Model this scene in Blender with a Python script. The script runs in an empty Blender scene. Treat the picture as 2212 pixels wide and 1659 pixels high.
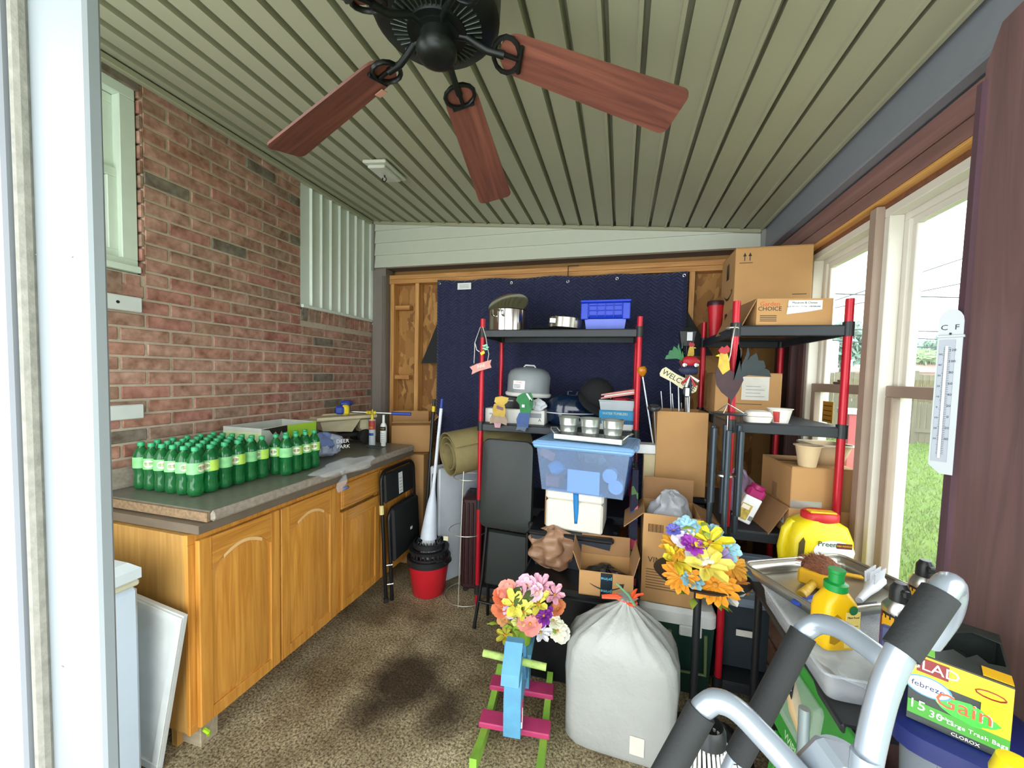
import bpy, bmesh, math, random
from mathutils import Vector, Matrix, Euler
random.seed(7)
SC = bpy.context.scene
COL = SC.collection
# ---------------------------------------------------------------- camera
F, CX, CY, HC = 854.0, 1106.0, 851.0, 1.55
YAW, PITCH, ROLL = 0.2681, 0.0497, 0.0239
fw = Vector((-math.sin(YAW)*math.cos(PITCH), math.cos(YAW)*math.cos(PITCH), -math.sin(PITCH)))
r0 = Vector((math.cos(YAW), math.sin(YAW), 0)); u0 = r0.cross(fw)
rt = math.cos(ROLL)*r0 + math.sin(ROLL)*u0
up = -math.sin(ROLL)*r0 + math.cos(ROLL)*u0
CAM = Vector((0, 0, HC))
cd_ = bpy.data.cameras.new('camera'); cam = bpy.data.objects.new('camera', cd_); COL.objects.link(cam)
cam.matrix_world = Matrix(((rt.x, up.x, -fw.x, 0), (rt.y, up.y, -fw.y, 0), (rt.z, up.z, -fw.z, HC), (0, 0, 0, 1)))
cd_.sensor_width = 36; cd_.lens = F/2212*36; cd_.shift_y = (CY-829.5)/2212; cd_.clip_start = 0.02; cd_.clip_end = 300
SC.camera = cam
# ---------------------------------------------------------------- overcast sky
W = bpy.data.worlds.new('overcast_sky'); SC.world = W; W.use_nodes = True
bg = W.node_tree.nodes['Background']; bg.inputs[0].default_value = (0.93, 0.98, 1.0, 1); bg.inputs[1].default_value = 3.6
SC.view_settings.view_transform = 'Standard'; SC.view_settings.look = 'None'
SC.view_settings.exposure = 0.7; SC.view_settings.gamma = 1.0; SC.view_settings.use_curve_mapping = False
# ---------------------------------------------------------------- pixel to place (a direction; the plane gives the distance)
def ray(x, y): return rt*((x-CX)/F) - up*((y-CY)/F) + fw
def onx(x, y, X): d = ray(x, y); return CAM + d*(X/d.x)
def ony(x, y, Y): d = ray(x, y); return CAM + d*(Y/d.y)
def onz(x, y, Z): d = ray(x, y); return CAM + d*((Z-HC)/d.z)
def dep(x, y, D): return CAM + ray(x, y)*D
# ---------------------------------------------------------------- materials
MATS = {}
def _new(name):
    m = bpy.data.materials.new(name); m.use_nodes = True; MATS[name] = m
    return m, m.node_tree.nodes, m.node_tree.links, m.node_tree.nodes['Principled BSDF']
def P(c):
    if isinstance(c, str):
        c = c.lstrip('#'); c = tuple(int(c[i:i+2], 16)/255 for i in (0, 2, 4))
        c = tuple(v/12.92 if v <= .04045 else ((v+.055)/1.055)**2.4 for v in c)
    return (*c[:3], 1)
def mat(name, col, rough=.6, metal=0, var=.10, scale=14, bump=0, bscale=60, trans=0, alpha=1, ior=1.45, coat=0, sheen=0):
    if name in MATS: return MATS[name]
    m, n, l, b = _new(name); c = P(col)
    tc = n.new('ShaderNodeTexCoord')
    if var:
        nz = n.new('ShaderNodeTexNoise'); nz.inputs['Scale'].default_value = scale; nz.inputs['Detail'].default_value = 4
        l.new(tc.outputs['Object'], nz.inputs['Vector'])
        mx = n.new('ShaderNodeMix'); mx.data_type = 'RGBA'
        mx.inputs[6].default_value = tuple(max(0, v*(1-var*1.6)) for v in c[:3])+(1,)
        mx.inputs[7].default_value = tuple(min(1, v*(1+var*1.2)) for v in c[:3])+(1,)
        l.new(nz.outputs['Fac'], mx.inputs[0]); l.new(mx.outputs[2], b.inputs['Base Color'])
    else: b.inputs['Base Color'].default_value = c
    b.inputs['Roughness'].default_value = rough; b.inputs['Metallic'].default_value = metal
    b.inputs['Transmission Weight'].default_value = trans; b.inputs['Alpha'].default_value = alpha; b.inputs['IOR'].default_value = ior
    b.inputs['Coat Weight'].default_value = coat; b.inputs['Sheen Weight'].default_value = sheen
    if bump:
        nb = n.new('ShaderNodeTexNoise'); nb.inputs['Scale'].default_value = bscale; nb.inputs['Detail'].default_value = 5
        l.new(tc.outputs['Object'], nb.inputs['Vector'])
        bp = n.new('ShaderNodeBump'); bp.inputs['Strength'].default_value = bump; bp.inputs['Distance'].default_value = .004
        l.new(nb.outputs['Fac'], bp.inputs['Height']); l.new(bp.outputs[0], b.inputs['Normal'])
    return m
def wood(name, c1, c2, axis='z', scale=6, rough=.45, stretch=.06, bump=.15, coat=0):
    if name in MATS: return MATS[name]
    m, n, l, b = _new(name)
    tc = n.new('ShaderNodeTexCoord'); mp = n.new('ShaderNodeMapping'); s = [scale*4]*3; s['xyz'.index(axis)] = scale*4*stretch
    mp.inputs['Scale'].default_value = s; l.new(tc.outputs['Object'], mp.inputs[0])
    nz = n.new('ShaderNodeTexNoise'); nz.inputs['Scale'].default_value = 1.6; nz.inputs['Detail'].default_value = 7; nz.inputs['Distortion'].default_value = 1.2
    l.new(mp.outputs[0], nz.inputs['Vector'])
    cr = n.new('ShaderNodeValToRGB'); cr.color_ramp.elements[0].position = .3; cr.color_ramp.elements[1].position = .72
    cr.color_ramp.elements[0].color = P(c1); cr.color_ramp.elements[1].color = P(c2)
    l.new(nz.outputs['Fac'], cr.inputs[0]); l.new(cr.outputs[0], b.inputs['Base Color'])
    bp = n.new('ShaderNodeBump'); bp.inputs['Strength'].default_value = bump; bp.inputs['Distance'].default_value = .002
    l.new(nz.outputs['Fac'], bp.inputs['Height']); l.new(bp.outputs[0], b.inputs['Normal'])
    b.inputs['Roughness'].default_value = rough; b.inputs['Coat Weight'].default_value = coat
    return m
def film(name, tint=(.95, .97, 1), amt=.18, rough=.08, metal=0):
    """thin clear plastic or glass: mostly see-through, partly glossy"""
    if name in MATS: return MATS[name]
    m, n, l, b = _new(name); b.inputs['Base Color'].default_value = (*tint, 1); b.inputs['Roughness'].default_value = rough; b.inputs['Metallic'].default_value = metal
    t = n.new('ShaderNodeBsdfTransparent'); t.inputs[0].default_value = (*tint, 1)
    mx = n.new('ShaderNodeMixShader'); mx.inputs[0].default_value = amt
    l.new(t.outputs[0], mx.inputs[1]); l.new(b.outputs[0], mx.inputs[2]); l.new(mx.outputs[0], n['Material Output'].inputs[0])
    return m
# ---------------------------------------------------------------- mesh builder
class MB:
    def __init__(s): s.v = []; s.f = []
    def add(s, vs, fs, M=None):
        k = len(s.v)
        s.v += [tuple(M @ Vector(p)) if M else tuple(p) for p in vs]
        s.f += [tuple(i+k for i in f) for f in fs]; return s
    def box(s, c, d, b=0, M=None):
        cx, cy, cz = c; hx, hy, hz = d[0]/2, d[1]/2, d[2]/2
        if b <= 0:
            vs = [(cx+i*hx, cy+j*hy, cz+k*hz) for i in (-1, 1) for j in (-1, 1) for k in (-1, 1)]
            return s.add(vs, [(0, 1, 3, 2), (4, 6, 7, 5), (0, 4, 5, 1), (2, 3, 7, 6), (0, 2, 6, 4), (1, 5, 7, 3)], M)
        b = min(b, hx*.95, hy*.95, hz*.95); vs = []; ix = {}
        for i in (-1, 1):
            for j in (-1, 1):
                for k in (-1, 1):
                    for a in range(3):
                        ix[(i, j, k, a)] = len(vs)
                        vs.append((cx+i*(hx-(b if a != 0 else 0)), cy+j*(hy-(b if a != 1 else 0)), cz+k*(hz-(b if a != 2 else 0))))
        fs = []
        for a in range(3):
            o = [q for q in range(3) if q != a]
            for sg in (-1, 1):
                q = []
                for u, w in ((-1, -1), (1, -1), (1, 1), (-1, 1)):
                    t = [0, 0, 0]; t[a] = sg; t[o[0]] = u; t[o[1]] = w; q.append(ix[(*t, a)])
                fs.append(tuple(q))
        for a in range(3):
            o = [q for q in range(3) if q != a]
            for u in (-1, 1):
                for w in (-1, 1):
                    t1 = [0, 0, 0]; t1[o[0]] = u; t1[o[1]] = w; t2 = list(t1); t1[a] = -1; t2[a] = 1
                    fs.append((ix[(*t1, o[0])], ix[(*t2, o[0])], ix[(*t2, o[1])], ix[(*t1, o[1])]))
        for i in (-1, 1):
            for j in (-1, 1):
                for k in (-1, 1): fs.append((ix[(i, j, k, 0)], ix[(i, j, k, 1)], ix[(i, j, k, 2)]))
        return s.add(vs, fs, M)
    def tube(s, pts, r, n=8, closed=False, M=None, flat=1):
        pts = [Vector(p) for p in pts]; N = len(pts); rs = r if isinstance(r, (list, tuple)) else [r]*N
        vs = []; fs = []; pn = None
        for i, p in enumerate(pts):
            a = pts[i-1] if (i or closed) else p; c = pts[(i+1) % N] if (i < N-1 or closed) else p
            t = (c-a); t = t.normalized() if t.length > 1e-9 else Vector((0, 0, 1))
            if pn is None:
                pn = t.orthogonal().normalized()
            pn = (pn - t*pn.dot(t)); pn = pn.normalized() if pn.length > 1e-6 else t.orthogonal().normalized()
            q = t.cross(pn)
            for k in range(n):
                a2 = 2*math.pi*k/n; vs.append(p + pn*(math.cos(a2)*rs[i]) + q*(math.sin(a2)*rs[i]*flat))
        for i in range(N if closed else N-1):
            j = (i+1) % N
            for k in range(n): fs.append((i*n+k, i*n+(k+1) % n, j*n+(k+1) % n, j*n+k))
        if not closed: fs += [tuple(range(n-1, -1, -1)), tuple((N-1)*n+k for k in range(n))]
        return s.add(vs, fs, M)
    def cyl(s, a, b, r, n=12, r2=None, M=None): return s.tube([a, b], [r, r if r2 is None else r2], n, M=M)
    def lathe(s, prof, n=20, M=None, c=(0, 0, 0), a0=0, sx=1, sy=1):
        vs = []; fs = []; rows = []
        for r, z in prof:
            if abs(r) < 1e-7: rows.append([len(vs)]); vs.append((c[0], c[1], c[2]+z))
            else:
                rows.append(list(range(len(vs), len(vs)+n)))
                vs += [(c[0]+r*sx*math.cos(a0+2*math.pi*k/n), c[1]+r*sy*math.sin(a0+2*math.pi*k/n), c[2]+z) for k in range(n)]
        for A, B in zip(rows, rows[1:]):
            for k in range(n):
                k2 = (k+1) % n
                if len(A) == 1 and len(B) == 1: break
                if len(A) == 1: fs.append((A[0], B[k], B[k2]))
                elif len(B) == 1: fs.append((A[k], A[k2], B[0]))
                else: fs.append((A[k], A[k2], B[k2], B[k]))
        return s.add(vs, fs, M)
    def prism(s, pts, h, M=None, z0=0):
        n = len(pts); vs = [(x, y, z0) for x, y in pts]+[(x, y, z0+h) for x, y in pts]
        fs = [tuple(range(n-1, -1, -1)), tuple(range(n, 2*n))]+[(k, (k+1) % n, n+(k+1) % n, n+k) for k in range(n)]
        return s.add(vs, fs, M)
    def loft(s, rings, M=None, caps=True):
        n = len(rings[0]); vs = [p for r in rings for p in r]; fs = []
        for i in range(len(rings)-1):
            for k in range(n): fs.append((i*n+k, i*n+(k+1) % n, (i+1)*n+(k+1) % n, (i+1)*n+k))
        if caps: fs += [tuple(range(n-1, -1, -1)), tuple((len(rings)-1)*n+k for k in range(n))]
        return s.add(vs, fs, M)
    def grid(s, nx, ny, fn, M=None, thick=0):
        vs = [fn(i/nx, j/ny) for j in range(ny+1) for i in range(nx+1)]; W_ = nx+1
        fs = [(j*W_+i, j*W_+i+1, (j+1)*W_+i+1, (j+1)*W_+i) for j in range(ny) for i in range(nx)]
        return s.add(vs, fs, M)
    def blob(s, c, d, n=16, m=10, amp=.1, fr=3, seed=0, M=None, flat_bottom=True, pw=1.0):
        rnd = random.Random(seed); ph = [rnd.uniform(0, 6.28) for _ in range(8)]; rings = []
        for j in range(m+1):
            t = -math.pi/2+math.pi*(j+.02)/(m+.04); ring = []
            for k in range(n):
                a = 2*math.pi*k/n; w = 1+amp*(math.sin(fr*a+ph[0]+2*t)+.7*math.sin((fr+2)*a+ph[1]-3*t)+.5*math.sin(4*t+ph[2]+a))+amp*rnd.uniform(-.5, .5)
                sp = lambda q: math.copysign(abs(q)**pw, q)
                x, y, z = sp(math.cos(t))*sp(math.cos(a))*w*d[0]/2, sp(math.cos(t))*sp(math.sin(a))*w*d[1]/2, sp(math.sin(t))*d[2]/2*(1+amp*.5*math.sin(2*a+ph[3]))
                if flat_bottom: z = max(z, -d[2]/2*.86)
                ring.append((c[0]+x, c[1]+y, c[2]+z))
            rings.append(ring)
        return s.loft(rings, M)
    def build(s, name, m, parent=None, smooth=30, loc=None, rot=None, kind=None, subd=0, solid=0):
        me = bpy.data.meshes.new(name); me.from_pydata([tuple(p) for p in s.v], [], s.f); me.validate()
        bm = bmesh.new(); bm.from_mesh(me); bmesh.ops.recalc_face_normals(bm, faces=bm.faces); bm.to_mesh(me); bm.free()
        if m: me.materials.append(m)
        if smooth:
            me.shade_smooth(); me.set_sharp_from_angle(angle=math.radians(smooth))
        o = bpy.data.objects.new(name, me); COL.objects.link(o)
        if parent: o.parent = parent
        if loc is not None: o.location = loc
        if rot is not None: o.rotation_euler = rot
        if kind: o['kind'] = kind
        if solid: q = o.modifiers.new('thickness', 'SOLIDIFY'); q.thickness = solid
        if subd: q = o.modifiers.new('smooth', 'SUBSURF'); q.levels = subd; q.render_levels = subd
        return o
def tag(o, label, cat, group=None, kind=None):
    o['label'] = label; o['category'] = cat
    if group: o['group'] = group
    if kind: o['kind'] = kind
    return o
def thing(name, label, cat, loc=(0, 0, 0), rz=0, group=None, rot=None):
    o = bpy.data.objects.new(name, None); COL.objects.link(o); o.empty_display_size = .05
    o.location = loc; o.rotation_euler = rot if rot else (0, 0, rz); return tag(o, label, cat, group)
def struct(name, mb, m, smooth=30):
    o = mb.build(name, m, smooth=smooth) if mb else bpy.data.objects.new(name, None)
    if not mb: COL.objects.link(o)
    o['kind'] = 'structure'; return o
def share(src, parent, loc=(0, 0, 0), rot=(0, 0, 0), scale=(1, 1, 1), m=None):
    o = src.copy(); COL.objects.link(o); o.parent = parent; o.location = loc; o.rotation_euler = rot; o.scale = scale; return o
def copy_tree(o, loc=None, rz=None, label=None, parent=None):
    kids = list(o.children); c = o.copy(); COL.objects.link(c); c.parent = parent
    if loc is not None: c.location = loc
    if rz is not None: c.rotation_euler = (0, 0, rz)
    if label: c['label'] = label
    for ch in kids: copy_tree(ch, parent=c)
    return c
def T(x=0, y=0, z=0, rx=0, ry=0, rz=0, s=1): return Matrix.Translation((x, y, z)) @ Euler((rx, ry, rz)).to_matrix().to_4x4() @ Matrix.Scale(s, 4)
def text(body, size, m, parent, M, name='lettering', wide=1, ext=.0003, align='CENTER'):
    cu = bpy.data.curves.new(name, 'FONT'); cu.body = body; cu.size = size; cu.extrude = ext; cu.align_x = align; cu.align_y = 'CENTER'; cu.resolution_u = 2
    t = bpy.data.objects.new(name, cu); me = bpy.data.meshes.new_from_object(t); bpy.data.objects.remove(t); bpy.data.curves.remove(cu)
    me.transform(M @ Matrix.Scale(wide, 4, (1, 0, 0))); me.materials.append(m)
    o = bpy.data.objects.new(name, me); COL.objects.link(o); o.parent = parent; return o
FR = math.pi/2
def ff(x, y, z): return T(x, y, z, FR)                 # lettering on a face that looks towards -y
def front_box(mb, x0, x1, z0, z1, y, t=.001): return mb.box(((x0+x1)/2, y, (z0+z1)/2), (x1-x0, t, z1-z0))
BLACK = mat('black_print', '#17171a', .6, var=0); WHITE = mat('white_paper', '#e9ebe8', .6, var=.03)
# ================================================================ the setting
XL, YB, XR = -2.2, 3.15, .92
# ---- floor
def floor_mat():
    m, n, l, b = _new('stained_aggregate_concrete'); tc = n.new('ShaderNodeTexCoord')
    def nz(s, d=5, r=.6):
        q = n.new('ShaderNodeTexNoise'); q.inputs['Scale'].default_value = s; q.inputs['Detail'].default_value = d; q.inputs['Roughness'].default_value = r
        l.new(tc.outputs['Object'], q.inputs['Vector']); return q
    def ramp(src, p0, p1, c0, c1):
        q = n.new('ShaderNodeValToRGB'); e = q.color_ramp.elements; e[0].position = p0; e[1].position = p1; e[0].color = P(c0); e[1].color = P(c1); l.new(src, q.inputs[0]); return q
    fine = ramp(nz(95, 6, .75).outputs['Fac'], .40, .62, '#54472f', '#d9c9a3')
    big = ramp(nz(2.6, 6).outputs['Fac'], .38, .64, '#8a7a60', '#ffffff')
    mx = n.new('ShaderNodeMix'); mx.data_type = 'RGBA'; mx.blend_type = 'MULTIPLY'; mx.inputs[0].default_value = .8
    l.new(fine.outputs[0], mx.inputs[6]); l.new(big.outputs[0], mx.inputs[7])
    # two damp stains with shapes of their own
    cur = mx.outputs[2]
    for (x, y, r) in ((-.98, 1.72, .19), (-.72, 1.6, .12), (-1.05, 1.5, .10)):
        vm = n.new('ShaderNodeVectorMath'); vm.operation = 'DISTANCE'; vm.inputs[1].default_value = (x, y, 0); l.new(tc.outputs['Object'], vm.inputs[0])
        ad = n.new('ShaderNodeMath'); ad.operation = 'MULTIPLY_ADD'; ad.inputs[1].default_value = .14; l.new(nz(9).outputs['Fac'], ad.inputs[0]); l.new(vm.outputs['Value'], ad.inputs[2])
        rp = ramp(ad.outputs[0], r, r+.12, '#7d7062', '#ffffff')
        m2 = n.new('ShaderNodeMix'); m2.data_type = 'RGBA'; m2.blend_type = 'MULTIPLY'; m2.inputs[0].default_value = 1; l.new(cur, m2.inputs[6]); l.new(rp.outputs[0], m2.inputs[7]); cur = m2.outputs[2]
    l.new(cur, b.inputs['Base Color']); b.inputs['Roughness'].default_value = .75
    bp = n.new('ShaderNodeBump'); bp.inputs['Strength'].default_value = .8; bp.inputs['Distance'].default_value = .004
    l.new(nz(110, 4).outputs['Fac'], bp.inputs['Height']); l.new(bp.outputs[0], b.inputs['Normal']); return m
struct('floor', MB().box((-.55, 1.45, -.05), (3.5, 4.0, .1)), floor_mat())
# ---- brick wall
def brick_mat():
    m, n, l, b = _new('red_brick'); tc = n.new('ShaderNodeTexCoord'); oi = n.new('ShaderNodeObjectInfo')
    cr = n.new('ShaderNodeValToRGB'); e = cr.color_ramp.elements; cr.color_ramp.interpolation = 'CONSTANT'
    cs = ['#b98f7d', '#b98a77', '#a98672', '#bc9583', '#ae8a77', '#b48072', '#a78b79', '#bd9180', '#827a6d', '#b48a79']
    e[0].color = P(cs[0]); e[1].position = .1; e[1].color = P(cs[1])
    for i in range(2, 10): q = e.new(i/10); q.color = P(cs[i])
    l.new(oi.outputs['Random'], cr.inputs[0])
    ad = n.new('ShaderNodeVectorMath'); ad.operation = 'ADD'; l.new(tc.outputs['Object'], ad.inputs[0]); l.new(oi.outputs['Location'], ad.inputs[1])
    nz = n.new('ShaderNodeTexNoise'); nz.inputs['Scale'].default_value = 22; nz.inputs['Detail'].default_value = 6; l.new(ad.outputs[0], nz.inputs['Vector'])
    r2 = n.new('ShaderNodeValToRGB'); r2.color_ramp.elements[0].position = .3; r2.color_ramp.elements[1].position = .7; r2.color_ramp.elements[0].color = P('#b0a294'); r2.color_ramp.elements[1].color = P('#ffffff')
    l.new(nz.outputs['Fac'], r2.inputs[0])
    mx = n.new('ShaderNodeMix'); mx.data_type = 'RGBA'; mx.blend_type = 'MULTIPLY'; mx.inputs[0].default_value = 1
    l.new(cr.outputs[0], mx.inputs[6]); l.new(r2.outputs[0], mx.inputs[7]); l.new(mx.outputs[2], b.inputs['Base Color'])
    b.inputs['Roughness'].default_value = .85
    bp = n.new('ShaderNodeBump'); bp.inputs['Strength'].default_value = .5; bp.inputs['Distance'].default_value = .004; l.new(nz.outputs['Fac'], bp.inputs['Height']); l.new(bp.outputs[0], b.inputs['Normal'])
    return m
BRICK = brick_mat(); MORTAR = mat('mortar', '#b7a996', .9, var=.12, scale=40, bump=.6, bscale=150)
YW, ZS = 1.372, 2.0                   # window side, underside of white siding
ZW0, ZW1 = 1.975, 2.835
YS = 2.322
wl = MB(); xm = XL-.007
def slab(y0, y1, z0, z1, x=xm): wl.box((x-.1, (y0+y1)/2, (z0+z1)/2), (.2, y1-y0, z1-z0))
slab(.3, YB+.15, 0, ZW0); slab(YW, YS, ZW0, 2.95); slab(YS, YB+.15, ZS, 2.95, xm-.02); slab(.3, YW, ZW1, 2.95); slab(.3, YW, ZW0, ZW1, XL-.16)
wall_left = struct('wall_left', wl, MORTAR)
def brick_mesh(L, h, name='brick'):
    mb = MB().box((-.006, 0, 0), (.018, L, h), .0035); o = mb.build(name, BRICK, wall_left); return o
b_full = brick_mesh(.2030, .0565); CH = .0677; PL = .2137
protos = {.2030: b_full}; nb = 0
def put_brick(y0, y1, zc, h=.0565):
    global nb
    L = round(y1-y0, 3)
    if L < .02: return
    if h == .0565 and abs(L-.203) < .002:
        o = b_full if nb == 0 else share(b_full, wall_left); nb += 1
    else: o = brick_mesh(L, h)
    o.location = (XL-.004+random.uniform(-.0015, .0015), (y0+y1)/2, zc); o.rotation_euler = (random.uniform(-.004, .004), 0, 0)
j = onx(410, 305, XL); zk = 2.742; kk = round((zk-j.z)/CH-.5)
for k in range(-2, 31):
    zt = zk-k*CH; zc = zt-CH/2
    if zc+.03 > 2.885 or zc < .72: continue
    off = j.y+(0 if (k-kk) % 2 == 0 else PL/2)
    y = off-PL*8
    while y < YB-.02:
        a, e = y+.0055, y+.0055+.203; y += PL
        lo, hi = .93, YB-.004
        if zc-.03 > ZW0-.105 and zc < ZW1: lo = YW
        if zc+.02 > ZS-.10: hi = YS-.004
        if zc < .98: hi = 1.42
        a, e = max(a, lo), min(e, hi)
        if e-a > .03: put_brick(a, e, zc)
for q in range(6):                     # rowlock course under the window
    put_brick(YW-.012-.072*(q+1)+.004, YW-.012-.072*q-.006, ZW0-.055, .098)
q = 0; y = YS+.01
while y < YB-.03: put_brick(y, y+.054, ZS-.053, .098); y += .0645
zz = ZW0
while zz < ZW1-.02:                     # brick ends in the window reveal
    o = MB().box((-.045, -.006, 0), (.085, .016, .0565), .003).build('brick', BRICK, wall_left); o.location = (XL, YW+.0005, zz+.03); zz += CH
# ---- white vertical siding infill on the brick wall
WSID = mat('white_vinyl_siding', '#d4dcd2', .45, var=.03)
TRIMG = mat('grey_metal_trim', '#8b8b86', .5, var=.05)
for k in range(8):
    w = (YB-.03-YS)/8; y0 = YS+k*w
    mb = MB().prism([(0, 0), (0, w-.016), (.004, w-.014), (.016, w-.008), (.016, w-.003), (.001, w), (-.012, w), (-.012, 0)], 2.878-ZS)
    o = mb.build('siding_plank', WSID, wall_left, 0); o.location = (XL-.004, y0, ZS+.004)
MB().box((XL+.008, (YS+YB)/2-.01, ZS), (.024, YB-YS-.02, .022), .003).build('siding_sill_trim', WSID, wall_left)
MB().box((XL+.006, YB-.012, (ZS+2.88)/2), (.02, .03, 2.88-ZS), .003).build('siding_edge_trim', WSID, wall_left)
# ---- window in the brick wall
WFR = mat('pale_window_frame', '#c9d6c6', .45, var=.04); GLASS = film('window_glass', (.97, .99, 1), .10, .02)
DGLASS = mat('dark_glass', '#39434a', .06, var=.15, scale=3)
w1 = struct('window_1', None, None)
def frame_x(mb, x, d, y0, y1, z0, z1, t):
    for (ya, yb_, za, zb) in ((y0, y1, z1-t, z1), (y0, y1, z0, z0+t), (y0, y0+t, z0+t, z1-t), (y1-t, y1, z0+t, z1-t)): mb.box((x, (ya+yb_)/2, (za+zb)/2), (d, yb_-ya, zb-za), .003)
    return mb
yw1 = YW-.018; yw0 = .62
frame_x(MB(), XL-.05, .07, yw0, yw1, ZW0+.004, ZW1-.005, .062).build('window_frame', WFR, w1)
MB().box((XL-.03, (yw0+yw1)/2, ZW0+.022), (.075, yw1-yw0, .03), .004).build('window_sill', WFR, w1)
zm = 2.42
for nm, x, za, zb in (('upper_sash', XL-.075, zm-.02, ZW1-.07), ('lower_sash', XL-.055, ZW0+.06, zm+.02)):
    s_ = frame_x(MB(), x, .03, yw0+.06, yw1-.058, za, zb, .04).build(nm, WFR, w1)
    MB().box((x-.005, (yw0+yw1)/2, (za+zb)/2), (.004, yw1-yw0-.18, zb-za-.07)).build('window_pane', DGLASS, s_, 0)
MB().box((XL-.088, (yw0+yw1)/2, 2.12), (.002, .3, .12)).build('screen_tape', mat('pale_tape', '#aebbb8', .6), w1, 0)
# ---- two white wooden blocks on the brick
for (p0, p1, lab, hole) in (((232, 640), (307, 668), 'white wooden block with a dark screw hole below the brick-wall window', 1), ((238, 878), (311, 902), 'plain white wooden block on the brick wall just above the soda bottles', 0)):
    a = onx(*p0, XL+.02); c = onx(*p1, XL+.02)
    t = thing('wall_block', lab, 'block', (XL+.002, (a.y+c.y)/2, (a.z+c.z)/2), group='white blocks on the brick wall')
    MB().box((.011, 0, 0), (.022, c.y-a.y+.04, .067), .004).build('board', mat('white_painted_wood', '#c9cfc9', .5, var=.06), t, loc=(0, -.02, 0))
    if hole: MB().cyl((.0215, -.03, 0), (.0228, -.03, 0), .007, 12).build('screw_hole', BLACK, t)
# ---- ceiling
CEI = mat('beige_ceiling_metal', '#99997f', .42, var=.05, scale=3)
tilt = math.atan2(.297, 3.12)
ceiling = struct('ceiling', MB().box((1.55, 1.2, .073), (3.3, 4.3, .05)), mat('ceiling_backing', '#6a6a5e', .8))
ceiling.location = (XL, 0, 2.885); ceiling.rotation_euler = (0, tilt, 0)
PW = 3.134/25
prof = [(0, .046), (0, 0), (PW-.036, 0), (PW-.033, -.012), (PW-.020, -.012), (PW-.018, .040), (PW, .040), (PW, .046)]
pm = MB().prism(prof, 4.05, M=Matrix(((1, 0, 0, 0), (0, 0, -1, 3.14), (0, 1, 0, 0), (0, 0, 0, 1))))
cp = pm.build('ceiling_panel', CEI, ceiling, 0); cp.location = (0, 0, 0)
for k in range(1, 25): share(cp, ceiling, (k*PW, 0, 0))
MB().box((.02, .9, -.022), (.035, 4.4, .03), .004).build('ceiling_edge_trim', CEI, ceiling)
MB().box((1.56, 3.13, -.014), (3.1, .03, .026), .004).build('ceiling_edge_trim', CEI, ceiling)
def ceil_z(x): return 2.885-(x-XL)*.297/3.12
# ---- back wall
wall_back = struct('wall_back', MB().box((-.52, 3.325, 1.25), (3.46, .03, 2.5)), mat('wall_sheathing', '#a37a46', .8))
def osb():
    m, n, l, b = _new('osb_board'); tc = n.new('ShaderNodeTexCoord')
    v = n.new('ShaderNodeTexVoronoi'); v.inputs['Scale'].default_value = 26; v.inputs['Randomness'].default_value = 1
    mp = n.new('ShaderNodeMapping'); mp.inputs['Scale'].default_value = (1, 1, .45); mp.inputs['Rotation'].default_value = (0, .5, 0); l.new(tc.outputs['Object'], mp.inputs[0])
    nz = n.new('ShaderNodeTexNoise'); nz.inputs['Scale'].default_value = 5; nz.inputs['Detail'].default_value = 3; l.new(mp.outputs[0], nz.inputs['Vector'])
    mx = n.new('ShaderNodeMix'); mx.data_type = 'RGBA'; mx.inputs[0].default_value = .25; l.new(mp.outputs[0], mx.inputs[6]); l.new(nz.outputs['Color'], mx.inputs[7])
    l.new(mx.outputs[2], v.inputs['Vector'])
    sp = n.new('ShaderNodeSeparateColor'); l.new(v.outputs['Color'], sp.inputs[0])
    cr = n.new('ShaderNodeValToRGB'); e = cr.color_ramp.elements; e[0].color = P('#7d5226'); e[1].color = P('#b98a4d'); q = e.new(.5); q.color = P('#9d6d34'); l.new(sp.outputs[0], cr.inputs[0])
    l.new(cr.outputs[0], b.inputs['Base Color']); b.inputs['Roughness'].default_value = .7; return m
OSB = osb(); STUD = wood('pine_stud', '#b27a3d', '#d9a765', 'z', 5, .6); STUDX = wood('pine_plate', '#a9713a', '#d49f5e', 'x', 5, .6)
for (x0, x1) in ((-2.08, -.87), (-.865, .345), (.35, .96)):
    MB().box(((x0+x1)/2, 3.3, 1.22), (x1-x0, .014, 2.44)).build('osb_panel', OSB, wall_back, 0)
ysf = 3.205
for px in (900, 1050, 1185, 1320, 1491, 1600):
    x = ony(px, 700, ysf).x; MB().box((x, ysf+.042, 1.17), (.038, .085, 2.34), .002).build('stud', STUD, wall_back)
MB().box((-2.03, ysf+.042, 1.17), (.038, .085, 2.34), .002).build('stud', STUD, wall_back)
for z in (2.36, 2.40): MB().box((-.56, ysf+.042, z), (3.02, .085, .038), .002).build('top_plate', STUDX, wall_back)
for z in (2.13, 1.50): MB().box((-1.935, ysf+.05, z), (.145, .07, .038), .002).build('blocking', STUDX, wall_back)
SIDB = mat('pale_lap_siding', '#c4c8b8', .45, var=.03)
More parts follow.
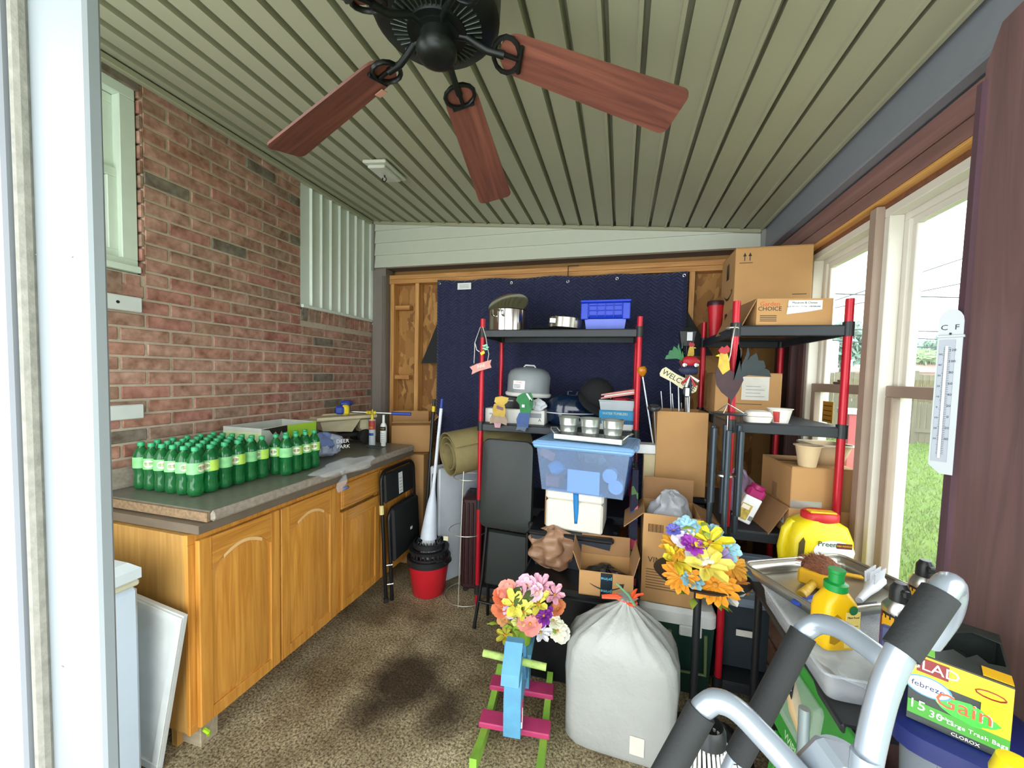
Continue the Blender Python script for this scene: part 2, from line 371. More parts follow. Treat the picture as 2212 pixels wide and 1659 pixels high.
def lap(z0, z1):
    pts = []; x0, x1 = -2.165, .905; cz = lambda x: ceil_z(x)-.022
    if cz(x0) <= z0: return
    xr = x1 if cz(x1) >= z0 else XL+(2.885-.022-z0)*3.12/.297
    pts = [(x0, z0), (xr, z0)]
    if xr == x1: pts.append((x1, min(z1, cz(x1))))
    if cz(x0) > z1:
        xt = XL+(2.885-.022-z1)*3.12/.297
        if xt < x1: pts.append((xt, z1))
        pts.append((x0, z1))
    else: pts.append((x0, cz(x0)))
    mb = MB(); n = len(pts); f = [(x, YB-.022+(z-z0)*.14, z) for x, z in pts]; bk = [(x, YB+.02, z) for x, z in pts]
    mb.add(f+bk, [tuple(range(n)), tuple(range(2*n-1, n-1, -1))]+[(k, n+k, n+(k+1) % n, (k+1) % n) for k in range(n)])
    mb.build('siding_plank', SIDB, wall_back, 0)
for k in range(4): lap(2.472+k*.108, 2.472+(k+1)*.108)
MB().box((-.6, 3.235, 2.49), (3.2, .15, .03)).build('soffit_board', mat('brown_soffit', '#6d5c52', .6), wall_back, 0)
MB().box((-.6, 3.21, 2.7), (3.2, .08, .42)).build('fascia_backing', mat('brown_soffit', '#6d5c52', .6), wall_back, 0)
MB().box((-2.185, YB-.02, 2.66), (.035, .03, .42), .003).build('corner_trim', TRIMG, wall_back)
MB().box((.91, YB-.02, 2.52), (.03, .03, .14), .003).build('corner_trim', TRIMG, wall_back)
post = MB().box((-2.125, 3.2, 1.235), (.135, .12, 2.47), .004); pb = post.build('corner_post', mat('grey_post_wrap', '#7f7770', .5, var=.06), wall_back)
MB().box((-2.075, 3.17, 1.2), (.03, .075, 2.4), .004).build('corner_post_trim', mat('grey_post_trim', '#6d665f', .5, var=.06), wall_back)
# ---- right wall
RW = wood('red_brown_timber', '#76564f', '#977068', 'y', 3, .55); RWV = wood('red_brown_timber_upright', '#54403f', '#735452', 'z', 3, .55)
PINEY = wood('pine_edge', '#c68a3f', '#e0ad63', 'y', 4, .6)
wall_right = struct('wall_right', MB().box((1.07, 1.75, .27), (.14, 3.1, .54)), RWV)
MB().box((1.03, 1.35, 2.53), (.22, 3.62, .16), .004).build('wrapped_beam', mat('slate_beam_wrap', '#7d8187', .45, var=.05), wall_right)
MB().box((.945, 1.35, 2.447), (.05, 3.62, .02), .006).build('beam_drip_edge', mat('slate_beam_wrap', '#7d8187', .45), wall_right)
MB().box((1.03, 1.55, 2.392), (.12, 3.2, .085), .003).build('header_board', RW, wall_right)
MB().box((1.033, 1.55, 2.318), (.12, 3.2, .058), .003).build('header_board', RW, wall_right)
MB().box((1.02, 1.85, 2.282), (.09, 2.3, .012), .002).build('pine_shim', PINEY, wall_right)
MB().box((1.05, 1.85, 2.266), (.08, 2.2, .02), .002).build('shim_gap', mat('foam_sealant', '#7c5037', .9, var=.3, scale=60, bump=1), wall_right)
WF2 = mat('white_vinyl_frame', '#ddd8cb', .4, var=.03); WFT = mat('taupe_mullion', '#a08c7c', .5, var=.06)
MB().box((1.01, 2.008, 1.4), (.055, .05, 1.74), .004).build('mullion_board', WFT, wall_right)
for (y0, y1) in ((2.63, 2.70), (2.80, 2.84), (3.02, 3.07)):
    MB().box((1.05, (y0+y1)/2, 1.4), (.1, y1-y0, 1.76), .003).build('stud', RWV if y0 < 3 else wood('dark_stud', '#3b2a26', '#59403a', 'z', 3), wall_right)
MB().box((1.12, 2.985, 1.4), (.02, .71, 1.76)).build('dark_sheathing', mat('dark_sheathing', '#2b2a2c', .8), wall_right)
MB().box((1.0, 2.045, .55), (.14, 1.0, .04), .004).build('window_stool', PINEY, wall_right)
def big_window(name, y0, y1):
    w = struct(name, None, None); z0, z1 = .57, 2.255; zm = 1.515
    frame_x(MB(), 1.035, .05, y0, y1, z0, z1, .035).build('window_frame', WF2, w)
    frame_x(MB(), 1.085, .05, y0+.012, y1-.012, z0, z1-.01, .05).build('window_jamb_liner', WF2, w)
    up_ = frame_x(MB(), 1.085, .028, y0+.045, y1-.045, zm-.02, z1-.045, .042).build('upper_sash', WF2, w)
    MB().box((1.087, (y0+y1)/2, (zm+z1)/2), (.004, y1-y0-.15, z1-zm-.1)).build('window_pane', GLASS, up_, 0)
    lo = frame_x(MB(), 1.05, .03, y0+.032, y1-.032, z0+.03, zm+.025, .045).build('lower_sash', WFT, w)
    MB().box((1.052, (y0+y1)/2, (zm+z0)/2), (.004, y1-y0-.13, zm-z0-.06)).build('window_pane', GLASS, lo, 0)
    mb = MB().box((1.05, (y0+y1)/2, zm+.031), (.03, .07, .012), .003); mb.box((1.045, (y0+y1)/2-.03, zm+.042), (.016, .06, .01), .003)
    mb.build('sash_lock', mat('sash_lock_metal', '#6d6a66', .4, .6), lo)
    return w
big_window('window_2', 1.30, 1.982); w3 = big_window('window_3', 2.034, 2.63)
a = onx(1779, 866, 1.049); c = onx(1798, 915, 1.049)
stk = MB().box((1.0475, (a.y+c.y)/2, (a.z+c.z)/2), (.001, abs(a.y-c.y), abs(a.z-c.z))).build('energy_sticker', mat('orange_sticker', '#c79026', .5, var=.1), w3, 0)
for k in range(4): MB().box((1.0468, (a.y+c.y)/2, c.z+.012+k*.025), (.0008, abs(a.y-c.y)*.8, .004)).build('sticker_line', BLACK, w3, 0)
# ---- dark timber post by the camera
pe = onx(2103, 300, .8); pts = [(pe.y, 0), (pe.y-.02, 2.30), (pe.y-.055, 2.37), (.78, 2.40), (.78, 0)]
pst = MB().prism(pts, .16, M=Matrix(((0, 0, 1, .8), (1, 0, 0, 0), (0, 1, 0, 0), (0, 0, 0, 1)))).build('timber_post', RWV, wall_right, 0)
MB().prism([(pe.y+.004, 0), (pe.y-.015, 2.26), (pe.y-.03, 2.26), (pe.y-.03, 0)], .03, M=Matrix(((0, 0, 1, .789), (1, 0, 0, 0), (0, 1, 0, 0), (0, 0, 0, 1)))).build('timber_post_strip', wood('dark_timber', '#3d2a2e', '#59404a', 'z', 3), wall_right, 0)
# ---- white door jamb by the camera
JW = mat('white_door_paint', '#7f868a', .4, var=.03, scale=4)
e0 = ony(213.3, 0, .36); e1 = ony(255, 1659, .36)
d1 = struct('door_1', None, None)
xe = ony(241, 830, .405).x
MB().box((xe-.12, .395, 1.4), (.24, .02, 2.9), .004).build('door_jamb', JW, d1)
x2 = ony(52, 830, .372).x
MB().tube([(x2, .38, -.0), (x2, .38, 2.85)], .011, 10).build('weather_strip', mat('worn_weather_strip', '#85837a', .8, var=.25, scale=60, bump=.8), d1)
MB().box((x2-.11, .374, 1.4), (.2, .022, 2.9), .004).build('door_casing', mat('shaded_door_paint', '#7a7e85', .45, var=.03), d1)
for (px, py) in ((60, 340), (155, 555), (78, 550), (135, 1440)):
    q = ony(px, py, .3845); MB().box((q.x, .3845, q.z), (.004, .001, .0015), M=None).build('paint_chip', mat('chip_grey', '#8b8f94', .7), d1, 0)
# ================================================================ outdoors
LAWN = mat('lawn_green', '#566f26', .9, var=.35, scale=3.2, bump=1, bscale=30)
struct('lawn', MB().box((15.2, 10, -.06), (28, 60, .06)), LAWN)
rg = random.Random(3); mb = MB()
for k in range(15000):
    d = 1.9+rg.random()**1.6*11; px = rg.uniform(1730, 2080); q = dep(px, 900, d)
    if q.x < 1.35: continue
    h = rg.uniform(.03, .07); a = rg.uniform(0, 6.28); w = .004+.001*d; dx, dy = math.cos(a)*w, math.sin(a)*w
    mb.add([(q.x-dx, q.y-dy, -.03), (q.x+dx, q.y+dy, -.03), (q.x+rg.uniform(-.03, .03), q.y+rg.uniform(-.03, .03), h-.03)], [(0, 1, 2)])
g = mb.build('grass_blades', mat('grass_blade', '#6a8a2e', .8, var=.3, scale=2), None, 0); tag(g, 'short bright green lawn grass outside the windows', 'grass', kind='stuff')
FEN = wood('weathered_fence', '#4f4a38', '#7b755a', 'z', 3, .85)
fa, fb = onz(1735, 948, -.03), onz(2110, 963, -.03); fd = fb-fa; fl = Vector((fd.x, fd.y)).length; fang = math.atan2(fd.y, fd.x)
fence = thing('board_fence', 'weathered grey board fence across the lawn outside the windows', 'fence', (fa.x, fa.y, -.03), fang)
nbd = int((fl+1.5)/.152); bd = None
for k in range(nbd):
    if bd is None: bd = MB().box((0, 0, .93), (.14, .02, 1.8), .004).build('fence_board', FEN, fence)
    o = bd if k == 0 else share(bd, fence); o.location = (k*.152-.6, 0, rg.uniform(-.02, .02))
for z in (.35, 1.45): MB().box((fl/2, -.035, z), (fl+1.6, .04, .09)).build('fence_rail', FEN, fence)
for k in range(int(fl/2.2)+1): MB().box((.4+k*2.2, -.06, .95), (.1, .1, 1.95), .005).build('fence_post', FEN, fence)
BT = mat('tree_bark', '#5b4a3a', .9)
def leaf_cloud(mb, c, r, n, s, rg):
    for k in range(n):
        d = Vector((rg.gauss(0, 1), rg.gauss(0, 1), rg.gauss(0, 1))).normalized()*rg.random()**.4
        p = Vector(c)+Vector((d.x*r[0], d.y*r[1], d.z*r[2])); u = Vector((rg.gauss(0, 1), rg.gauss(0, 1), rg.gauss(0, 1))).normalized()*s; w = u.orthogonal().normalized()*s*.6
        mb.add([p-u, p+w, p+u, p-w], [(0, 1, 2, 3)])
def tree(px, py, D, R, H0, col, lab, seed):
    q = dep(px, py, D); t = thing('tree', lab, 'tree', (q.x, q.y, -.03), group='trees beyond the fence')
    MB().cyl((0, 0, 0), (0, 0, q.z), .18, 8, .08).build('trunk', BT, t)
    mb = MB(); rr = random.Random(seed); leaf_cloud(mb, (0, 0, q.z), (R, R, H0), 900, .32, rr); mb.build('crown', mat('leaves_'+col[1:], col, .8, var=.3, scale=1), t, 0, kind='stuff')
tree(2035, 762, 40, 3.0, 1.5, '#6f8f7c', 'blue-green tree above the brown roof beside the thermometer', 1)
tree(1962, 775, 36, 2.2, .9, '#86a070', 'small pale green tree left of the blue-green one beyond the fence', 2)
tree(1820, 745, 30, 2.0, 1.8, '#7f9c8c', 'grey-green tree seen between the red shelf pole and the window mullion', 3)
def house(pxl, pxr, pyt, D, wallc, roofc, lab, roof=True, laps=False):
    a, c = dep(pxl, pyt, D), dep(pxr, pyt, D); w = (c-a); ang = math.atan2(w.y, w.x); L = Vector((w.x, w.y)).length; h = a.z+.03
    t = thing('house', lab, 'house', (a.x, a.y, -.03), ang)
    hw = h*.82 if roof else h
    MB().box((L/2, 2, hw/2), (L, 4, hw)).build('wall', mat('house_wall_'+wallc[1:], wallc, .8), t, 0)
    if roof:
        MB().add([(-.4, -.4, hw), (L+.4, -.4, hw), (L+.4, 4.4, hw), (-.4, 4.4, hw), (.9, 2, h*1.12), (L-.9, 2, h*1.12)], [(0, 1, 5, 4), (1, 2, 5), (2, 3, 4, 5), (3, 0, 4), (0, 3, 2, 1)]).build('roof', mat('house_roof', roofc, .9, var=.2, scale=2), t, 0)
        MB().box((L*.45, 2, h*1.16), (.5, .5, h*.16)).build('chimney', mat('house_wall_b', '#a08070', .8), t, 0)
        for q in (.2, .7): MB().box((L*q, -.01, hw*.6), (1.0, .03, .9)).build('window', mat('far_glass', '#6f7d88', .2), t, 0)
    if laps:
        n = int(hw/.2)
        for k in range(n): MB().box((L/2, -.015, .1+k*.2), (L+.02, .04, .17)).build('siding_plank', mat('far_white_siding', '#dfe3e0', .6), t, 0)
house(1938, 2110, 788, 33, '#a98c80', '#9c7b70', 'low red-roofed house beyond the fence, right window')
house(1770, 1812, 735, 24, '#dfe3e0', '#9c7b70', 'white-sided gable end beyond the fence, left window', False, True)
house(1805, 1875, 790, 38, '#b9a79c', '#9c8b84', 'small grey-roofed house behind the red shelf pole')
wm = mat('wire_black', '#3a3f45', .6, var=0)
for i, (l0, l1, D) in enumerate((((1780, 632), (2130, 642), 14), ((1780, 655), (2130, 540), 16), ((1780, 668), (2130, 600), 17), ((1780, 708), (2130, 716), 15), ((1780, 718), (2130, 736), 15.5), ((1780, 732), (2130, 757), 16))):
    a, c = dep(*l0, D), dep(*l1, D); e = (c-a)
    o = MB().tube([a-e*.6, (a+c)/2-Vector((0, 0, .05)), c+e*1.2], .022, 5).build('power_line', wm)
    tag(o, ['topmost near-level power line across the sky in the windows', 'steepest power line rising to the right in the windows', 'second power line rising gently to the right', 'upper of the three low power lines above the roofs', 'middle of the three low power lines above the roofs', 'lowest power line just above the trees'][i], 'power line', 'power lines outside')
q = onx(1832, 990, 1.28)
t = thing('red_post', 'faded red post with white cap just outside the left window', 'post', (1.28, q.y, -.03))
MB().box((0, 0, .70), (.06, .09, 1.40), .004).build('shaft', mat('faded_red', '#c0585c', .6), t); MB().box((0, 0, 1.415), (.09, .12, .03), .004).build('cap', WHITE, t)
# ================================================================ left side: cabinets and counter
OAK = wood('honey_oak', '#b5762a', '#d99c46', 'z', 7, .38, .05, .12, .25); OAKH = wood('honey_oak_cross', '#b0732b', '#d29643', 'y', 7, .38, .05, .12, .25); OAKL = wood('oak_edge_highlight', '#d9a766', '#e8c48c', 'y', 8, .45)
OAKS = wood('oak_veneer_side', '#a1783c', '#bd9150', 'z', 5, .5)
def MX(X): return Matrix(((0, 0, 1, X), (1, 0, 0, 0), (0, 1, 0, 0), (0, 0, 0, 1)))
def door(t, y0, y1, z0, z1, arch, X=.0):
    w, h = y1-y0, z1-z0; st = .052; M = MX(X) @ Matrix.Translation((y0, z0, 0))
    d = MB().box((w/2, h/2, .007), (w, h, .012), 0, M).build('door', OAK, t, 0)
    na = 12; iw = w-2*st; ah = .075 if arch else 0
    def archpts(x0, x1, zb, zt, a): return [(x0, zb), (x1, zb)]+[(x1-(x1-x0)*k/na, zt+a*(math.sin(math.pi*k/na)**.8-0)) for k in range(na+1)] if a else [(x0, zb), (x1, zb), (x1, zt), (x0, zt)]
    zt = h-st-ah-.012
    fr = MB(); fr.box((st/2, h/2, .016), (st, h, .012), .003, M).box((w-st/2, h/2, .016), (st, h, .012), .003, M).box((w/2, st/2, .016), (iw, st, .012), .002, M)
    fr.build('door_frame', OAK, d)
    if arch: pts = [(w-st, h), (st, h)]+[(st+iw*k/na, zt+ah*math.sin(math.pi*k/na)**.8) for k in range(na+1)]
    else: pts = [(w-st, h), (st, h), (st, zt), (w-st, zt)]
    MB().prism(pts, .012, M, .010).build('door_rail', OAKH, d)
    def ring(ins, n):
        p = archpts(st+ins, w-st-ins, st+ins, zt-ins, ah); return [tuple(M @ Vector((x, y, n))) for x, y in p]
    MB().loft([ring(.004, .012), ring(.006, .014), ring(.035, .021)]).build('door_panel', OAK, d, 20)
    if arch:
        m2 = MB(); p0 = [(st+iw*k/na, zt+ah*math.sin(math.pi*k/na)**.8) for k in range(2, na-1)]
        m2.add([M @ Vector((x, z-.001, .0225)) for x, z in p0]+[M @ Vector((x*.985+w*.0075, z-.016, .0225)) for x, z in p0]+[M @ Vector((x, z-.001, .012)) for x, z in p0]+[M @ Vector((x*.985+w*.0075, z-.016, .012)) for x, z in p0],
               [q for k in range(len(p0)-1) for n in (len(p0),) for q in ((k, k+1, n+k+1, n+k), (2*n+k, 2*n+k+1, k+1, k), (n+k, n+k+1, 3*n+k+1, 3*n+k))])
        m2.build('arch_highlight', OAKL, d, 0)  # pale strip: the highlight along the arch, put into the wood colour
    return d
def drawer(t, y0, y1, z0, z1):
    M = MX(0); d = MB().box(((y0+y1)/2, (z0+z1)/2, .011), (y1-y0, z1-z0, .02), .004, M).build('drawer', OAKH, t)
    MB().loft([[tuple(M @ Vector((a, b, n))) for a, b in ((y0+i, z0+i), (y1-i, z0+i), (y1-i, z1-i), (y0+i, z1-i))] for i, n in ((.006, .018), (.016, .024))]).build('drawer_panel', OAKH, d)
XF = -1.585
c1 = thing('base_cabinet', 'oak base cabinet with two arched doors nearest the camera, under the soda bottles', 'cabinet', (XF, 0, 0))
mb = MB().box((-.30, 1.515, .497), (.57, .815, .80), .002); mb.build('body', OAKS, c1)
f = MB()
for (y0, y1, z0, z1) in ((1.105, 1.925, .86, .9), (1.105, 1.925, .095, .13), (1.105, 1.145, .13, .86), (1.497, 1.535, .13, .86), (1.888, 1.925, .13, .86)): f.box((-.006, (y0+y1)/2, (z0+z1)/2), (.018, y1-y0, z1-z0), .002)
f.build('face_frame', OAK, c1)
door(c1, 1.132, 1.512, .112, .872, True, .004); door(c1, 1.520, 1.905, .112, .872, True, .004)
MB().box((-.12, 1.52, .045), (.03, .78, .09)).build('toe_kick', OAKS, c1)
blk = wood('grey_lumber', '#8d8069', '#b3a68c', 'x', 4, .8)
for (x, y) in ((-.09, 1.19), (-.45, 1.19)): o = MB().box((0, 0, .046), (.16, .075, .092), .004).build('support_block', blk, c1, loc=(x, y, 0))
MB().tube([(.012, 1.15, .09), (.022, 1.16, .07), (.012, 1.17, .05)], .008, 6).build('green_bumper', mat('lime_plastic', '#a8d428', .5), c1)
c2 = thing('base_cabinet', 'oak base cabinet with drawers over square doors, behind the folded chair', 'cabinet', (XF, 0, 0))
MB().box((-.30, 2.345, .497), (.57, .825, .80), .002).build('body', OAKS, c2)
f = MB()
for (y0, y1, z0, z1) in ((1.93, 2.758, .86, .9), (1.93, 2.758, .095, .13), (1.93, 1.965, .13, .86), (2.325, 2.365, .13, .86), (2.722, 2.758, .13, .86)): f.box((-.006, (y0+y1)/2, (z0+z1)/2), (.018, y1-y0, z1-z0), .002)
f.build('face_frame', OAK, c2)
for (y0, y1) in ((1.955, 2.335), (2.355, 2.735)): drawer(c2, y0, y1, .725, .872); door(c2, y0, y1, .112, .708, False, .004)
MB().box((-.12, 2.345, .048), (.03, .8, .095)).build('toe_kick', OAKS, c2)
LAM = mat('grey_laminate', '#6b6a60', .3, var=.22, scale=30); LAME = mat('mottled_laminate_edge', '#9c9184', .5, var=.35, scale=55); PARTB = mat('raw_particle_board', '#8a7256', .9, var=.4, scale=90, bump=.5)
ct = thing('countertop', 'lower brown laminate countertop slab directly on the cabinets', 'countertop', (0, 0, .902))
MB().box((-1.868, 1.94, .018), (.645, 1.64, .036), .003).build('slab', mat('brown_laminate', '#6d6152', .45, var=.15), ct)
ct2 = thing('countertop', 'upper grey laminate countertop slab holding the soda bottles', 'countertop', (0, 0, .943))
MB().box((-1.866, 1.945, .021), (.655, 1.57, .042), .002).build('slab', LAM, ct2)
MB().box((-1.532, 1.945, .021), (.022, 1.572, .044), .010).build('front_edge', LAME, ct2)
MB().box((-1.866, 1.155, .019), (.655, .012, .036)).build('raw_end', PARTB, ct2, 0)
MB().box((-2.186, 1.945, .09), (.018, 1.57, .096), .004).build('backsplash', LAME, ct2)
ZC = .986
# ---- soda bottles
BG = mat('green_bottle_plastic', '#2f9e58', .06, var=.05, trans=.7, ior=1.25, coat=.6); LBL = mat('green_soda_label', '#86cc88', .4, var=.25, scale=30); LB2 = mat('lime_soda_label', '#b4dc58', .4, var=.2, scale=30)
CAPG = mat('green_cap_plastic', '#2fa56c', .4); CRM = mat('cream_label', '#efe6d2', .5, var=.02); REDP = mat('red_print', '#c0343a', .5, var=0)
bot = thing('soda_bottle', 'x', 'bottle', (-2.108, 1.28, ZC), group='green soda bottles on the counter')
MB().lathe([(0, .003), (.02, 0), (.0275, .006), (.0305, .022), (.0285, .05), (.0265, .075), (.0300, .092), (.0310, .097), (.0310, .150), (.0285, .163), (.0185, .184), (.0125, .192), (.0125, .199), (0, .199)], 14).build('body', BG, bot, 50)
lb = MB().lathe([(.0304, .0985), (.0316, .0990), (.0316, .148), (.0304, .1485)], 18).build('label', LBL, bot, 50)
MB().lathe([(0, .2145), (.0125, .2145), (.0136, .213), (.0138, .198), (.0125, .1975)], 14).build('cap', CAPG, bot, 50)
def bend(me, r):
    for v in me.vertices: a = v.co.x/r; v.co.x, v.co.y = (r+v.co.z)*math.sin(a), -(r+v.co.z)*math.cos(a); v.co.z = 0
def cyl_patch(r, a0, a1, z0, z1, n=8, oval=False):
    mb = MB()
    if oval:
        c = [(r*math.sin((a0+a1)/2), -r*math.cos((a0+a1)/2), (z0+z1)/2)]; p = []
        for k in range(18):
            q = 2*math.pi*k/18; a = (a0+a1)/2+(a1-a0)/2*math.cos(q); p.append((r*math.sin(a), -r*math.cos(a), (z0+z1)/2+(z1-z0)/2*math.sin(q)))
        return mb.add(c+p, [(0, 1+k, 1+(k+1) % 18) for k in range(18)])
    return mb.grid(n, 1, lambda u, v: (r*math.sin(a0+(a1-a0)*u), -r*math.cos(a0+(a1-a0)*u), z0+(z1-z0)*v))
cyl_patch(.0319, .55, 1.9, .0995, .1475).build('label_panel', LB2, lb, 60)
cyl_patch(.0320, -.62, .62, .106, .142, oval=True).build('label_emblem', CRM, lb, 60)
def bent_text(body, size, m, parent, r, z, a=0, nm='lettering'):
    o = text(body, size, m, parent, Matrix.Identity(4), nm, ext=0)
    for v in o.data.vertices: q = v.co.x/r+a; zz = v.co.y; v.co = (r*math.sin(q), -r*math.cos(q), z+zz)
    return o
bent_text('CANADA', .0085, REDP, lb, .0322, .128); bent_text('DRY', .0085, REDP, lb, .0322, .119)
spots = [(-2.108+.0655*i, 1.283+.0665*jj) for jj in range(6) for i in range(6)]+[(-1.702-.066*i, 1.690+.067*jj) for jj in range(4) for i in range(2)]
ords = ['first', 'second', 'third', 'fourth', 'fifth', 'sixth']
for k, (x, y) in enumerate(spots):
    if k < 36:
        jj, i = divmod(k, 6); lab = f'green soda bottle, bigger pack, {ords[5-i]} from counter front, {ords[jj]} row from camera'
    else:
        jj, i = divmod(k-36, 2); lab = f'green soda bottle, smaller pack beside blue wrapper, {["front", "rear"][i]} line, {ords[jj]} from camera'
    b_ = bot if k == 0 else copy_tree(bot)
    b_.location = (x, y, ZC); b_.rotation_euler = (0, 0, random.choice([.3, .5, .9, 1.0, 1.9, 2.6, .6])+random.uniform(-.2, .2)); b_['label'] = lab
# ---- lime carton behind the bottles
CARD = mat('brown_cardboard', '#b58a58', .8, var=.06, scale=8, bump=.15, bscale=200); CARDI = mat('cardboard_inside', '#96704a', .85, var=.08)
LIME = mat('lime_print', '#a6cf3a', .5, var=.06); DK = mat('dark_print', '#241d18', .5, var=.1)
def carton(name, label, loc, rz, d, m=CARD, mi=CARDI, open_=(), t=.004, cat='box', tape=True, tilt=(0, 0)):
    """rectangular carton: body plus top flaps; open_ lists (side, angle) for raised flaps, none = closed"""
    c = thing(name, label, cat, loc, rot=(tilt[0], tilt[1], rz)); x, y, z = d
    if open_:
        mb = MB().box((0, 0, t/2), (x, y, t))
        for sx in (-1, 1): mb.box((sx*(x-t)/2, 0, z/2), (t, y, z))
        for sy in (-1, 1): mb.box((0, sy*(y-t)/2, z/2), (x-2*t, t, z))
        mb.build('body', m, c, 0)
        for side, ang in open_:
            if side in 'xX':
                s = 1 if side == 'X' else -1; M = T(s*x/2, 0, z) @ Matrix.Rotation(s*ang, 4, 'Y'); MB().box((-s*0, 0, y*.24), (t, y*.98, y*.48), 0, M).build('flap', mi, c, 0)
            else:
                s = 1 if side == 'Y' else -1; M = T(0, s*y/2, z) @ Matrix.Rotation(-s*ang, 4, 'X'); MB().box((0, 0, y*.24), (x*.98, t, y*.48), 0, M).build('flap', mi, c, 0)
    else:
        MB().box((0, 0, z/2), (x, y, z), .003).build('body', m, c)
        for s in (-1, 1): MB().box((0, s*y/4, z+.0012), (x*.998, y/2-.002, .0024)).build('flap', m, c, 0)
        if tape: MB().box((0, 0, z+.0028), (x*1.0, .05, .0008)).build('packing_tape', mat('clear_brown_tape', '#a9814f', .25, var=.05), c, 0)
    return c
c = carton('drink_carton', 'open white and lime green drink carton behind the soda bottles', (-2.01, 1.90, ZC), 0, (.27, .40, .235), mat('carton_white', '#b9bdb2', .5), mat('carton_brown', '#6f5a48', .8), (('Y', 2.9),))
front = MB().box((.1365, .08, .15), (.002, .238, .165)); front.build('lime_front', LIME, c, 0)
MB().box((0, -.2005, .18), (.268, .002, .06)).build('lime_side', mat('lime_fade', '#c6d8a0', .5), c, 0)
MB().prism([(-.03, .235), (-.03, .20), (-.06, .19), (-.07, .21), (-.09, .18), (-.11, .21), (-.13, .195), (-.15, .22), (-.20, .23)], .002, MX(.137)).build('torn_edge', DK, c, 0)
# ---- toy dump truck
BEI = mat('dusty_beige_plastic', '#cfc3a0', .6, var=.12); RUB = mat('black_rubber', '#1d1c1b', .8, var=.15)
tp = onz(770, 962, ZC)
tr = thing('toy_dump_truck', 'dusty beige toy dump truck with black wheels on the counter', 'toy truck', (tp.x-.135, tp.y+.03, ZC), math.radians(58))
wh = MB().lathe([(0, -.03), (.03, -.03), (.053, -.026), (.056, -.01), (.056, .01), (.053, .026), (.03, .03), (0, .03)], 20, T(0, 0, 0, FR)).build('wheel', RUB, tr, loc=(.13, -.095, .056))
MB().lathe([(0, -.033), (.024, -.033), (.026, -.028)], 16, T(0, 0, 0, FR)).build('hub', mat('pale_hub', '#c9b79a', .5), wh)
for (x, y) in ((.13, .095), (-.12, -.095), (-.12, .095)): copy_tree(wh, (x, y, .056), parent=tr)
MB().box((0, 0, .07), (.36, .10, .03), .005).build('chassis', RUB, tr)
cab = MB().box((.165, 0, .10), (.10, .16, .035), .006); cab.box((.13, -.045, .15), (.07, .07, .075), .006); cab.box((.215, 0, .075), (.012, .16, .05), .004)
cab.build('cab', BEI, tr); MB().box((.166, -.045, .16), (.003, .055, .035)).build('cab_window', mat('cab_glass', '#6c6a55', .2), tr, 0)
for s in (-1, 1): MB().tube([(.10, s*.085, .115), (.16, s*.085, .12), (.21, s*.085, .09)], .008, 6).build('fender', BEI, tr)
bed = MB().loft([[(-.17, -.06, .115), (.04, -.06, .095), (.04, .06, .095), (-.17, .06, .115)], [(-.21, -.11, .205), (.09, -.11, .205), (.09, .11, .205), (-.21, .11, .205)]]); bed.build('dump_bed', BEI, tr, 0)
rim = MB().tube([(-.225, -.115, .205), (.20, -.115, .215), (.20, .115, .215), (-.225, .115, .205)], .016, 8, True); rim.build('bed_rim', BEI, tr, 60)
MB().box((-.01, 0, .207), (.42, .22, .012), .004).build('bed_liner', BEI, tr)
# ---- squeegee lying across the truck
BLU = mat('cobalt_plastic', '#2b459c', .45); YEL = mat('yellow_plastic', '#e0c51e', .45); STEEL = mat('brushed_steel', '#b9bab6', .3, 1, var=.06)
zt = ZC+.233; a = ony(747, 880, 2.50); e = ony(888, 890, 2.66); a.z = e.z = zt
sq = thing('window_squeegee', 'blue and yellow squeegee with steel handle lying on the toy truck', 'squeegee', (a.x, a.y, zt), math.atan2(e.y-a.y, e.x-a.x)); L = (e-a).length
MB().box((-.02, 0, .04), (.06, .17, .06), .012).build('sponge_head', BLU, sq); MB().box((.012, -.04, .04), (.05, .05, .075), .012).build('yellow_clamp', YEL, sq); MB().box((-.0, .02, .085), (.07, .11, .04), .014).build('blue_body', BLU, sq)
MB().tube([(.02, 0, .024), (L*.72, 0, .016)], .0085, 10).build('handle', STEEL, sq, 60); MB().tube([(.15, 0, .020), (.22, 0, .019)], .0125, 10).build('yellow_sleeve', YEL, sq, 60)
text('KURZ', .018, BLACK, sq, T(.185, -.0135, .021, FR)); MB().tube([(L*.70, 0, .016), (L, 0, .013)], .0125, 10).build('blue_grip', BLU, sq, 60)
# ---- caulk tube, spray foam can
q = onz(805, 960, ZC); cb = thing('caulk_tube', 'upright caulk tube with yellow nozzle and red label on the counter', 'caulk tube', (q.x+.03, q.y-.05, ZC))
MB().lathe([(0, 0), (.024, 0), (.024, .19), (.0245, .192), (.0245, .20), (0, .20)], 16).build('tube', mat('clear_grey_tube', '#b8c2c6', .3, var=.08), cb, 50)
MB().lathe([(.011, .20), (.010, .215), (.004, .275), (0, .275)], 12).build('nozzle', YEL, cb, 50)
cyl_patch(.0244, -1.2, 1.6, .125, .195).build('red_label', mat('red_label', '#a5382c', .5), cb, 60); bent_text('FLEX', .017, YEL, cb, .0247, .14); cyl_patch(.0244, -1, 1, .08, .10).build('blue_label', BLU, cb, 60)
q = onz(829, 962, ZC); cn = thing('foam_spray_can', 'white spray foam can standing upside down beside the caulk tube', 'spray can', (q.x+.01, q.y-.02, ZC))
MB().lathe([(0, 0), (.018, 0), (.018, .022), (.024, .03), (.024, .15), (.018, .168), (.010, .175), (.009, .235), (0, .235)], 16).build('can', mat('can_white', '#dfe2dd', .35), cn, 50)
cyl_patch(.0243, -1.3, 1.3, .118, .148).build('black_label', BLACK, cn, 60); bent_text('CRACK', .012, YEL, cn, .0246, .133)
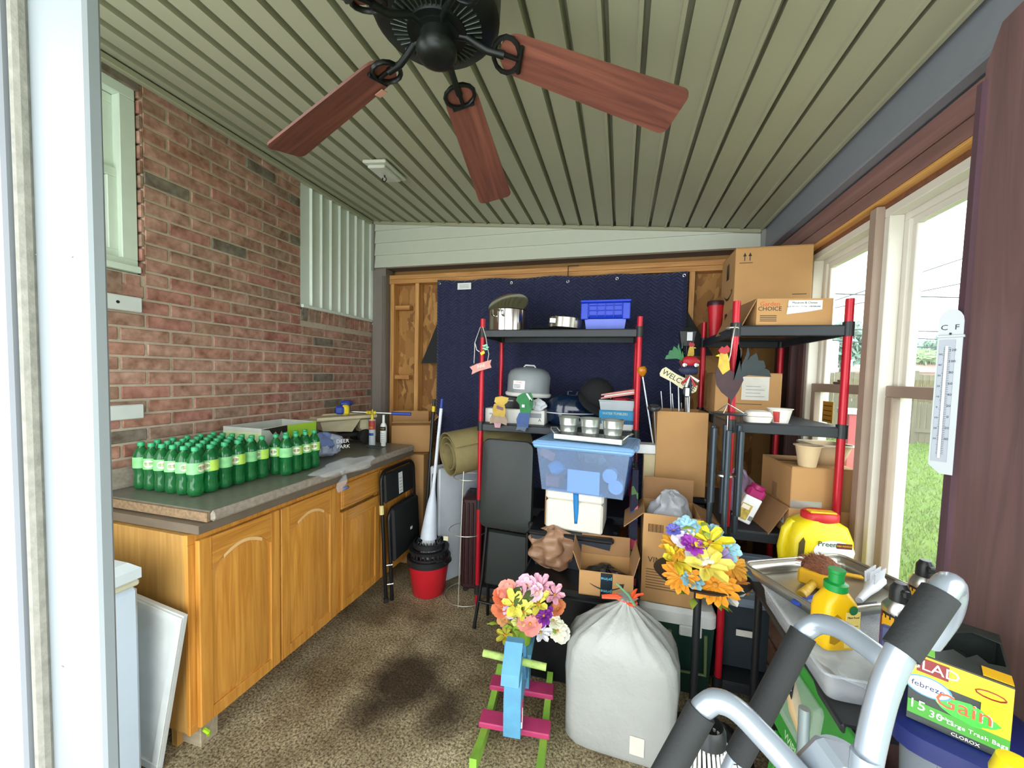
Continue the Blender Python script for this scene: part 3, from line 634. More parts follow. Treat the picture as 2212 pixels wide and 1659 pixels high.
for k in range(5): cyl_patch(.0244, -.7, .8, .04+k*.014, .043+k*.014).build('small_print', mat('grey_print', '#8f969a', .5), cn, 60)
q = onz(842, 968, ZC); wc = MB(); wc.tube([(q.x-.09+.05*math.cos(k*.5)*(1+.02*k), q.y-.06+.035*math.sin(k*.5), ZC+.004+.0004*k) for k in range(40)], .0025, 5)
tag(wc.build('coiled_wire', mat('dark_wire', '#4d4f4c', .5, .4), None, 60), 'loose coil of dark wire on the counter under the spray foam can', 'wire')
# ---- crumpled clear wrappers
CLR = film('clear_wrap', (.97, .98, 1.0), .16, .08)
def crumple(name, lab, c, d, seed, m, n=26, mm=16, amp=.22, cat='plastic wrap'):
    rnd = random.Random(seed); mb = MB().blob((0, 0, d[2]/2*.9), d, n, mm, amp, 4, seed)
    o = mb.build(name, m, None, 48, subd=1); o.location = c
    for v in o.data.vertices: v.co += Vector((rnd.uniform(-1, 1), rnd.uniform(-1, 1), 0))*.12*min(d)
    zmn = min(v.co.z for v in o.data.vertices)
    for v in o.data.vertices: v.co.z -= zmn
    return tag(o, lab, cat)
q = onz(712, 985, ZC)
wr = thing('water_bottle_wrapper', 'crumpled blue printed water multipack wrapper beside the soda bottles', 'plastic wrapper', (q.x-.0, q.y-.03, ZC))
MB().blob((0, 0, .075), (.14, .22, .15), 22, 14, .16, 4, 5).build('film', film('blue_tint_wrap', (.72, .78, .92), .5, .15), wr, 20)
MB().blob((-.01, -.02, .085), (.15, .17, .15), 14, 10, .18, 3, 9).build('blue_print', film('blue_print_wrap', (.25, .33, .62), .55, .2), wr, 20)
text('DEER', .034, WHITE, wr, T(.085, .05, .10, FR, 0, .9)); text('PARK', .034, WHITE, wr, T(.09, .05, .065, FR, 0, .9))
q = onz(770, 1020, ZC); crumple('clear_plastic_film', 'crumpled clear plastic film on the counter edge below the blue wrapper', (q.x-.06, q.y, ZC+.001), (.17, .40, .07), 4, CLR)
hb = onx(738, 1050, -1.515)
fl_ = thing('plastic_film_strip', 'strip of clear film with a blue end hanging over the counter front', 'plastic wrap', (-1.515, hb.y, 0))
MB().grid(5, 8, lambda u, v: (.004+.012*math.sin(v*7+u*3), -.03+.06*u+.015*math.sin(v*5), .985-.12*v)).build('film', CLR, fl_, 40, solid=.0008)
MB().grid(3, 3, lambda u, v: (.012+.01*math.sin(v*4), -.01+.05*u, .885-.025*v)).build('blue_end', film('blue_end', (.3, .4, .75), .6, .2), fl_, 40, solid=.0008)
# ---- open carton on the far counter end
q = onz(875, 955, ZC)
carton('moving_carton', 'plain closed carton in the back corner under the open cardboard box', (-1.66, 2.95, 0), 0, (.36, .30, .895), CARD, CARDI)
bx = carton('cardboard_carton', 'open brown cardboard box on its side at the far end of the counter', (-1.66, 2.915, .903), math.radians(30), (.30, .20, .22), CARD, CARD, (('X', .75), ('Y', .2), ('y', 1.2)))
MB().box((.232, .0, .262), (.002, .06, .06)).build('shipping_label', WHITE, bx, 0, rot=(0, 0, 0))
# ---- chest freezer and white panel by the jamb
FZ = mat('freezer_white', '#c3d2df', .3, var=.03); FL = mat('freezer_lid', '#ccd6d8', .25, var=.03)
fz = thing('chest_freezer', 'pale blue-white chest freezer left of the oak cabinets', 'freezer', (-1.90, .74, 0))
MB().box((0, 0, .395), (.56, .46, .75), .012).build('cabinet', FZ, fz); MB().box((0, 0, .785), (.565, .465, .022), .006).build('gasket', mat('cream_gasket', '#c4c1a6', .6), fz)
MB().loft([[(-.285, -.235, .80), (.285, -.235, .80), (.285, .235, .80), (-.285, .235, .80)], [(-.285, -.235, .835), (.285, -.235, .835), (.285, .235, .835), (-.285, .235, .835)], [(-.26, -.21, .86), (.26, -.21, .86), (.26, .21, .86), (-.26, .21, .86)]]).build('lid', FL, fz)
for (x, y) in ((-.25, -.2), (.25, -.2), (-.25, .2), (.25, .2)): MB().cyl((x, y, 0), (x, y, .025), .02, 10).build('foot', RUB, fz)
wp = thing('cabinet_panel', 'white framed panel leaning against the near end of the oak cabinet', 'panel', (-1.86, 1.03, 0.045), rot=(-.04, .17, .04))
MB().box((0, 0, .31), (.44, .018, .62), .002).build('board', mat('white_panel', '#cdd2d0', .5), wp)
for (x, z, dx, dz) in ((0, .60, .44, .03), (0, .015, .44, .03), (-.205, .31, .03, .56), (.205, .31, .03, .56)): MB().box((x, -.012, z), (dx, .008, dz), .002).build('edge_strip', mat('white_panel', '#cdd2d0', .5), wp)
# ---- folded black chair against the cabinet
BK = mat('black_steel', '#1c1c1e', .35, .3, var=.05); BV = mat('black_vinyl', '#1e2122', .5, var=.1, bump=.15, bscale=300)
fc = thing('folding_chair', 'folded black padded folding chair leaning on the oak cabinet', 'folding chair', (-1.475, 2.50, 0), rot=(0, -.055, math.radians(2)))
def loop(y0, y1, z0, z1, r=.07, n=5):
    p = [(0, y0, z0), (0, y0, z1-r)]+[(0, y0+r-r*math.cos(k*FR/n), z1-r+r*math.sin(k*FR/n)) for k in range(1, n+1)]+[(0, y1-r+r*math.sin(k*FR/n), z1-r+r*math.cos(k*FR/n)) for k in range(0, n+1)]+[(0, y1, z0)]; return p
MB().tube(loop(-.225, .225, 0.005, .88), .0125, 10).build('back_frame', BK, fc, 60)
MB().tube([(x+.03, y, z) for x, y, z in loop(-.20, .20, .005, .62)], .0125, 10).build('front_frame', BK, fc, 60)
MB().box((.004, 0, .76), (.022, .40, .20), .01).build('backrest', BV, fc); MB().box((.035, 0, .44), (.045, .37, .36), .014).build('seat', BV, fc)
MB().box((.0165, .0, .755), (.001, .055, .15)).build('care_tag', WHITE, fc, 0)
for k in range(5): MB().box((.0172, .0, .70+k*.022), (.0006, .035, .004)).build('tag_print', mat('grey_print', '#8f969a', .5), fc, 0)
for z in (.12, .25): MB().cyl((.0, -.225, z), (.045, -.20, z), .006, 8).build('rivet', STEEL, fc)
MB().box((.0595, .05, .41), (.001, .03, .02)).build('round_mark', WHITE, fc, 0); MB().cyl((0, -.232, .60), (0, -.232, .66), .015, 8).build('yellow_tag', mat('yellow_tag', '#d9c98a', .6), fc)
for y in (-.225, .225): MB().cyl((0, y, 0), (0, y, .03), .016, 10).build('foot', RUB, fc)
# ---- mop bucket, mop, poles
q = onz(907, 1297, 0); bx_, by_ = q.x, q.y+.125
RED = mat('red_bucket_plastic', '#c41f2b', .35, var=.05); BKP = mat('black_plastic', '#222426', .4, var=.08)
bk = thing('mop_bucket', 'red mop bucket with black rim and wringer beside the folded chair', 'bucket', (bx_, by_, 0))
MB().lathe([(0, 0), (.105, 0), (.112, .006), (.142, .235), (.134, .235), (.105, .012), (0, .012)], 28).build('pail', RED, bk, 50)
MB().lathe([(.143, .215), (.152, .22), (.152, .262), (.138, .262), (.138, .22)], 28).build('rim', BKP, bk, 50)
mb = MB()
for k in range(24): a = k*math.pi/12; mb.box((.118*math.cos(a), .118*math.sin(a), .285), (.012, .014, .05), .002, None)
mb.lathe([(.128, .26), (.132, .262), (.132, .275), (.118, .275)], 24).lathe([(.112, .305), (.138, .305), (.142, .325), (.108, .325)], 24).build('wringer_ring', BKP, bk, 40)
mb = MB()
for k in range(20): a = k*math.pi/10; mb.tube([(.105*math.cos(a), .105*math.sin(a), .33), (.08*math.cos(a), .08*math.sin(a), .375), (.05*math.cos(a), .05*math.sin(a), .33)], .005, 5)
mb.lathe([(.1, .33), (.112, .335), (.112, .365), (.1, .37)], 24).build('wringer_basket', BKP, bk, 40)
MB().tube([(.154*math.cos(k*.2-.3), .154*math.sin(k*.2-.3)-.0, .24-.02*math.sin(k*.29)) for k in range(12)], .006, 6).build('handle', BKP, bk)
a = Vector((bx_, by_-.01, .385)); e = ony(955, 862, 2.62)
mp = thing('wet_mop', 'white mop with blue-tipped handle standing in the red bucket', 'mop', a)
d = e-a; WH = mat('white_handle', '#dfe5ee', .35)
MB().tube([d*.28, d*.93], .0125, 10).build('handle', WH, mp, 60); MB().tube([d*.93, d*1.0], [.0125, .011], 10).build('blue_tip', BLU, mp, 60)
MB().tube([d*.0, d*.04, d*.24, d*.30, d*.36], [.058, .056, .034, .022, .0135], 14).build('wringing_sleeve', mat('white_sleeve', '#d3dcea', .4), mp, 60)
mb = MB()
for k in range(16): s_ = k*math.pi/8; mb.tube([(.03*math.cos(s_), .03*math.sin(s_), .01), (.045*math.cos(s_), .045*math.sin(s_), -.05), (.05*math.cos(s_+.4), .05*math.sin(s_+.4), -.13)], .007, 5)
mb.build('strands', mat('mop_cotton', '#cfd3d6', .9), mp, 60)
mb = MB()
for k in range(6):
    w = d.normalized(); s_ = w.orthogonal().normalized(); s_ = Matrix.Rotation(k*1.05, 3, w) @ s_
    for zz in (.10, .14, .18): mb.cyl(tuple(d*zz+s_*.0478*(1-(zz-.04)*1.9)), tuple(d*(zz+.02)+s_*.0482*(1-(zz-.02)*1.9)), .004, 6)
mb.build('sleeve_slot', BLACK, mp, 0)
e = ony(938, 862, 2.70); a = onz(928, 1240, .0); a = Vector((e.x-.04, 2.62, .0)); d = e-a
pl = thing('extension_pole', 'black pole with a yellow band standing behind the white mop', 'pole', a)
MB().tube([(0, 0, 0), d*.93], .0125, 10).build('shaft', BKP, pl, 60); MB().tube([d*.93, d*.96], .0132, 10).build('yellow_band', YEL, pl, 60); MB().tube([d*.96, d], [.0128, .011], 10).build('end_cap', BKP, pl, 60)
# ---- wire tomato cage
q = onz(990, 1312, 0); cg = thing('tomato_cage', 'silver wire tomato cage standing on the concrete beside the red bucket', 'plant cage', (q.x, q.y+.15, 0))
GW = mat('galvanised_wire', '#c9c8bd', .35, .7)
z1 = ony(990, 940, 2.4).z
for (z, r) in ((.012, .155), (.47, .13), (.84, .105)):
    MB().tube([(r*math.cos(k*math.pi/16), r*math.sin(k*math.pi/16), z) for k in range(32)], .003, 6, True).build('ring', GW, cg, 60)
for a in (-1.57, .3, 2.3): MB().tube([(.155*math.cos(a), .155*math.sin(a), 0), (.13*math.cos(a), .13*math.sin(a), .47), (.105*math.cos(a), .105*math.sin(a), .84), (.075*math.cos(a), .075*math.sin(a), z1)], .0032, 6).build('upright', GW, cg, 60)
MB().box((-.13, -.08, .42), (.035, .002, .03), 0).build('price_tag', mat('cream_tag', '#d8d3ad', .6), cg, 0)
# ---- folded white table, maroon ridged case, rolled mat
a = onz(985, 1238, 0); ft = thing('folded_table', 'white folded plastic table standing on edge behind the wire cage', 'folding table', (-1.175, 2.79, 0), rot=(0, 0, math.radians(62)))
WP = mat('white_table_plastic', '#c6cdd4', .45, var=.05)
MB().box((0, -.035, .43), (.44, .035, .86), .01).build('table_half', WP, ft); MB().box((0, .05, .43), (.44, .035, .86), .01).build('table_half', WP, ft)
MB().box((-.18, .008, .45), (.03, .05, .7), .006).build('black_latch_rail', BKP, ft)
for z in (.12, .38, .62, .78): MB().box((-.21, .008, z), (.04, .045, .07), .008).build('hinge', BKP, ft)
sc = thing('ridged_case', 'dark maroon ridged suitcase standing behind the wire cage', 'suitcase', (-.985, 2.66, 0), rz=math.radians(12))
MAR = mat('maroon_shell', '#35191c', .4, var=.08); MB().box((0, 0, .36), (.16, .24, .66), .02).build('shell', MAR, sc)
for k in range(5): MB().box((-.06+k*.03, -.122, .36), (.014, .012, .58), .004).build('rib', MAR, sc)
for (x, y) in ((-.05, -.08), (.05, -.08), (-.05, .08), (.05, .08)): MB().cyl((x, y-.008, .018), (x, y+.008, .018), .018, 12).build('wheel', RUB, sc)
MB().tube([(-.04, 0, .685), (-.04, 0, .715), (.04, 0, .715), (.04, 0, .685)], .008, 6).build('handle', BKP, sc)
MATC = mat('olive_mat', '#8c7f55', .7, var=.08, scale=30, bump=.3, bscale=150)
a = Vector((-1.10, 2.42, 1.0)); e = Vector((-.70, 2.86, 1.075)); d = (e-a)
rl = thing('rolled_mat', 'rolled olive-tan mat lying above the folded white table', 'rolled mat', a, rot=d.to_track_quat('Z', 'Y').to_euler()); L = d.length; mb = MB(); N = 64
sp = [(.068+.045*min(1, k/44)+.0006*k, k*2*math.pi/26) for k in range(N)]
o_ = [((r+.005)*math.cos(t), (r+.005)*math.sin(t)) for r, t in sp]; i_ = [((r-.002)*math.cos(t), (r-.002)*math.sin(t)) for r, t in sp]
mb.add([(x, y, z) for z in (0, L) for x, y in o_]+[(x, y, z) for z in (0, L) for x, y in i_], [f for k in range(N-1) for f in ((k, k+1, N+k+1, N+k), (2*N+k, 3*N+k, 3*N+k+1, 2*N+k+1), (k, 2*N+k, 2*N+k+1, k+1), (N+k, N+k+1, 3*N+k+1, 3*N+k))])
mb.build('roll', MATC, rl, 40); MB().box((-.09, -.09, .03), (.03, .002, .02), 0).build('corner_mark', mat('pale_mark', '#b9ad85', .6), rl, 0)
# ================================================================ overhead
FB = mat('oil_bronze', '#161a18', .38, .4, var=.1); BLD = wood('cherry_blade', '#4f2a22', '#85503f', 'x', 5, .5, .05, .2); BLDE = wood('cherry_blade_edge', '#8a5a48', '#a5745f', 'x', 5, .6)
ZB = 2.28; fx, fy = -.484, .958
fan = thing('ceiling_fan', 'five-blade ceiling fan with cherry wood blades and dark bronze motor', 'ceiling fan', (fx, fy, ZB))
hz = ceil_z(fx)-ZB
MB().lathe([(0, -.015), (.03, -.013), (.046, -.004), (.052, .008), (.052, .02), (.043, .024), (.043, .05), (.056, .052), (.056, .08), (0, .08)], 24, c=(0, 0, .075)).build('switch_housing', FB, fan, 40)
MB().lathe([(0, .16), (.07, .16), (.072, .168), (.135, .178), (.15, .195), (.152, .25), (.14, .275), (.10, .29), (.03, .30), (0, .30)], 40, c=(0, 0, -.03), sx=1.06, sy=1.06).build('motor', FB, fan, 40)
rs = MB().box((.105, 0, .171), (.055, .0035, .007), .001, T(0, 0, 0, 0, -.10)).build('vent_fin', mat('bronze_fin', '#3a403a', .3, .5), fan)
rs.location = (0, 0, -.042)
for k in range(1, 44): share(rs, fan, (0, 0, -.042), (0, 0, k*2*math.pi/44))
MB().cyl((0, 0, .26), (0, 0, hz-.03), .013, 12).build('downrod', FB, fan, 60)
MB().lathe([(.013, hz-.08), (.05, hz-.06), (.07, hz-.02), (.072, hz+.003), (0, hz+.003)], 24, T(0, 0, 0, 0, tilt)).build('canopy', FB, fan, 40)
def blade_pts(x0, x1, w0, w1, r):
    p = []
    for k in range(9): a = math.pi/2+math.pi*k/8; p.append((x0+w0*.9+math.cos(a)*w0*.9, w0*math.sin(a)))
    p += [(x1-r, -w1)]+[(x1-r+r*math.sin(k*FR/4), -w1+r-r*math.cos(k*FR/4)) for k in range(1, 5)]+[(x1-r+r*math.cos(k*FR/4), w1-r+r*math.sin(k*FR/4)) for k in range(0, 5)]
    return p
for k in range(5):
    a = 1.646+k*2*math.pi/5; R_ = T(0, 0, .145, 0, 0, a) @ Matrix.Rotation(.222, 4, 'Y') @ Matrix.Rotation(-.24, 4, 'X')
    if k == 0:
        bl = MB().prism(blade_pts(.165, .672, .052, .068, .022), .007).build('fan_blade', BLD, fan, 30)
        ar = MB().tube([(.045, 0, .0), (.075, 0, .006), (.105, 0, -.004), (.135, 0, -.012), (.178, 0, -.008)], [.011, .010, .009, .009, .010], 8)
        n = 14; ring = [(.165+.02+.035*math.cos(q)-.0, .045*math.sin(q), -.006) for q in [2*math.pi*i/n for i in range(n)]]
        ar.tube(ring, .0065, 6, True); ar.tube([(.175, 0, -.006), (.22, 0, -.006)], .006, 6); ar.tube([(.22, -.034, -.006), (.222, .034, -.006)], .0065, 6)
        ar_o = ar.build('blade_iron', FB, bl, 60)
    else: bl = copy_tree(bl0, parent=fan)
    if k == 0: bl0 = bl
    bl.matrix_local = R_
MB().box((.26, -.052, -.004), (.03, .022, .002), 0).build('torn_veneer', mat('torn_veneer', '#c58f7d', .7), [o for o in fan.children if o.name.startswith('fan_blade')][1], 0)
# cover plate with hook
c = onz(832, 368, 2.8); cl = thing('ceiling_cover_plate', 'rectangular white cover plate with a small hook on the ceiling', 'cover plate', (c.x, c.y, ceil_z(c.x)-.012), rot=(0, tilt, 0))
MB().box((0, 0, -.004), (.16, .24, .02), .006).build('plate', mat('cover_plate_paint', '#b9bcab', .4), cl); MB().box((0, 0, -.022), (.12, .19, .02), .006).build('raised_centre', mat('cover_plate_paint', '#b9bcab', .4), cl)
MB().cyl((0, 0, -.03), (0, 0, -.045), .004, 8).build('screw', FB, cl); MB().tube([(.014*math.sin(k*.5), 0, -.058+.014*math.cos(k*.5)) for k in range(12)], .003, 6).build('hook', FB, cl, 60)
# thermometer on the post
e = onx(2083, 850, .785); a = onx(2085, 665, .785); c = onx(2066, 1030, .785)
TW = mat('thermometer_white', '#a3a9ab', .4, var=.03)
th = thing('wall_thermometer', 'long white plastic thermometer clipped to the dark timber post', 'thermometer', (.778, pe.y-.014, c.z)); Hh = a.z-c.z
tw = .021
Mt = T(0, 0, 0, 0, 0, math.radians(-38))
pts = [(-tw, .02), (-tw+.02, 0), (tw, 0), (tw, Hh-.03)]+[(tw*math.cos(k*math.pi/8), Hh-.03+.03*math.sin(k*math.pi/8)) for k in range(9)]+[(-tw, Hh-.03)]
FX = Mt @ Matrix(((1, 0, 0, 0), (0, 0, -1, 0), (0, 1, 0, 0), (0, 0, 0, 1)))
MB().prism(pts, .014, FX).build('case', TW, th); MB().prism([(-tw*.8, .03), (tw*.45, .03), (tw*.45, Hh-.075), (-tw*.8, Hh-.075)], .0165, FX).build('scale_plate', mat('scale_grey', '#8d949c', .4), th, 0)
MB().cyl((-.004, -.018, .04), (-.004, -.018, Hh-.09), .003, 8, M=Mt).build('glass_tube', mat('tube_glass', '#d9dde0', .1), th, 60)
MB().cyl((0, -.016, Hh-.062), (0, -.016, Hh-.058), .002, 6, M=Mt).build('dial_pin', BLACK, th)
MB().box((0, -.008, Hh-.066), (tw*2.3, .02, .006), .001, Mt).build('bracket', TW, th)
text('C', .018, BLACK, th, FX @ T(-.011, Hh-.045, .0145)); text('F', .018, BLACK, th, FX @ T(.010, Hh-.045, .0145))
for i, n in enumerate((120, 100, 80, 60, 40, 20, 0, 20, 40)): text(str(n), .008, BLACK, th, FX @ T(.006, Hh-.10-i*(Hh-.16)/9, .017, 0, 0, -FR*0))
for i, n in enumerate((50, 40, 30, 20, 10, 0, 10, 20, 30)): text(str(n), .006, BLACK, th, FX @ T(-.0135, Hh-.11-i*(Hh-.17)/9, .017))
mb = MB()
for i in range(60): mb.box((-.0075, -.0168, .05+i*(Hh-.14)/60), (.003 if i % 5 else .005, .0008, .0008), 0, Mt); mb.box((.001, -.0168, .05+i*(Hh-.14)/60), (.004, .0008, .0008), 0, Mt)
mb.build('scale_ticks', BLACK, th, 0)
# ---- quilted moving blanket
def quilt():
    m, n, l, b = _new('navy_quilted_blanket'); tc = n.new('ShaderNodeTexCoord'); s = n.new('ShaderNodeSeparateXYZ'); l.new(tc.outputs['Object'], s.inputs[0])
    def mt(op, a, b_=None, c=None):
        q = n.new('ShaderNodeMath'); q.operation = op
        for i, v in enumerate((a, b_, c)):
            if v is None: continue
            if isinstance(v, (int, float)): q.inputs[i].default_value = v
            else: l.new(v, q.inputs[i])
        return q.outputs[0]
    tri = mt('PINGPONG', s.outputs[0], .046); z = mt('ADD', s.outputs[2], mt('MULTIPLY', tri, .75)); fr = mt('FRACT', mt('MULTIPLY', z, 1/.026))
    line = mt('LESS_THAN', fr, .085); hgt = mt('SINE', mt('MULTIPLY', fr, math.pi))
    nz = n.new('ShaderNodeTexNoise'); nz.inputs['Scale'].default_value = 60; l.new(tc.outputs['Object'], nz.inputs['Vector'])
    ln = mt('MULTIPLY', line, mt('GREATER_THAN', nz.outputs['Fac'], .42))
    mx = n.new('ShaderNodeMix'); mx.data_type = 'RGBA'; l.new(ln, mx.inputs[0]); mx.inputs[6].default_value = P('#141a40'); mx.inputs[7].default_value = P('#4a5282')
    l.new(mx.outputs[2], b.inputs['Base Color']); b.inputs['Roughness'].default_value = .75; b.inputs['Sheen Weight'].default_value = .2
    bp = n.new('ShaderNodeBump'); bp.inputs['Strength'].default_value = .7; bp.inputs['Distance'].default_value = .006; l.new(hgt, bp.inputs['Height']); l.new(bp.outputs[0], b.inputs['Normal']); return m
a, c = ony(945, 605, 3.15), ony(1487, 586, 3.15)
bl = thing('moving_blanket', 'navy quilted moving blanket with grommets hung on the back wall', 'blanket', (0, 3.165, 0)); Lb = c.x-a.x
def bfn(u, v):
    z = a.z+(c.z-a.z)*u-.012*math.sin(u*math.pi*4)**2*(1-v); zb = .4
    return (a.x+Lb*u+.012*v*math.sin(v*3+u*2), -.012+.010*math.sin(u*21)*(.3+v)+.006*math.sin(u*9+v*6), z+(zb-z)*v)
MB().grid(60, 40, bfn).build('cloth', quilt(), bl, 60, solid=.006)
for (px, py) in ((950, 612), (1105, 611), (1227, 608), (1333, 602), (1478, 595)):
    q = ony(px, py, 3.14); MB().tube([(q.x+.009*math.cos(k*.524), -.026, q.z+.009*math.sin(k*.524)) for k in range(12)], .004, 6, True).build('grommet', STEEL, bl, 60)
q0, q1 = ony(989, 612, 3.14), ony(1018, 625, 3.14); front_box(MB(), q0.x, q1.x, q1.z, q0.z, -.03).build('sewn_label', WHITE, bl, 0)
for k in range(3): front_box(MB(), q0.x+.02, q1.x-.02, q1.z+.012+k*.012, q1.z+.015+k*.012, -.0312).build('label_print', mat('grey_print', '#8f969a', .5), bl, 0)
q = ony(1228, 575, 3.16); hk = MB().tube([(q.x+.08, 3.175, q.z+.005), (q.x, 3.15, q.z), (q.x, 3.145, q.z-.12), (q.x, 3.132, q.z-.13), (q.x, 3.125, q.z-.11)], .004, 6).build('wall_hook', BKP); tag(hk, 'thin black hook holding up the middle of the navy blanket', 'hook')
p = [ony(x, y, 3.19) for x, y in ((910, 785), (948, 690), (1485, 672), (1540, 768))]
tg = MB(); tg.add([(q.x, 3.19, q.z) for q in p]+[(q.x, 3.194, q.z) for q in p], [(0, 1, 2, 3), (7, 6, 5, 4), (0, 4, 5, 1), (1, 5, 6, 2), (2, 6, 7, 3), (3, 7, 4, 0)])
tag(tg.build('black_tarp', mat('black_tarp', '#1c1f20', .7, var=.1), None, 0), 'black tarp spread behind the navy blanket, its corners showing on both sides', 'tarp')
# ================================================================ shelving units
REDM = mat('red_metal_pole', '#b81c2c', .3, .2, var=.05); SHB = mat('black_shelf_plastic', '#2a2e32', .45, var=.08)
def shelf_unit(label, x0, x1, y0, y1, levels, ztop, tilt=0, r=.0165):
    u = thing('shelving_unit', label, 'shelf', ((x0+x1)/2, y0, 0), rot=(tilt, 0, 0)); hx = (x1-x0)/2; dy = y1-y0
    for sx in (-1, 1):
        for yy in (0, dy):
            p = MB().cyl((sx*hx, yy, 0), (sx*hx, yy, ztop), r, 12).build('pole', REDM, u, 60)
            for z in levels: MB().cyl((sx*hx, yy, z-.05), (sx*hx, yy, z+.012), r*1.35, 12).build('collar', BKP, p, 60)
    for z in levels:
        b = MB().box((0, dy/2, z-.006), (2*hx+.012, dy+.012, .012), .003).build('shelf_board', SHB, u)
        for (c, d) in (((0, -.004, z-.026), (2*hx-.03, .014, .044)), ((0, dy+.004, z-.026), (2*hx-.03, .014, .044)), ((-hx, dy/2, z-.026), (.014, dy-.03, .044)), ((hx, dy/2, z-.026), (.014, dy-.03, .044))): MB().box(c, d, .003).build('shelf_lip', SHB, b)
    return u
S1Y = 2.45; LV = (1.835, 1.225, .70, .12)
shelf_unit('red and black shelving unit in front of the navy blanket', -.882, .095, S1Y, 2.885, LV, 1.905)
def px_at(px, py, y): q = ony(px, py, y); return q.x
# ---- top shelf
z = LV[0]+.001; INOX = mat('polished_steel', '#c9c6bd', .16, 1, var=.05)
pt = thing('stock_pot', 'stainless steel stock pot with loose lid on the top shelf', 'pot', (px_at(1097, 705, 2.66), 2.66, z), -.2)
MB().lathe([(0, 0), (.128, 0), (.134, .006), (.134, .148), (.139, .152), (.130, .152), (.130, .008), (0, .008)], 36).build('body', INOX, pt, 40)
for s in (-1, 1): MB().tube([(-.035, s*.135, .10), (-.035, s*.16, .105), (-.03, s*.165, .14), (.03, s*.165, .14), (.035, s*.16, .105), (.035, s*.135, .10)], .006, 8).build('handle', INOX, pt, 60)
ld = MB().lathe([(0, .030), (.05, .028), (.12, .008), (.142, 0), (.142, -.004), (.118, .003), (0, .024)], 36, T(-.012, .02, .20, .75, .12)).build('lid', INOX, pt, 40)
MB().box((-.01, .03, .15), (.13, .05, .06), .006).build('black_insert', BKP, pt)
ty = thing('baking_tray', 'thin dark baking tray lying on the top shelf under the springform pan', 'tray', (px_at(1195, 712, 2.62), 2.64, z), 0)
MB().loft([[(-.13, -.1, 0), (.13, -.1, 0), (.13, .1, 0), (-.13, .1, 0)], [(-.15, -.12, .016), (.15, -.12, .016), (.15, .12, .016), (-.15, .12, .016)]]).build('pan', mat('dark_bakeware', '#2b2927', .35, .5), ty, 0); MB().tube([(-.15, -.12, .016), (.15, -.12, .016), (.15, .12, .016), (-.15, .12, .016)], .003, 6, True).build('rim', mat('dark_bakeware', '#2b2927', .35, .5), ty)
sp = thing('springform_pan', 'grey springform cake pan tilted on the dark baking tray', 'cake pan', (px_at(1222, 705, 2.62), 2.60, z+.020), rot=(0, .07, .1))
MB().lathe([(0, 0), (.112, 0), (.112, .062), (.115, .065), (.108, .065), (.108, .004), (0, .004)], 32).build('ring', mat('grey_bakeware', '#a09c92', .25, .9), sp, 40); MB().box((-.075, -.088, .035), (.05, .012, .035), .004, T(0, 0, 0, 0, 0, .0)).build('buckle', STEEL, sp)
cr = thing('storage_crate', 'cobalt blue plastic crate upside down on its base, top shelf', 'crate', (px_at(1308, 705, 2.62), 2.63, z))
CB = mat('cobalt_crate', '#1f3fc4', .35, var=.05); CBL = mat('pale_blue_plastic', '#5f72d8', .35)
MB().loft([[(-.115, -.09, 0), (.115, -.09, 0), (.115, .09, 0), (-.115, .09, 0)], [(-.125, -.1, .07), (.125, -.1, .07), (.125, .1, .07), (-.125, .1, .07)]]).build('base', CBL, cr)
mb = MB().box((0, 0, .125), (.29, .23, .10), .012).box((0, 0, .178), (.305, .245, .016), .005); mb.build('body', CB, cr)
for k in range(5): MB().box((-.1+k*.05, -.118, .12), (.006, .01, .08), .002).build('rib', CB, cr)
for k in range(3): MB().box((0, -.118, .09+k*.03), (.22, .008, .005), .002).build('rib', CB, cr)
for s in (-1, 1): MB().box((s*.125, -.12, .115), (.045, .016, .10), .004).build('latch', CB, cr)
MB().tube([(-.02, .02, .188), (0, -.02, .21), (.03, -.06, .195)], .004, 6).build('strap', BLACK, cr)
# ---- second shelf
z = LV[1]+.001
x0, x1 = px_at(1048, 900, 2.5), px_at(1176, 900, 2.5)
wb = carton('white_carton', 'long white cardboard box with black print at the left of the second shelf', ((x0+x1)/2, 2.60, z), 0, (x1-x0, .2, .092), mat('white_carton', '#dcdbd4', .6, var=.04), WHITE, tape=False)
for k in range(2): text(('HHK 98504', 'SET-4PC')[k], .018, BLACK, wb, ff(-(x1-x0)/2+.075, -.1006, .058-k*.028))
text('A', .03, BLACK, wb, ff((x1-x0)/2-.03, -.1006, .03)); MB().box(((x1-x0)/2-.06, -.1004, .06), (.08, .001, .03)).build('print_panel', mat('grey_print', '#8f969a', .5), wb, 0)
bb = carton('black_carton', 'flat black box with tiny white print under the cake carrier', (px_at(1120, 850, 2.6)-.01, 2.64, z+.096), -.12, (.25, .16, .075), mat('black_carton', '#1d1d1e', .4), BLACK, tape=False)
text('ALL ABOARD', .012, WHITE, bb, ff(-.04, -.0806, .05))
ck = thing('cake_carrier', 'translucent grey domed cake carrier on a white base, second shelf', 'cake carrier', (px_at(1138, 840, 2.62), 2.66, z+.175), rot=(0, .04, .3))
MB().lathe([(0, 0), (.15, 0), (.158, .01), (.158, .022), (.15, .028), (0, .028)], 36).build('base', mat('white_plastic', '#dfe0da', .4), ck, 40)
MB().lathe([(.146, .028), (.146, .14), (.132, .17), (.10, .19), (.03, .20), (0, .20)], 36).build('dome', mat('frosted_grey_plastic', '#9aa0a4', .35, trans=.25, var=.03), ck, 40)
MB().tube([(-.04, 0, .198), (-.03, 0, .212), (.03, 0, .212), (.04, 0, .198)], .006, 8).build('handle', mat('white_plastic', '#dfe0da', .4), ck)
cyl_patch(.1468, -.85, -.25, .05, .105).build('sticker', WHITE, ck, 60); bent_text('COVER', .014, REDP, ck, .1474, .093, -.55); 
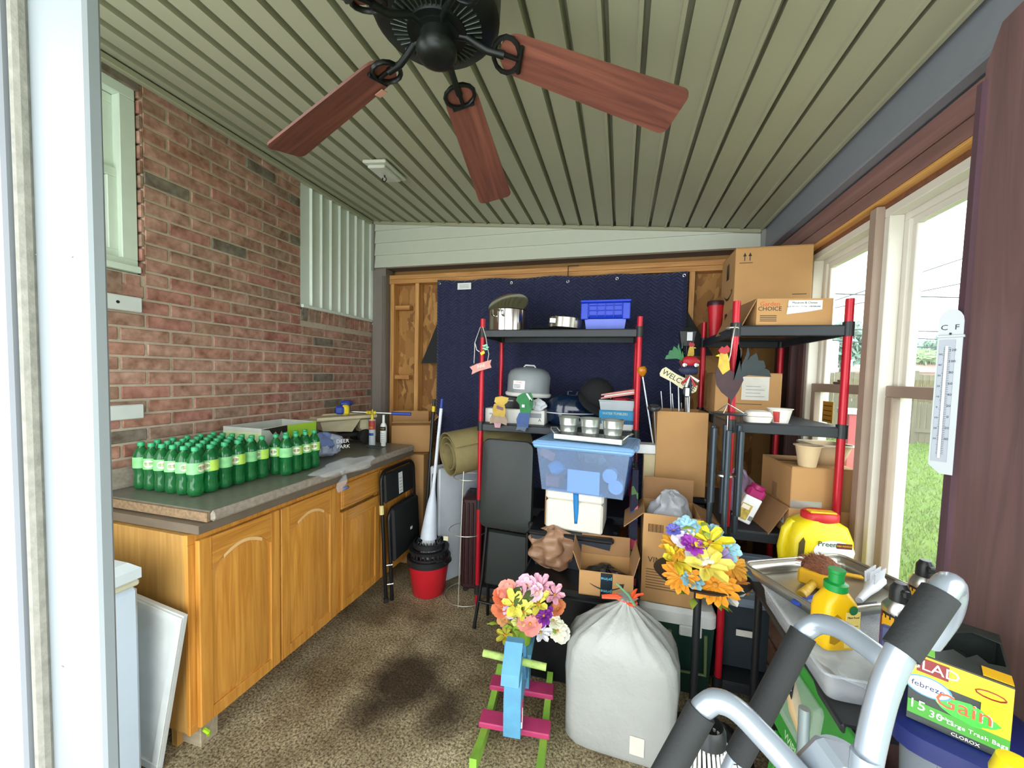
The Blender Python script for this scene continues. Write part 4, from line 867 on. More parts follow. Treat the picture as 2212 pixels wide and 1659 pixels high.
for k in range(3): cyl_patch(.1473, -.8, -.45, .058+k*.009, .061+k*.009).build('sticker_print', BLACK, ck, 60)
crumple('clear_bag', 'crumpled clear plastic bag hanging below the cake carrier base', (px_at(1168, 870, 2.52)-.01, 2.49, z+.093), (.09, .05, .085), 8, film('clear_bag', (.9, .93, .96), .5, .2), cat='plastic bag')
NV = mat('speckled_navy_enamel', '#12233b', .15, var=.5, scale=220, coat=.5)
ro = thing('enamel_roaster', 'speckled dark blue enamel roasting pan with lid on the second shelf', 'roaster', (px_at(1235, 890, 2.62), 2.64, z), rot=(0, 0, .2))
MB().lathe([(0, 0), (.14, 0), (.165, .02), (.172, .075), (.18, .078), (.18, .082), (.16, .082), (0, .03)], 32, sy=.62).build('pan', NV, ro, 40); MB().tube([(.18*math.cos(k*.196), .112*math.sin(k*.196), .08) for k in range(32)], .004, 6, True).build('white_rim', mat('rim_white', '#cfd2d4', .3), ro)
MB().lathe([(.17, .084), (.172, .10), (.16, .15), (.12, .185), (.05, .20), (0, .20)], 32, sy=.62).build('lid', NV, ro, 40); MB().tube([(-.03, 0, .198), (-.03, 0, .222), (.03, 0, .222), (.03, 0, .198)], .006, 6).build('handle', NV, ro)
for s in (-1, 1): MB().box((s*.185, 0, .07), (.03, .07, .012), .004).build('side_handle', NV, ro)
cp_ = thing('baseball_cap', 'black fabric cap tipped against the blue roaster on the second shelf', 'cap', (px_at(1280, 850, 2.6)+.015, 2.60, z+.19), rot=(.75, .35, .5))
BFB = mat('black_fabric', '#161719', .9, var=.15, bump=.3, bscale=300); MB().lathe([(.105, 0), (.108, .03), (.098, .075), (.07, .11), (.03, .128), (0, .13)], 24).build('crown', BFB, cp_, 50, solid=.004); MB().cyl((0, 0, .128), (0, 0, .136), .008, 8).build('button', BFB, cp_)
MB().grid(10, 4, lambda u, v: ((.10+.07*v*math.sin(u*math.pi)**.6)*math.cos(-math.pi*u), -(.10+.07*v)*math.sin(math.pi*u), .004+.012*math.sin(math.pi*u)*(1-v))).build('brim', BFB, cp_, 60, solid=.004); MB().tube([(.05+.02*k, -.07+.012*k, .09-.012*k) for k in range(4)], .002, 5).build('label_stitch', WHITE, cp_)
x0, x1 = px_at(1292, 930, 2.47), px_at(1369, 930, 2.47); xc = (x0+x1)/2; ww = x1-x0
tb = carton('tumbler_box', 'bright blue and white box at the right end of the second shelf', (xc, 2.57, z), .02, (ww, .18, .115), mat('sky_blue_print', '#2b8fc4', .5), WHITE, tape=False)
front_box(MB(), -ww/2, ww/2, .001, .035, -.0905).build('white_band', WHITE, tb, 0); text('WATER TUMBLERS', .021, mat('pale_yellow_print', '#d9dfa0', .5), tb, ff(-.01, -.0912, .098), wide=.85)
mb = MB()
for k in range(6): mb.lathe([(0, 0), (.012, 0)], 12, T(-ww/2+.045+.016*math.cos(k*1.05), -.0915, .045+.012*math.sin(k*1.05), FR))
mb.build('daisy_print', WHITE, tb, 0); mb = MB()
for k in range(22): mb.box((.01+k*.0042, -.0914, .05), (.0018 if k % 3 else .003, .0006, .022))
mb.build('barcode', BLACK, tb, 0)
gt = thing('plastic_tub', 'pale grey plastic tub stacked on the bright blue box', 'tub', (xc, 2.57, z+.1185)); GP = mat('pale_grey_plastic', '#b9c0c4', .4)
MB().loft([[(-ww*.46, -.075, 0), (ww*.46, -.075, 0), (ww*.46, .075, 0), (-ww*.46, .075, 0)], [(-ww*.5, -.085, .058), (ww*.5, -.085, .058), (ww*.5, .085, .058), (-ww*.5, .085, .058)]]).build('tub', GP, gt); MB().tube([(-ww*.5, -.086, .058), (ww*.5, -.086, .058), (ww*.5, .086, .058), (-ww*.5, .086, .058)], .005, 6, True).build('rim', GP, gt)
mb = MB().blob((.02, -.01, .065), (.12, .09, .03), 12, 8, .2, 3, 2).build('red_filling', mat('red_tissue', '#a8323e', .8), gt)
pb_ = thing('pink_box', 'pink book-shaped box tilted on the grey tub, second shelf', 'box', (xc+.005, 2.57, z+.196), rot=(0, -.18, 0)); PK = mat('pink_card', '#d58e86', .6)
MB().box((0, 0, .012), (ww*1.02, .17, .010), .002).build('lower_cover', PK, pb_); MB().box((0, 0, .021), (ww*.96, .155, .008), .002).build('pages', WHITE, pb_); MB().box((.0, 0, .032), (ww*1.02, .17, .010), .002).build('upper_cover', PK, pb_); MB().lathe([(0, 0), (.05, 0)], 20, T(.02, -.01, .0374), sy=.7).build('oval_emblem', mat('brown_print', '#6e4a3c', .5), pb_, 0)
crumple('cellophane_bag', 'crumpled dark cellophane bag in front of the blue roaster', (px_at(1262, 905, 2.49)-.04, 2.485, z), (.16, .06, .045), 12, film('dark_cello', (.35, .36, .38), .6, .15), cat='plastic bag')
# ---- wooden figures hanging from the second shelf
def cutout(name, lab, px, py, s, parts, y):
    q = ony(px, py, y); t = thing(name, lab, 'ornament', (q.x, y, q.z))
    for nm, pts, m, dz in parts: MB().prism([((x-px)*s, (py-yy)*s) for x, yy in pts], .006, Matrix(((1, 0, 0, 0), (0, 0, -1, -dz), (0, 1, 0, 0), (0, 0, 0, 1)))).build(nm, m, t, 0)
    return t
s = 1/854*2.42*1.04
W = lambda n, c: mat(n, c, .7, var=.2, scale=30)
o = cutout('hanging_bear', 'wooden bear cutout in a yellow collar hanging from the second shelf', 1078, 888, s, [
 ('dress', [(1064, 894), (1092, 894), (1098, 908), (1096, 918), (1084, 914), (1076, 920), (1066, 914), (1058, 916), (1058, 905)], W('taupe_felt', '#9c8877'), 0), ('collar', [(1068, 872), (1090, 870), (1094, 886), (1092, 900), (1066, 898), (1064, 884)], W('mustard_felt', '#b99a45'), .004), ('head', [(1070, 858), (1084, 855), (1100, 858), (1097, 868), (1090, 874), (1076, 874), (1068, 868)], W('straw_felt', '#c9aa4e'), .006), ('bow', [(1074, 876), (1088, 880), (1088, 886), (1074, 882)], W('mauve_felt', '#7a5a70'), .011), ('feet', [(1068, 914), (1084, 914), (1082, 924), (1070, 924)], W('rose_felt', '#b98f98'), .003)], S1Y-.035)
cutout('hanging_bear', 'wooden bear cutout in a green jacket and blue trousers hanging from the shelf', 1136, 888, s, [
 ('jacket', [(1118, 856), (1128, 850), (1146, 848), (1152, 862), (1150, 878), (1146, 892), (1124, 892), (1122, 874), (1114, 866)], W('green_felt', '#2f7a47'), 0), ('trousers', [(1122, 892), (1146, 892), (1142, 924), (1118, 922), (1116, 906)], W('denim_felt', '#41588a'), .003), ('boots', [(1118, 922), (1140, 922), (1136, 932), (1124, 928), (1116, 930)], W('slate_felt', '#5a6878'), .005), ('sash', [(1136, 850), (1140, 850), (1150, 864), (1147, 867)], WHITE, .009), ('sleeve', [(1146, 860), (1153, 872), (1150, 884), (1144, 876)], W('green_felt2', '#256a3c'), .009), ('badge', [(1128, 874), (1134, 874), (1134, 880), (1128, 880)], WHITE, .009)], S1Y-.035)
y = S1Y-.06; q = ony(1038, 712, y)
hs = thing('hanging_sign', 'pink ribbon-shaped hanging sign with dragonfly wire on the left red pole', 'sign', (0, y, 0))
def P2(px, py): p = ony(px, py, y); return (p.x, 0, p.z)
MB().tube([P2(1038, 706), P2(1030, 728), P2(1026, 740), P2(1030, 756), P2(1036, 760)], .0025, 5).build('wire', GW, hs); MB().tube([P2(1043, 706), P2(1050, 730), P2(1052, 745), P2(1056, 765), P2(1053, 782)], .0025, 5).build('wire', GW, hs); MB().tube([P2(1026, 740), P2(1025, 765), P2(1024, 785)], .003, 5).build('wire', GW, hs)
FXZ = Matrix(((1, 0, 0, 0), (0, 0, -1, 0), (0, 1, 0, 0), (0, 0, 0, 1)))
def poly(pts, th=.004): return MB().prism([(P2(*p)[0], P2(*p)[2]) for p in pts][::-1], th, FXZ)
poly([(1015, 793), (1030, 786), (1045, 782), (1062, 777), (1059, 786), (1062, 794), (1048, 798), (1034, 802), (1019, 809), (1021, 800)]).build('banner', mat('pink_banner', '#d79a90', .6), hs, 0)
c = P2(1040, 791); text('INNE', .030, WHITE, hs, T(c[0], -.006, c[2], FR) @ Matrix.Rotation(.22, 4, 'Z'), wide=.8)
for a in range(5): MB().lathe([(0, 0), (.012, 0), (0, .001)], 8, T(P2(1049, 750)[0]+.012*math.cos(a*1.25), -.004, P2(1049, 750)[2]+.014*math.sin(a*1.25), FR), sy=.5).build('petal', mat('mint_petal', '#8fd0b0', .5), hs, 0)
poly([(1037, 762), (1046, 757), (1048, 763), (1040, 768)]).build('yellow_body', YEL, hs, 0)
# ---- front stack: trunk, tote, foam cooler, blue bin
tk = thing('black_footlocker', 'low black storage trunk on the floor under the open smile-logo carton', 'trunk', (-.205, 2.16, 0)); TKB = mat('black_trunk', '#17191b', .35, var=.08)
MB().box((0, 0, .23), (.50, .49, .46), .015).build('body', TKB, tk); MB().box((0, 0, .478), (.53, .52, .036), .012).build('lid', TKB, tk)
for s_ in (-.18, .18): MB().box((s_, -.252, .43), (.05, .012, .05), .004).build('latch', BKP, tk)
st = thing('smoke_tote', 'smoky grey plastic tote with black rim on the trunk', 'tote', (-.235, 2.25, .497)); SMK = mat('smoke_plastic', '#3d434b', .25, trans=.2)
MB().loft([[(-.19, -.13, 0), (.19, -.13, 0), (.19, .13, 0), (-.19, .13, 0)], [(-.215, -.155, .175), (.215, -.155, .175), (.215, .155, .175), (-.215, .155, .175)]]).build('body', SMK, st); MB().box((0, 0, .19), (.46, .335, .026), .010).build('lid', TKB, st)
for s_ in (-1, 1): MB().box((s_*.235, 0, .185), (.035, .12, .04), .008).build('handle', TKB, st)
FOAM = mat('white_foam', '#dcd8ca', .9, var=.05, scale=20, bump=.5, bscale=120)
fo = thing('foam_cooler', 'white polystyrene box sealed with blue tape on the smoky tote', 'foam box', (-.215, 2.25, .7015), rot=(0, 0, -.06))
MB().box((0, 0, .082), (.31, .25, .164), .012).build('body', FOAM, fo); MB().box((0, 0, .195), (.315, .255, .058), .012).build('lid', FOAM, fo)
BT_ = mat('blue_tape', '#1f78b8', .6); MB().grid(2, 10, lambda u, v: (-.005+.03*u*(1-.5*v*v)+.012*v, -.1295-.003*math.sin(v*3), .215-.165*v)).build('tape', BT_, fo, 60, solid=.001)
MB().box((-.162, 0, .11), (.006, .2, .2)).build('side_card', mat('cardboard_inside', '#96704a', .85), fo, 0)
bi = thing('blue_storage_bin', 'translucent blue storage bin with light blue lid on the foam box', 'storage bin', (-.165, 2.235, .929), -.12)
BBF = film('translucent_blue', (.62, .76, .95), .16, .12); LIDB = mat('light_blue_lid', '#7fa9d6', .4, var=.04)
def wall_ring(x, y, z): return [(-x, -y, z), (x, -y, z), (x, y, z), (-x, y, z)]
mb = MB(); mb.loft([wall_ring(.215, .155, 0), wall_ring(.245, .178, .245)], caps=False); mb.add(wall_ring(.215, .155, .001), [(0, 1, 2, 3)]); mb.build('body', BBF, bi, 0, solid=.003)
MB().box((0, 0, .255), (.535, .395, .022), .010).build('lid', LIDB, bi); MB().box((0, 0, .242), (.525, .385, .026), .010).build('lid_skirt', LIDB, bi); MB().tube(wall_ring(.245, .175, .262), .008, 6, True).build('lid_ridge', LIDB, bi)
for s_ in (-1, 1): MB().box((s_*.262, 0, .245), (.02, .12, .035), .006).build('clip', LIDB, bi)
def inside(nm, lab, mb, m, loc, cat): o = mb.build(nm, m, None, 40); M_ = Matrix.Translation(bi.location) @ Euler((0, 0, -.12)).to_matrix().to_4x4() @ Matrix.Translation(loc); o.matrix_world = M_; return tag(o, lab, cat)
inside('mixing_bowl', 'stainless mixing bowl inside the translucent blue bin', MB().lathe([(0, 0), (.05, 0), (.09, .05), (.105, .10), (.11, .10), (.095, .05), (.052, -.0), (0, .002)], 28), INOX, (.03, .0, .11), 'bowl')
inside('paper_sheet', 'white paper sheet behind the front wall of the blue bin', MB().box((0, 0, .06), (.17, .002, .12)), WHITE, (.01, -.149, .003), 'paper')
inside('foam_cup', 'upper white cup lying inside the blue bin near its right wall', MB().lathe([(0, 0), (.03, 0), (.038, .09), (.0, .09)], 18, T(0, 0, 0, FR)), WHITE, (.14, -.02, .10), 'cup'); inside('foam_cup', 'lower white cup lying inside the blue bin near its right wall', MB().lathe([(0, 0), (.03, 0), (.038, .09), (.0, .09)], 18, T(0, 0, 0, FR)), WHITE, (.172, -.02, .045), 'cup')
inside('folded_cloth', 'folded light blue cloth inside the left of the blue bin', MB().blob((0, 0, .035), (.09, .09, .08), 12, 8, .15, 3, 3), mat('aqua_cloth', '#7fb8cf', .8), (-.165, -.05, .065), 'cloth'); inside('red_white_box', 'small red and white box inside the left of the blue bin', MB().box((0, 0, .03), (.08, .09, .06), .004), mat('coral_card', '#d06a58', .6), (-.17, -.06, .003), 'box')
inside('orange_packet', 'orange packet with a barcode tag inside the blue bin, upper left', MB().box((0, 0, 0), (.08, .006, .045), 0, T(0, 0, 0, 0, .4)), mat('coral_card', '#d06a58', .6), (-.19, -.145, .19), 'packet')
zl = bi.location.z+.271; GAL = mat('galvanised_tin', '#b7bcb6', .32, .75, var=.12, scale=40)
def at_bin(x, y, z): return (Matrix.Translation(bi.location) @ Euler((0, 0, -.12)).to_matrix().to_4x4()) @ Vector((x, y, z))
tl = at_bin(.02, -.055, .271); gt_ = thing('galvanised_tray', 'long galvanised tray with end handles on the blue bin lid', 'tray', tl, -.20)
mb = MB(); mb.box((0, 0, .003), (.36, .13, .005), .001)
for s_ in (-1, 1): mb.box((0, s_*.067, .016), (.37, .006, .03), .002); mb.box((s_*.183, 0, .016), (.006, .135, .03), .002)
mb.build('tray', GAL, gt_)
for s_ in (-1, 1): MB().tube([(s_*.185, -.045, .025), (s_*.21, -.045, .05), (s_*.225, 0, .055), (s_*.21, .045, .05), (s_*.185, .045, .025)], .004, 8).build('handle', GAL, gt_, 60)
pa = thing('galvanised_pail', 'left galvanised pail of the three on the tray', 'pail', group='three galvanised pails')
MB().lathe([(0, 0), (.042, 0), (.045, .035), (.047, .038), (.046, .042), (.05, .07), (.052, .073), (.051, .077), (.056, .112), (.06, .115), (.058, .118), (.053, .113), (.04, .004), (0, .004)], 26).build('pail', GAL, pa, 40)
Mg = Matrix.Translation(tl) @ Euler((0, 0, -.20)).to_matrix().to_4x4()
for k, lab in ((0, None), (1, 'middle galvanised pail of the three on the tray'), (2, 'right galvanised pail of the three on the tray')):
    o = pa if k == 0 else copy_tree(pa, label=lab); o.location = Mg @ Vector((-.122+.122*k, 0, .006))
# ---- brown bag and smile carton on the trunk
BRB = mat('brown_plastic_bag', '#a07a5f', .35, var=.2, scale=16, trans=.1)
q = onz(1185, 1235, .498); crumple('brown_grocery_bag', 'crumpled brown plastic grocery bag on the black trunk', (q.x+.015, q.y+.07, .4975), (.24, .20, .24), 21, BRB, 30, 20, .16, 'plastic bag')
x0, x1 = onz(1247, 1282, .498).x, onz(1364, 1292, .498).x; am = carton('smile_carton', 'open brown carton printed with a black smile arrow on the trunk', ((x0+x1)/2, 1.995, .4975), .06, (x1-x0, .2, .118), CARD, CARDI, (('x', .35), ('X', .25), ('Y', .3)))
w = x1-x0; TAPE = mat('navy_tape', '#15222c', .35); PRB = mat('prime_blue', '#6fc0d8', .5, var=0)
front_box(MB(), -.025, .03, .0, .118, -.1008).build('navy_tape', TAPE, am, 0)
for zz in (.03, .09): text('prime', .022, PRB, am, T(.002, -.1016, zz, FR, 0, 0) @ Matrix.Rotation(math.pi, 4, 'Z'))
def smile(cx, z, wd, t, up=1):
    p = [(cx-wd/2+wd*k/12, z-up*.2*wd*math.sin(math.pi*(.1+.8*k/12))+up*.06*wd) for k in range(13)]; n = len(p)
    return p, [(a-.0, b-t*(.4+.8*math.sin(math.pi*k/12))) for k, (a, b) in enumerate(p)]
def smile_part(par, cx, z, wd, t, y, up=1, Mx=None):
    a, b = smile(cx, z, wd, t, up); n = len(a); mb = MB(); mb.add([(x, y, q) for x, q in a]+[(x, y, q) for x, q in b], [(k, k+1, n+k+1, n+k) for k in range(n-1)], Mx)
    e = a[-1]; mb.add([(e[0]+wd*.06, y, e[1]+wd*.1), (e[0]-wd*.10, y, e[1]+wd*.075), (e[0]-wd*.02, y, e[1]+wd*.02), (e[0]+.03*wd, y, e[1]-wd*.08)], [(0, 1, 2, 3)], Mx); return mb.build('smile_arrow', mat('smile_print', '#2b2a26', .6), par, 0)
smile_part(am, .0, .062, .15, .007, -.1012); text('B1', .025, BLACK, am, T(-.0, -.1008, .1175, FR) @ T(0, -.0, 0), name='size_code') if False else None
fb_ = MB().box((0, -.125, .118), (w*.98, .09, .003), 0, T(0, 0, 0)).build('front_flap', CARD, am, 0, loc=(0, 0, 0)); fb_.matrix_local = T(0, -.1, .118, .9) @ T(0, .1, -.118) @ T(0, .045*0, 0); fb_.matrix_local = T(0, -.1, .119, -.95) @ T(0, .17, -.118)
text('B1', .028, BLACK, fb_, T(0, -.125, .1200) @ Matrix.Rotation(math.pi, 4, 'Z'))
crumple('black_bag_filling', 'black plastic bag inside the open smile-arrow carton', ((x0+x1)/2, 2.0, .503), (w*.80, .16, .10), 31, mat('black_bag', '#1a1b1d', .25), cat='plastic bag')
# ---- black padded chair folded, left of the trunk
xa, xb = px_at(1032, 1150, 2.22), px_at(1158, 1150, 2.22)
bc = thing('padded_chair', 'folded chair with a large black vinyl back panel beside the trunk', 'chair', ((xa+xb)/2-.015, 2.20, 0), rot=(-.06, 0, -.07)); w = xb-xa
GBV = mat('dark_green_black_vinyl', '#1d2422', .42, var=.1, bump=.1, bscale=40)
pts = []
for (sx, sz, a0) in ((1, -1, -FR), (1, 1, 0), (-1, 1, FR), (-1, -1, 2*FR)):
    for k in range(5): a = a0+k*FR/4; pts.append((sx*(w*.46-.045)+.045*math.cos(a), .89+sz*(.27-.045)+.045*math.sin(a)))
fr = lambda o: [(x*(1-o*.06)*(1+.05*(.89-z_)), .0, .89+(z_-.89)*(1-o*.04)) for x, z_ in pts]
MB().loft([[(x, .02, z_) for x, _, z_ in fr(.5)], [(x, -.005, z_) for x, _, z_ in fr(0)], [(x, -.022, z_) for x, _, z_ in fr(.6)], [(x, -.03, z_) for x, _, z_ in fr(4)]]).build('back_panel', GBV, bc, 50)
MB().box((0, .06, .42), (w*.8, .04, .34), .012).build('seat', GBV, bc)
for s_ in (-1, 1): MB().tube([(s_*w*.36, .03, .66), (s_*w*.40, .02, .3), (s_*w*.46, -.02, .004)], .011, 8).build('front_leg', BK, bc, 60); MB().tube([(s_*w*.33, .04, 1.05), (s_*w*.36, .08, .4), (s_*w*.40, .14, .012)], .011, 8).build('rear_leg', BK, bc, 60)
MB().tube([(-w*.42, .0, .16), (w*.42, .0, .16)], .008, 8).build('stretcher', BK, bc, 60)
# ---- floral bag, cream box, cooler, vintage carton
fbg = thing('floral_bag', 'dark floral fabric bag standing between the blue bin and the cream box', 'bag', (.092, 2.27, 0)); 
def floral():
    m, n, l, b = _new('dark_floral_fabric'); tc = n.new('ShaderNodeTexCoord'); v = n.new('ShaderNodeTexVoronoi'); v.inputs['Scale'].default_value = 22; l.new(tc.outputs['Object'], v.inputs['Vector'])
    sp_ = n.new('ShaderNodeSeparateColor'); l.new(v.outputs['Color'], sp_.inputs[0]); cr_ = n.new('ShaderNodeValToRGB'); e = cr_.color_ramp.elements; cr_.color_ramp.interpolation = 'CONSTANT'
    e[0].color = P('#12142b'); e[1].position = .6; e[1].color = P('#9c2b4a')
    for pq, cc in ((.7, '#4b6a3a'), (.8, '#c05a78'), (.9, '#2c3a78')): q = e.new(pq); q.color = P(cc)
    l.new(sp_.outputs[0], cr_.inputs[0]); l.new(cr_.outputs[0], b.inputs['Base Color']); b.inputs['Roughness'].default_value = .85; return m
MB().loft([[(-.02, -.11, 0), (.02, -.11, 0), (.02, .13, 0), (-.02, .13, 0)], [(-.024, -.12, .5), (.024, -.12, .5), (.024, .14, .5), (-.024, .14, .5)], [(-.015, -.1, 1.06), (.015, -.1, 1.06), (.015, .12, 1.06), (-.015, .12, 1.06)]]).build('body', floral(), fbg, 0); MB().tube([(0, -.06, 1.05), (0, -.03, 1.12), (0, .05, 1.12), (0, .08, 1.05)], .006, 6).build('handle', BFB, fbg)
x0, x1 = px_at(1390, 1000, 2.42), px_at(1426, 1000, 2.42)
cm = carton('cream_box', 'tall narrow cream box standing behind the vintage carton', ((x0+x1)/2, 2.47, 0), 0, (x1-x0, .09, 1.10), mat('cream_card', '#cdbd92', .6, var=.05), WHITE, tape=False)
wk = carton('white_pack', 'small white pack lying on top of the tall cream box', ((x0+x1)/2-.03, 2.47, 1.105), .1, (.14, .1, .05), WHITE, WHITE, tape=False)
co = thing('picnic_cooler', 'dark green picnic cooler with white lid under the vintage carton', 'cooler', (.305, 2.185, 0)); GRN = mat('cooler_green', '#12332a', .4)
MB().loft([wall_ring(.155, .135, 0), wall_ring(.168, .155, .35)]).build('body', GRN, co)
def rr(x, y, z, r=.04, n=4): return [(sx*(x-r)+r*math.cos(a0+k*FR/n), sy*(y-r)+r*math.sin(a0+k*FR/n), z) for sx, sy, a0 in ((1, -1, -FR), (1, 1, 0), (-1, 1, FR), (-1, -1, 2*FR)) for k in range(n+1)]
MB().loft([rr(.168, .155, .35), rr(.180, .165, .355), rr(.180, .165, .41), rr(.168, .15, .432)]).build('lid', mat('cooler_white', '#cdcfca', .45, var=.06), co); MB().box((.06, -.172, .335), (.10, .018, .05), .005).build('latch', mat('cooler_white', '#cdcfca', .45), co)
MB().tube([(-.03, -.16, .32), (-.03, -.185, .14), (.13, -.185, .14), (.13, -.16, .32)], .009, 8).build('handle', mat('olive_handle', '#5c6b45', .5), co)
vx0, vx1 = ony(1390, 1290, 2.03).x, ony(1502, 1315, 2.03).x; vw = vx1-vx0+.02
vb = carton('vintage_carton', 'open brown carton lettered VINTA standing on the green cooler', ((vx0+vx1)/2, 2.165, .434), -.03, (vw, .26, .445), CARD, CARDI, (('x', 2.3), ('Y', -.05), ('X', 2.0)))
text('VINTAGE', .040, mat('brown_black_print', '#35271c', .6), vb, ff(-.02, -.1308, .215))
for k in range(8): front_box(MB(), -vw*.42, vw*(.30-.06*((k*5) % 3)), .165-k*.0135, .169-k*.0135, -.1306).build('small_print', mat('brown_print2', '#6a4a30', .6), vb, 0)
mb = MB()
for k in range(12): mb.box((-vw*.40+k*.006, -.1306, .375), (.0028 if k % 3 else .004, .0006, .04))
mb.build('barcode', BLACK, vb, 0); MB().box((-.01, -.1306, .29), (.03, .0008, .03), 0, T(0, 0, 0)).build('diamond_mark', DK, vb, 0)
crumple('grey_plastic_bag', 'clear grey plastic bag bulging from the vintage carton', ((vx0+vx1)/2+.0, 2.165, .66), (vw*.82, .21, .33), 44, film('grey_bag', (.62, .64, .68), .55, .2), 26, 18, .15, 'plastic bag')
# ---- black totes, carton of garden stakes
tt = thing('black_tote', 'lower black plastic tote stacked under the carton of garden stakes', 'tote', (.345, 2.545, 0), group='two stacked black totes')
MB().loft([wall_ring(.12, .12, 0), wall_ring(.135, .135, .40)]).build('body', TKB, tt); MB().box((0, 0, .42), (.285, .285, .035), .01).build('lid', TKB, tt)
copy_tree(tt, (.345, 2.545, .4385), 0, 'upper black plastic tote directly under the carton of garden stakes')
sbx0, sbx1 = .205, .475; zs = .879
sb = carton('stake_carton', 'tall plain brown carton holding garden stakes and solar lights', ((sbx0+sbx1)/2, 2.53, zs), .03, (.27, .24, 1.36-zs), CARD, CARDI, (('Y', 2.2),))
YS_ = 2.50
def stake(name, lab, pts, cat='garden stake'):
    t = thing(name, lab, cat, (0, 0, 0)); return t
def pp(px, py, y=YS_): return ony(px, py, y)
SILV = mat('silver_rod', '#b8bcc0', .3, .8); AMB = mat('amber_glass', '#d9861c', .15, trans=.3)
def rod(t, a, b, r=.003, m=None): MB().tube([a, b], r, 6).build('rod', m or SILV, t, 60)
t = thing('amber_flower_light', 'amber glass flower garden light on a thin white stake', 'garden light', (.25, YS_, zs+.005)); L0 = Vector((.25, YS_, zs+.005)); e = pp(1388, 812, YS_-.05)
rod(t, (0, 0, 0), e-L0, .004, WH); d = (e-L0).normalized(); MB().lathe([(0, -.01), (.012, 0), (.028, .02), (.03, .04), (.022, .055), (0, .04)], 10, Matrix.Translation(e-L0) @ d.to_track_quat('Z', 'Y').to_matrix().to_4x4()).build('glass_flower', AMB, t, 40)
t = thing('round_path_light', 'round black solar path light leaning at the left of the stake carton', 'garden light', (.235, YS_-.02, zs+.005)); L0 = Vector((.235, YS_-.02, zs+.005)); e = pp(1413, 880, 2.36); rod(t, (0, 0, 0), e-L0)
MB().lathe([(0, .012), (.03, .010), (.036, 0), (.034, -.012), (0, -.014)], 18, Matrix.Translation(e-L0) @ Matrix.Rotation(.3, 4, 'X')).build('head', BKP, t, 40); MB().lathe([(0, .002), (.024, 0)], 16, Matrix.Translation(e-L0+Vector((0, 0, .012))) @ Matrix.Rotation(.3, 4, 'X')).build('solar_cell', STEEL, t, 40)
t = thing('welcome_sign', 'cream board reading WELCOME tilted among the garden stakes', 'sign', (.36, YS_-.05, zs+.005)); L0 = Vector((.36, YS_-.05, zs+.005)); e = pp(1466, 822, YS_-.06)
rod(t, (0, 0, 0), e-L0+Vector((0, .012, 0)), .004); Ms = Matrix.Translation(e-L0) @ FXZ @ Matrix.Rotation(-.52, 4, 'Z')
MB().prism([(-.11, -.018), (-.1, -.03), (-.03, -.026), (.03, -.032), (.1, -.024), (.11, -.005), (.1, .026), (.04, .03), (-.03, .025), (-.1, .03), (-.112, .01)], .008, Ms).build('board', mat('cream_board', '#ddd6ae', .6), t, 0); text('WELCOME', .042, BLACK, t, Ms @ T(0, 0, .0085))
def rooster(t, M, s, tailc, bodyc):
    def pr(nm, pts, m, d0=0, th=.006): MB().prism([(x*s, y*s) for x, y in pts], th, M @ T(0, 0, d0)).build(nm, m, t, 0)
    pr('body', [(-.55, .1), (-.5, -.3), (-.3, -.6), (0, -.85), (.05, -1.1), (.12, -.85), (.3, -.5), (.45, -.1), (.35, .3), (.1, .2), (-.1, .3), (-.3, .5), (-.5, .4)], mat('rooster_body_'+bodyc[1:], bodyc, .5, var=.35, scale=25))
    pr('neck', [(-.48, .4), (-.3, .1), (-.05, .3), (-.12, .75), (-.2, 1.0), (-.4, 1.02), (-.45, .8)], mat('rooster_neck', '#cda93c', .5, var=.3, scale=40), .004)
    pr('comb', [(-.45, .95), (-.5, 1.05), (-.38, 1.2), (-.3, 1.15), (-.2, 1.25), (-.1, 1.12), (-.12, .98), (-.25, .9)], mat('rooster_comb', '#a8232c', .5), .007)
    pr('beak', [(-.46, .9), (-.6, .82), (-.45, .8)], YEL, .007)
    for k in range(5):
        a = .5+k*.28; c_, s2 = math.cos(a), math.sin(a); tip = (.25+1.2*c_, .15+1.15*s2-.5*(4-k)*.2)
        pr('tail_feather', [(.1, -.1), (.2+.55*c_+.16, .15+.75*s2), tip, (tip[0]+.08, tip[1]-.25), (.35+.3*c_, .0+.2*s2)], mat('rooster_tail_'+tailc[1:], tailc, .4, var=.3, scale=20), .003+k*.0015, .004)
t = thing('rooster_stake', 'painted metal rooster garden stake with green tail behind the welcome sign', 'garden stake', (.40, YS_+.03, zs+.005)); L0 = Vector((.40, YS_+.03, zs+.005)); e = pp(1482, 778, YS_+.02); rod(t, (0, 0, 0), e-L0-Vector((0, 0, .06)), .004)
rooster(t, Matrix.Translation(e-L0) @ FXZ @ Matrix.Scale(-1, 4, (1, 0, 0)), .085, '#1f7a3c', '#6a1f22')
t = thing('solar_lantern', 'black solar lantern with a glass face above the green-tailed rooster', 'garden light', (.38, YS_+.08, zs+.005)); L0 = Vector((.38, YS_+.08, zs+.005)); e = pp(1484, 728, YS_+.08); rod(t, (0, 0, 0), e-L0-Vector((0, 0, .05)), .004, BKP)
MB().loft([[(x*.8, y*.8, z_-.055) for x, y, z_ in wall_ring(.04, .03, 0)], wall_ring(.045, .035, .03), [(x*.5, y*.5, .055) for x, y, z_ in wall_ring(.04, .03, 0)]], Matrix.Translation(e-L0)).build('housing', BKP, t, 0); MB().box((.01, -.036, .0), (.03, .004, .05), 0, Matrix.Translation(e-L0)).build('glass_face', mat('lantern_glass', '#c8cdd0', .1), t, 0)
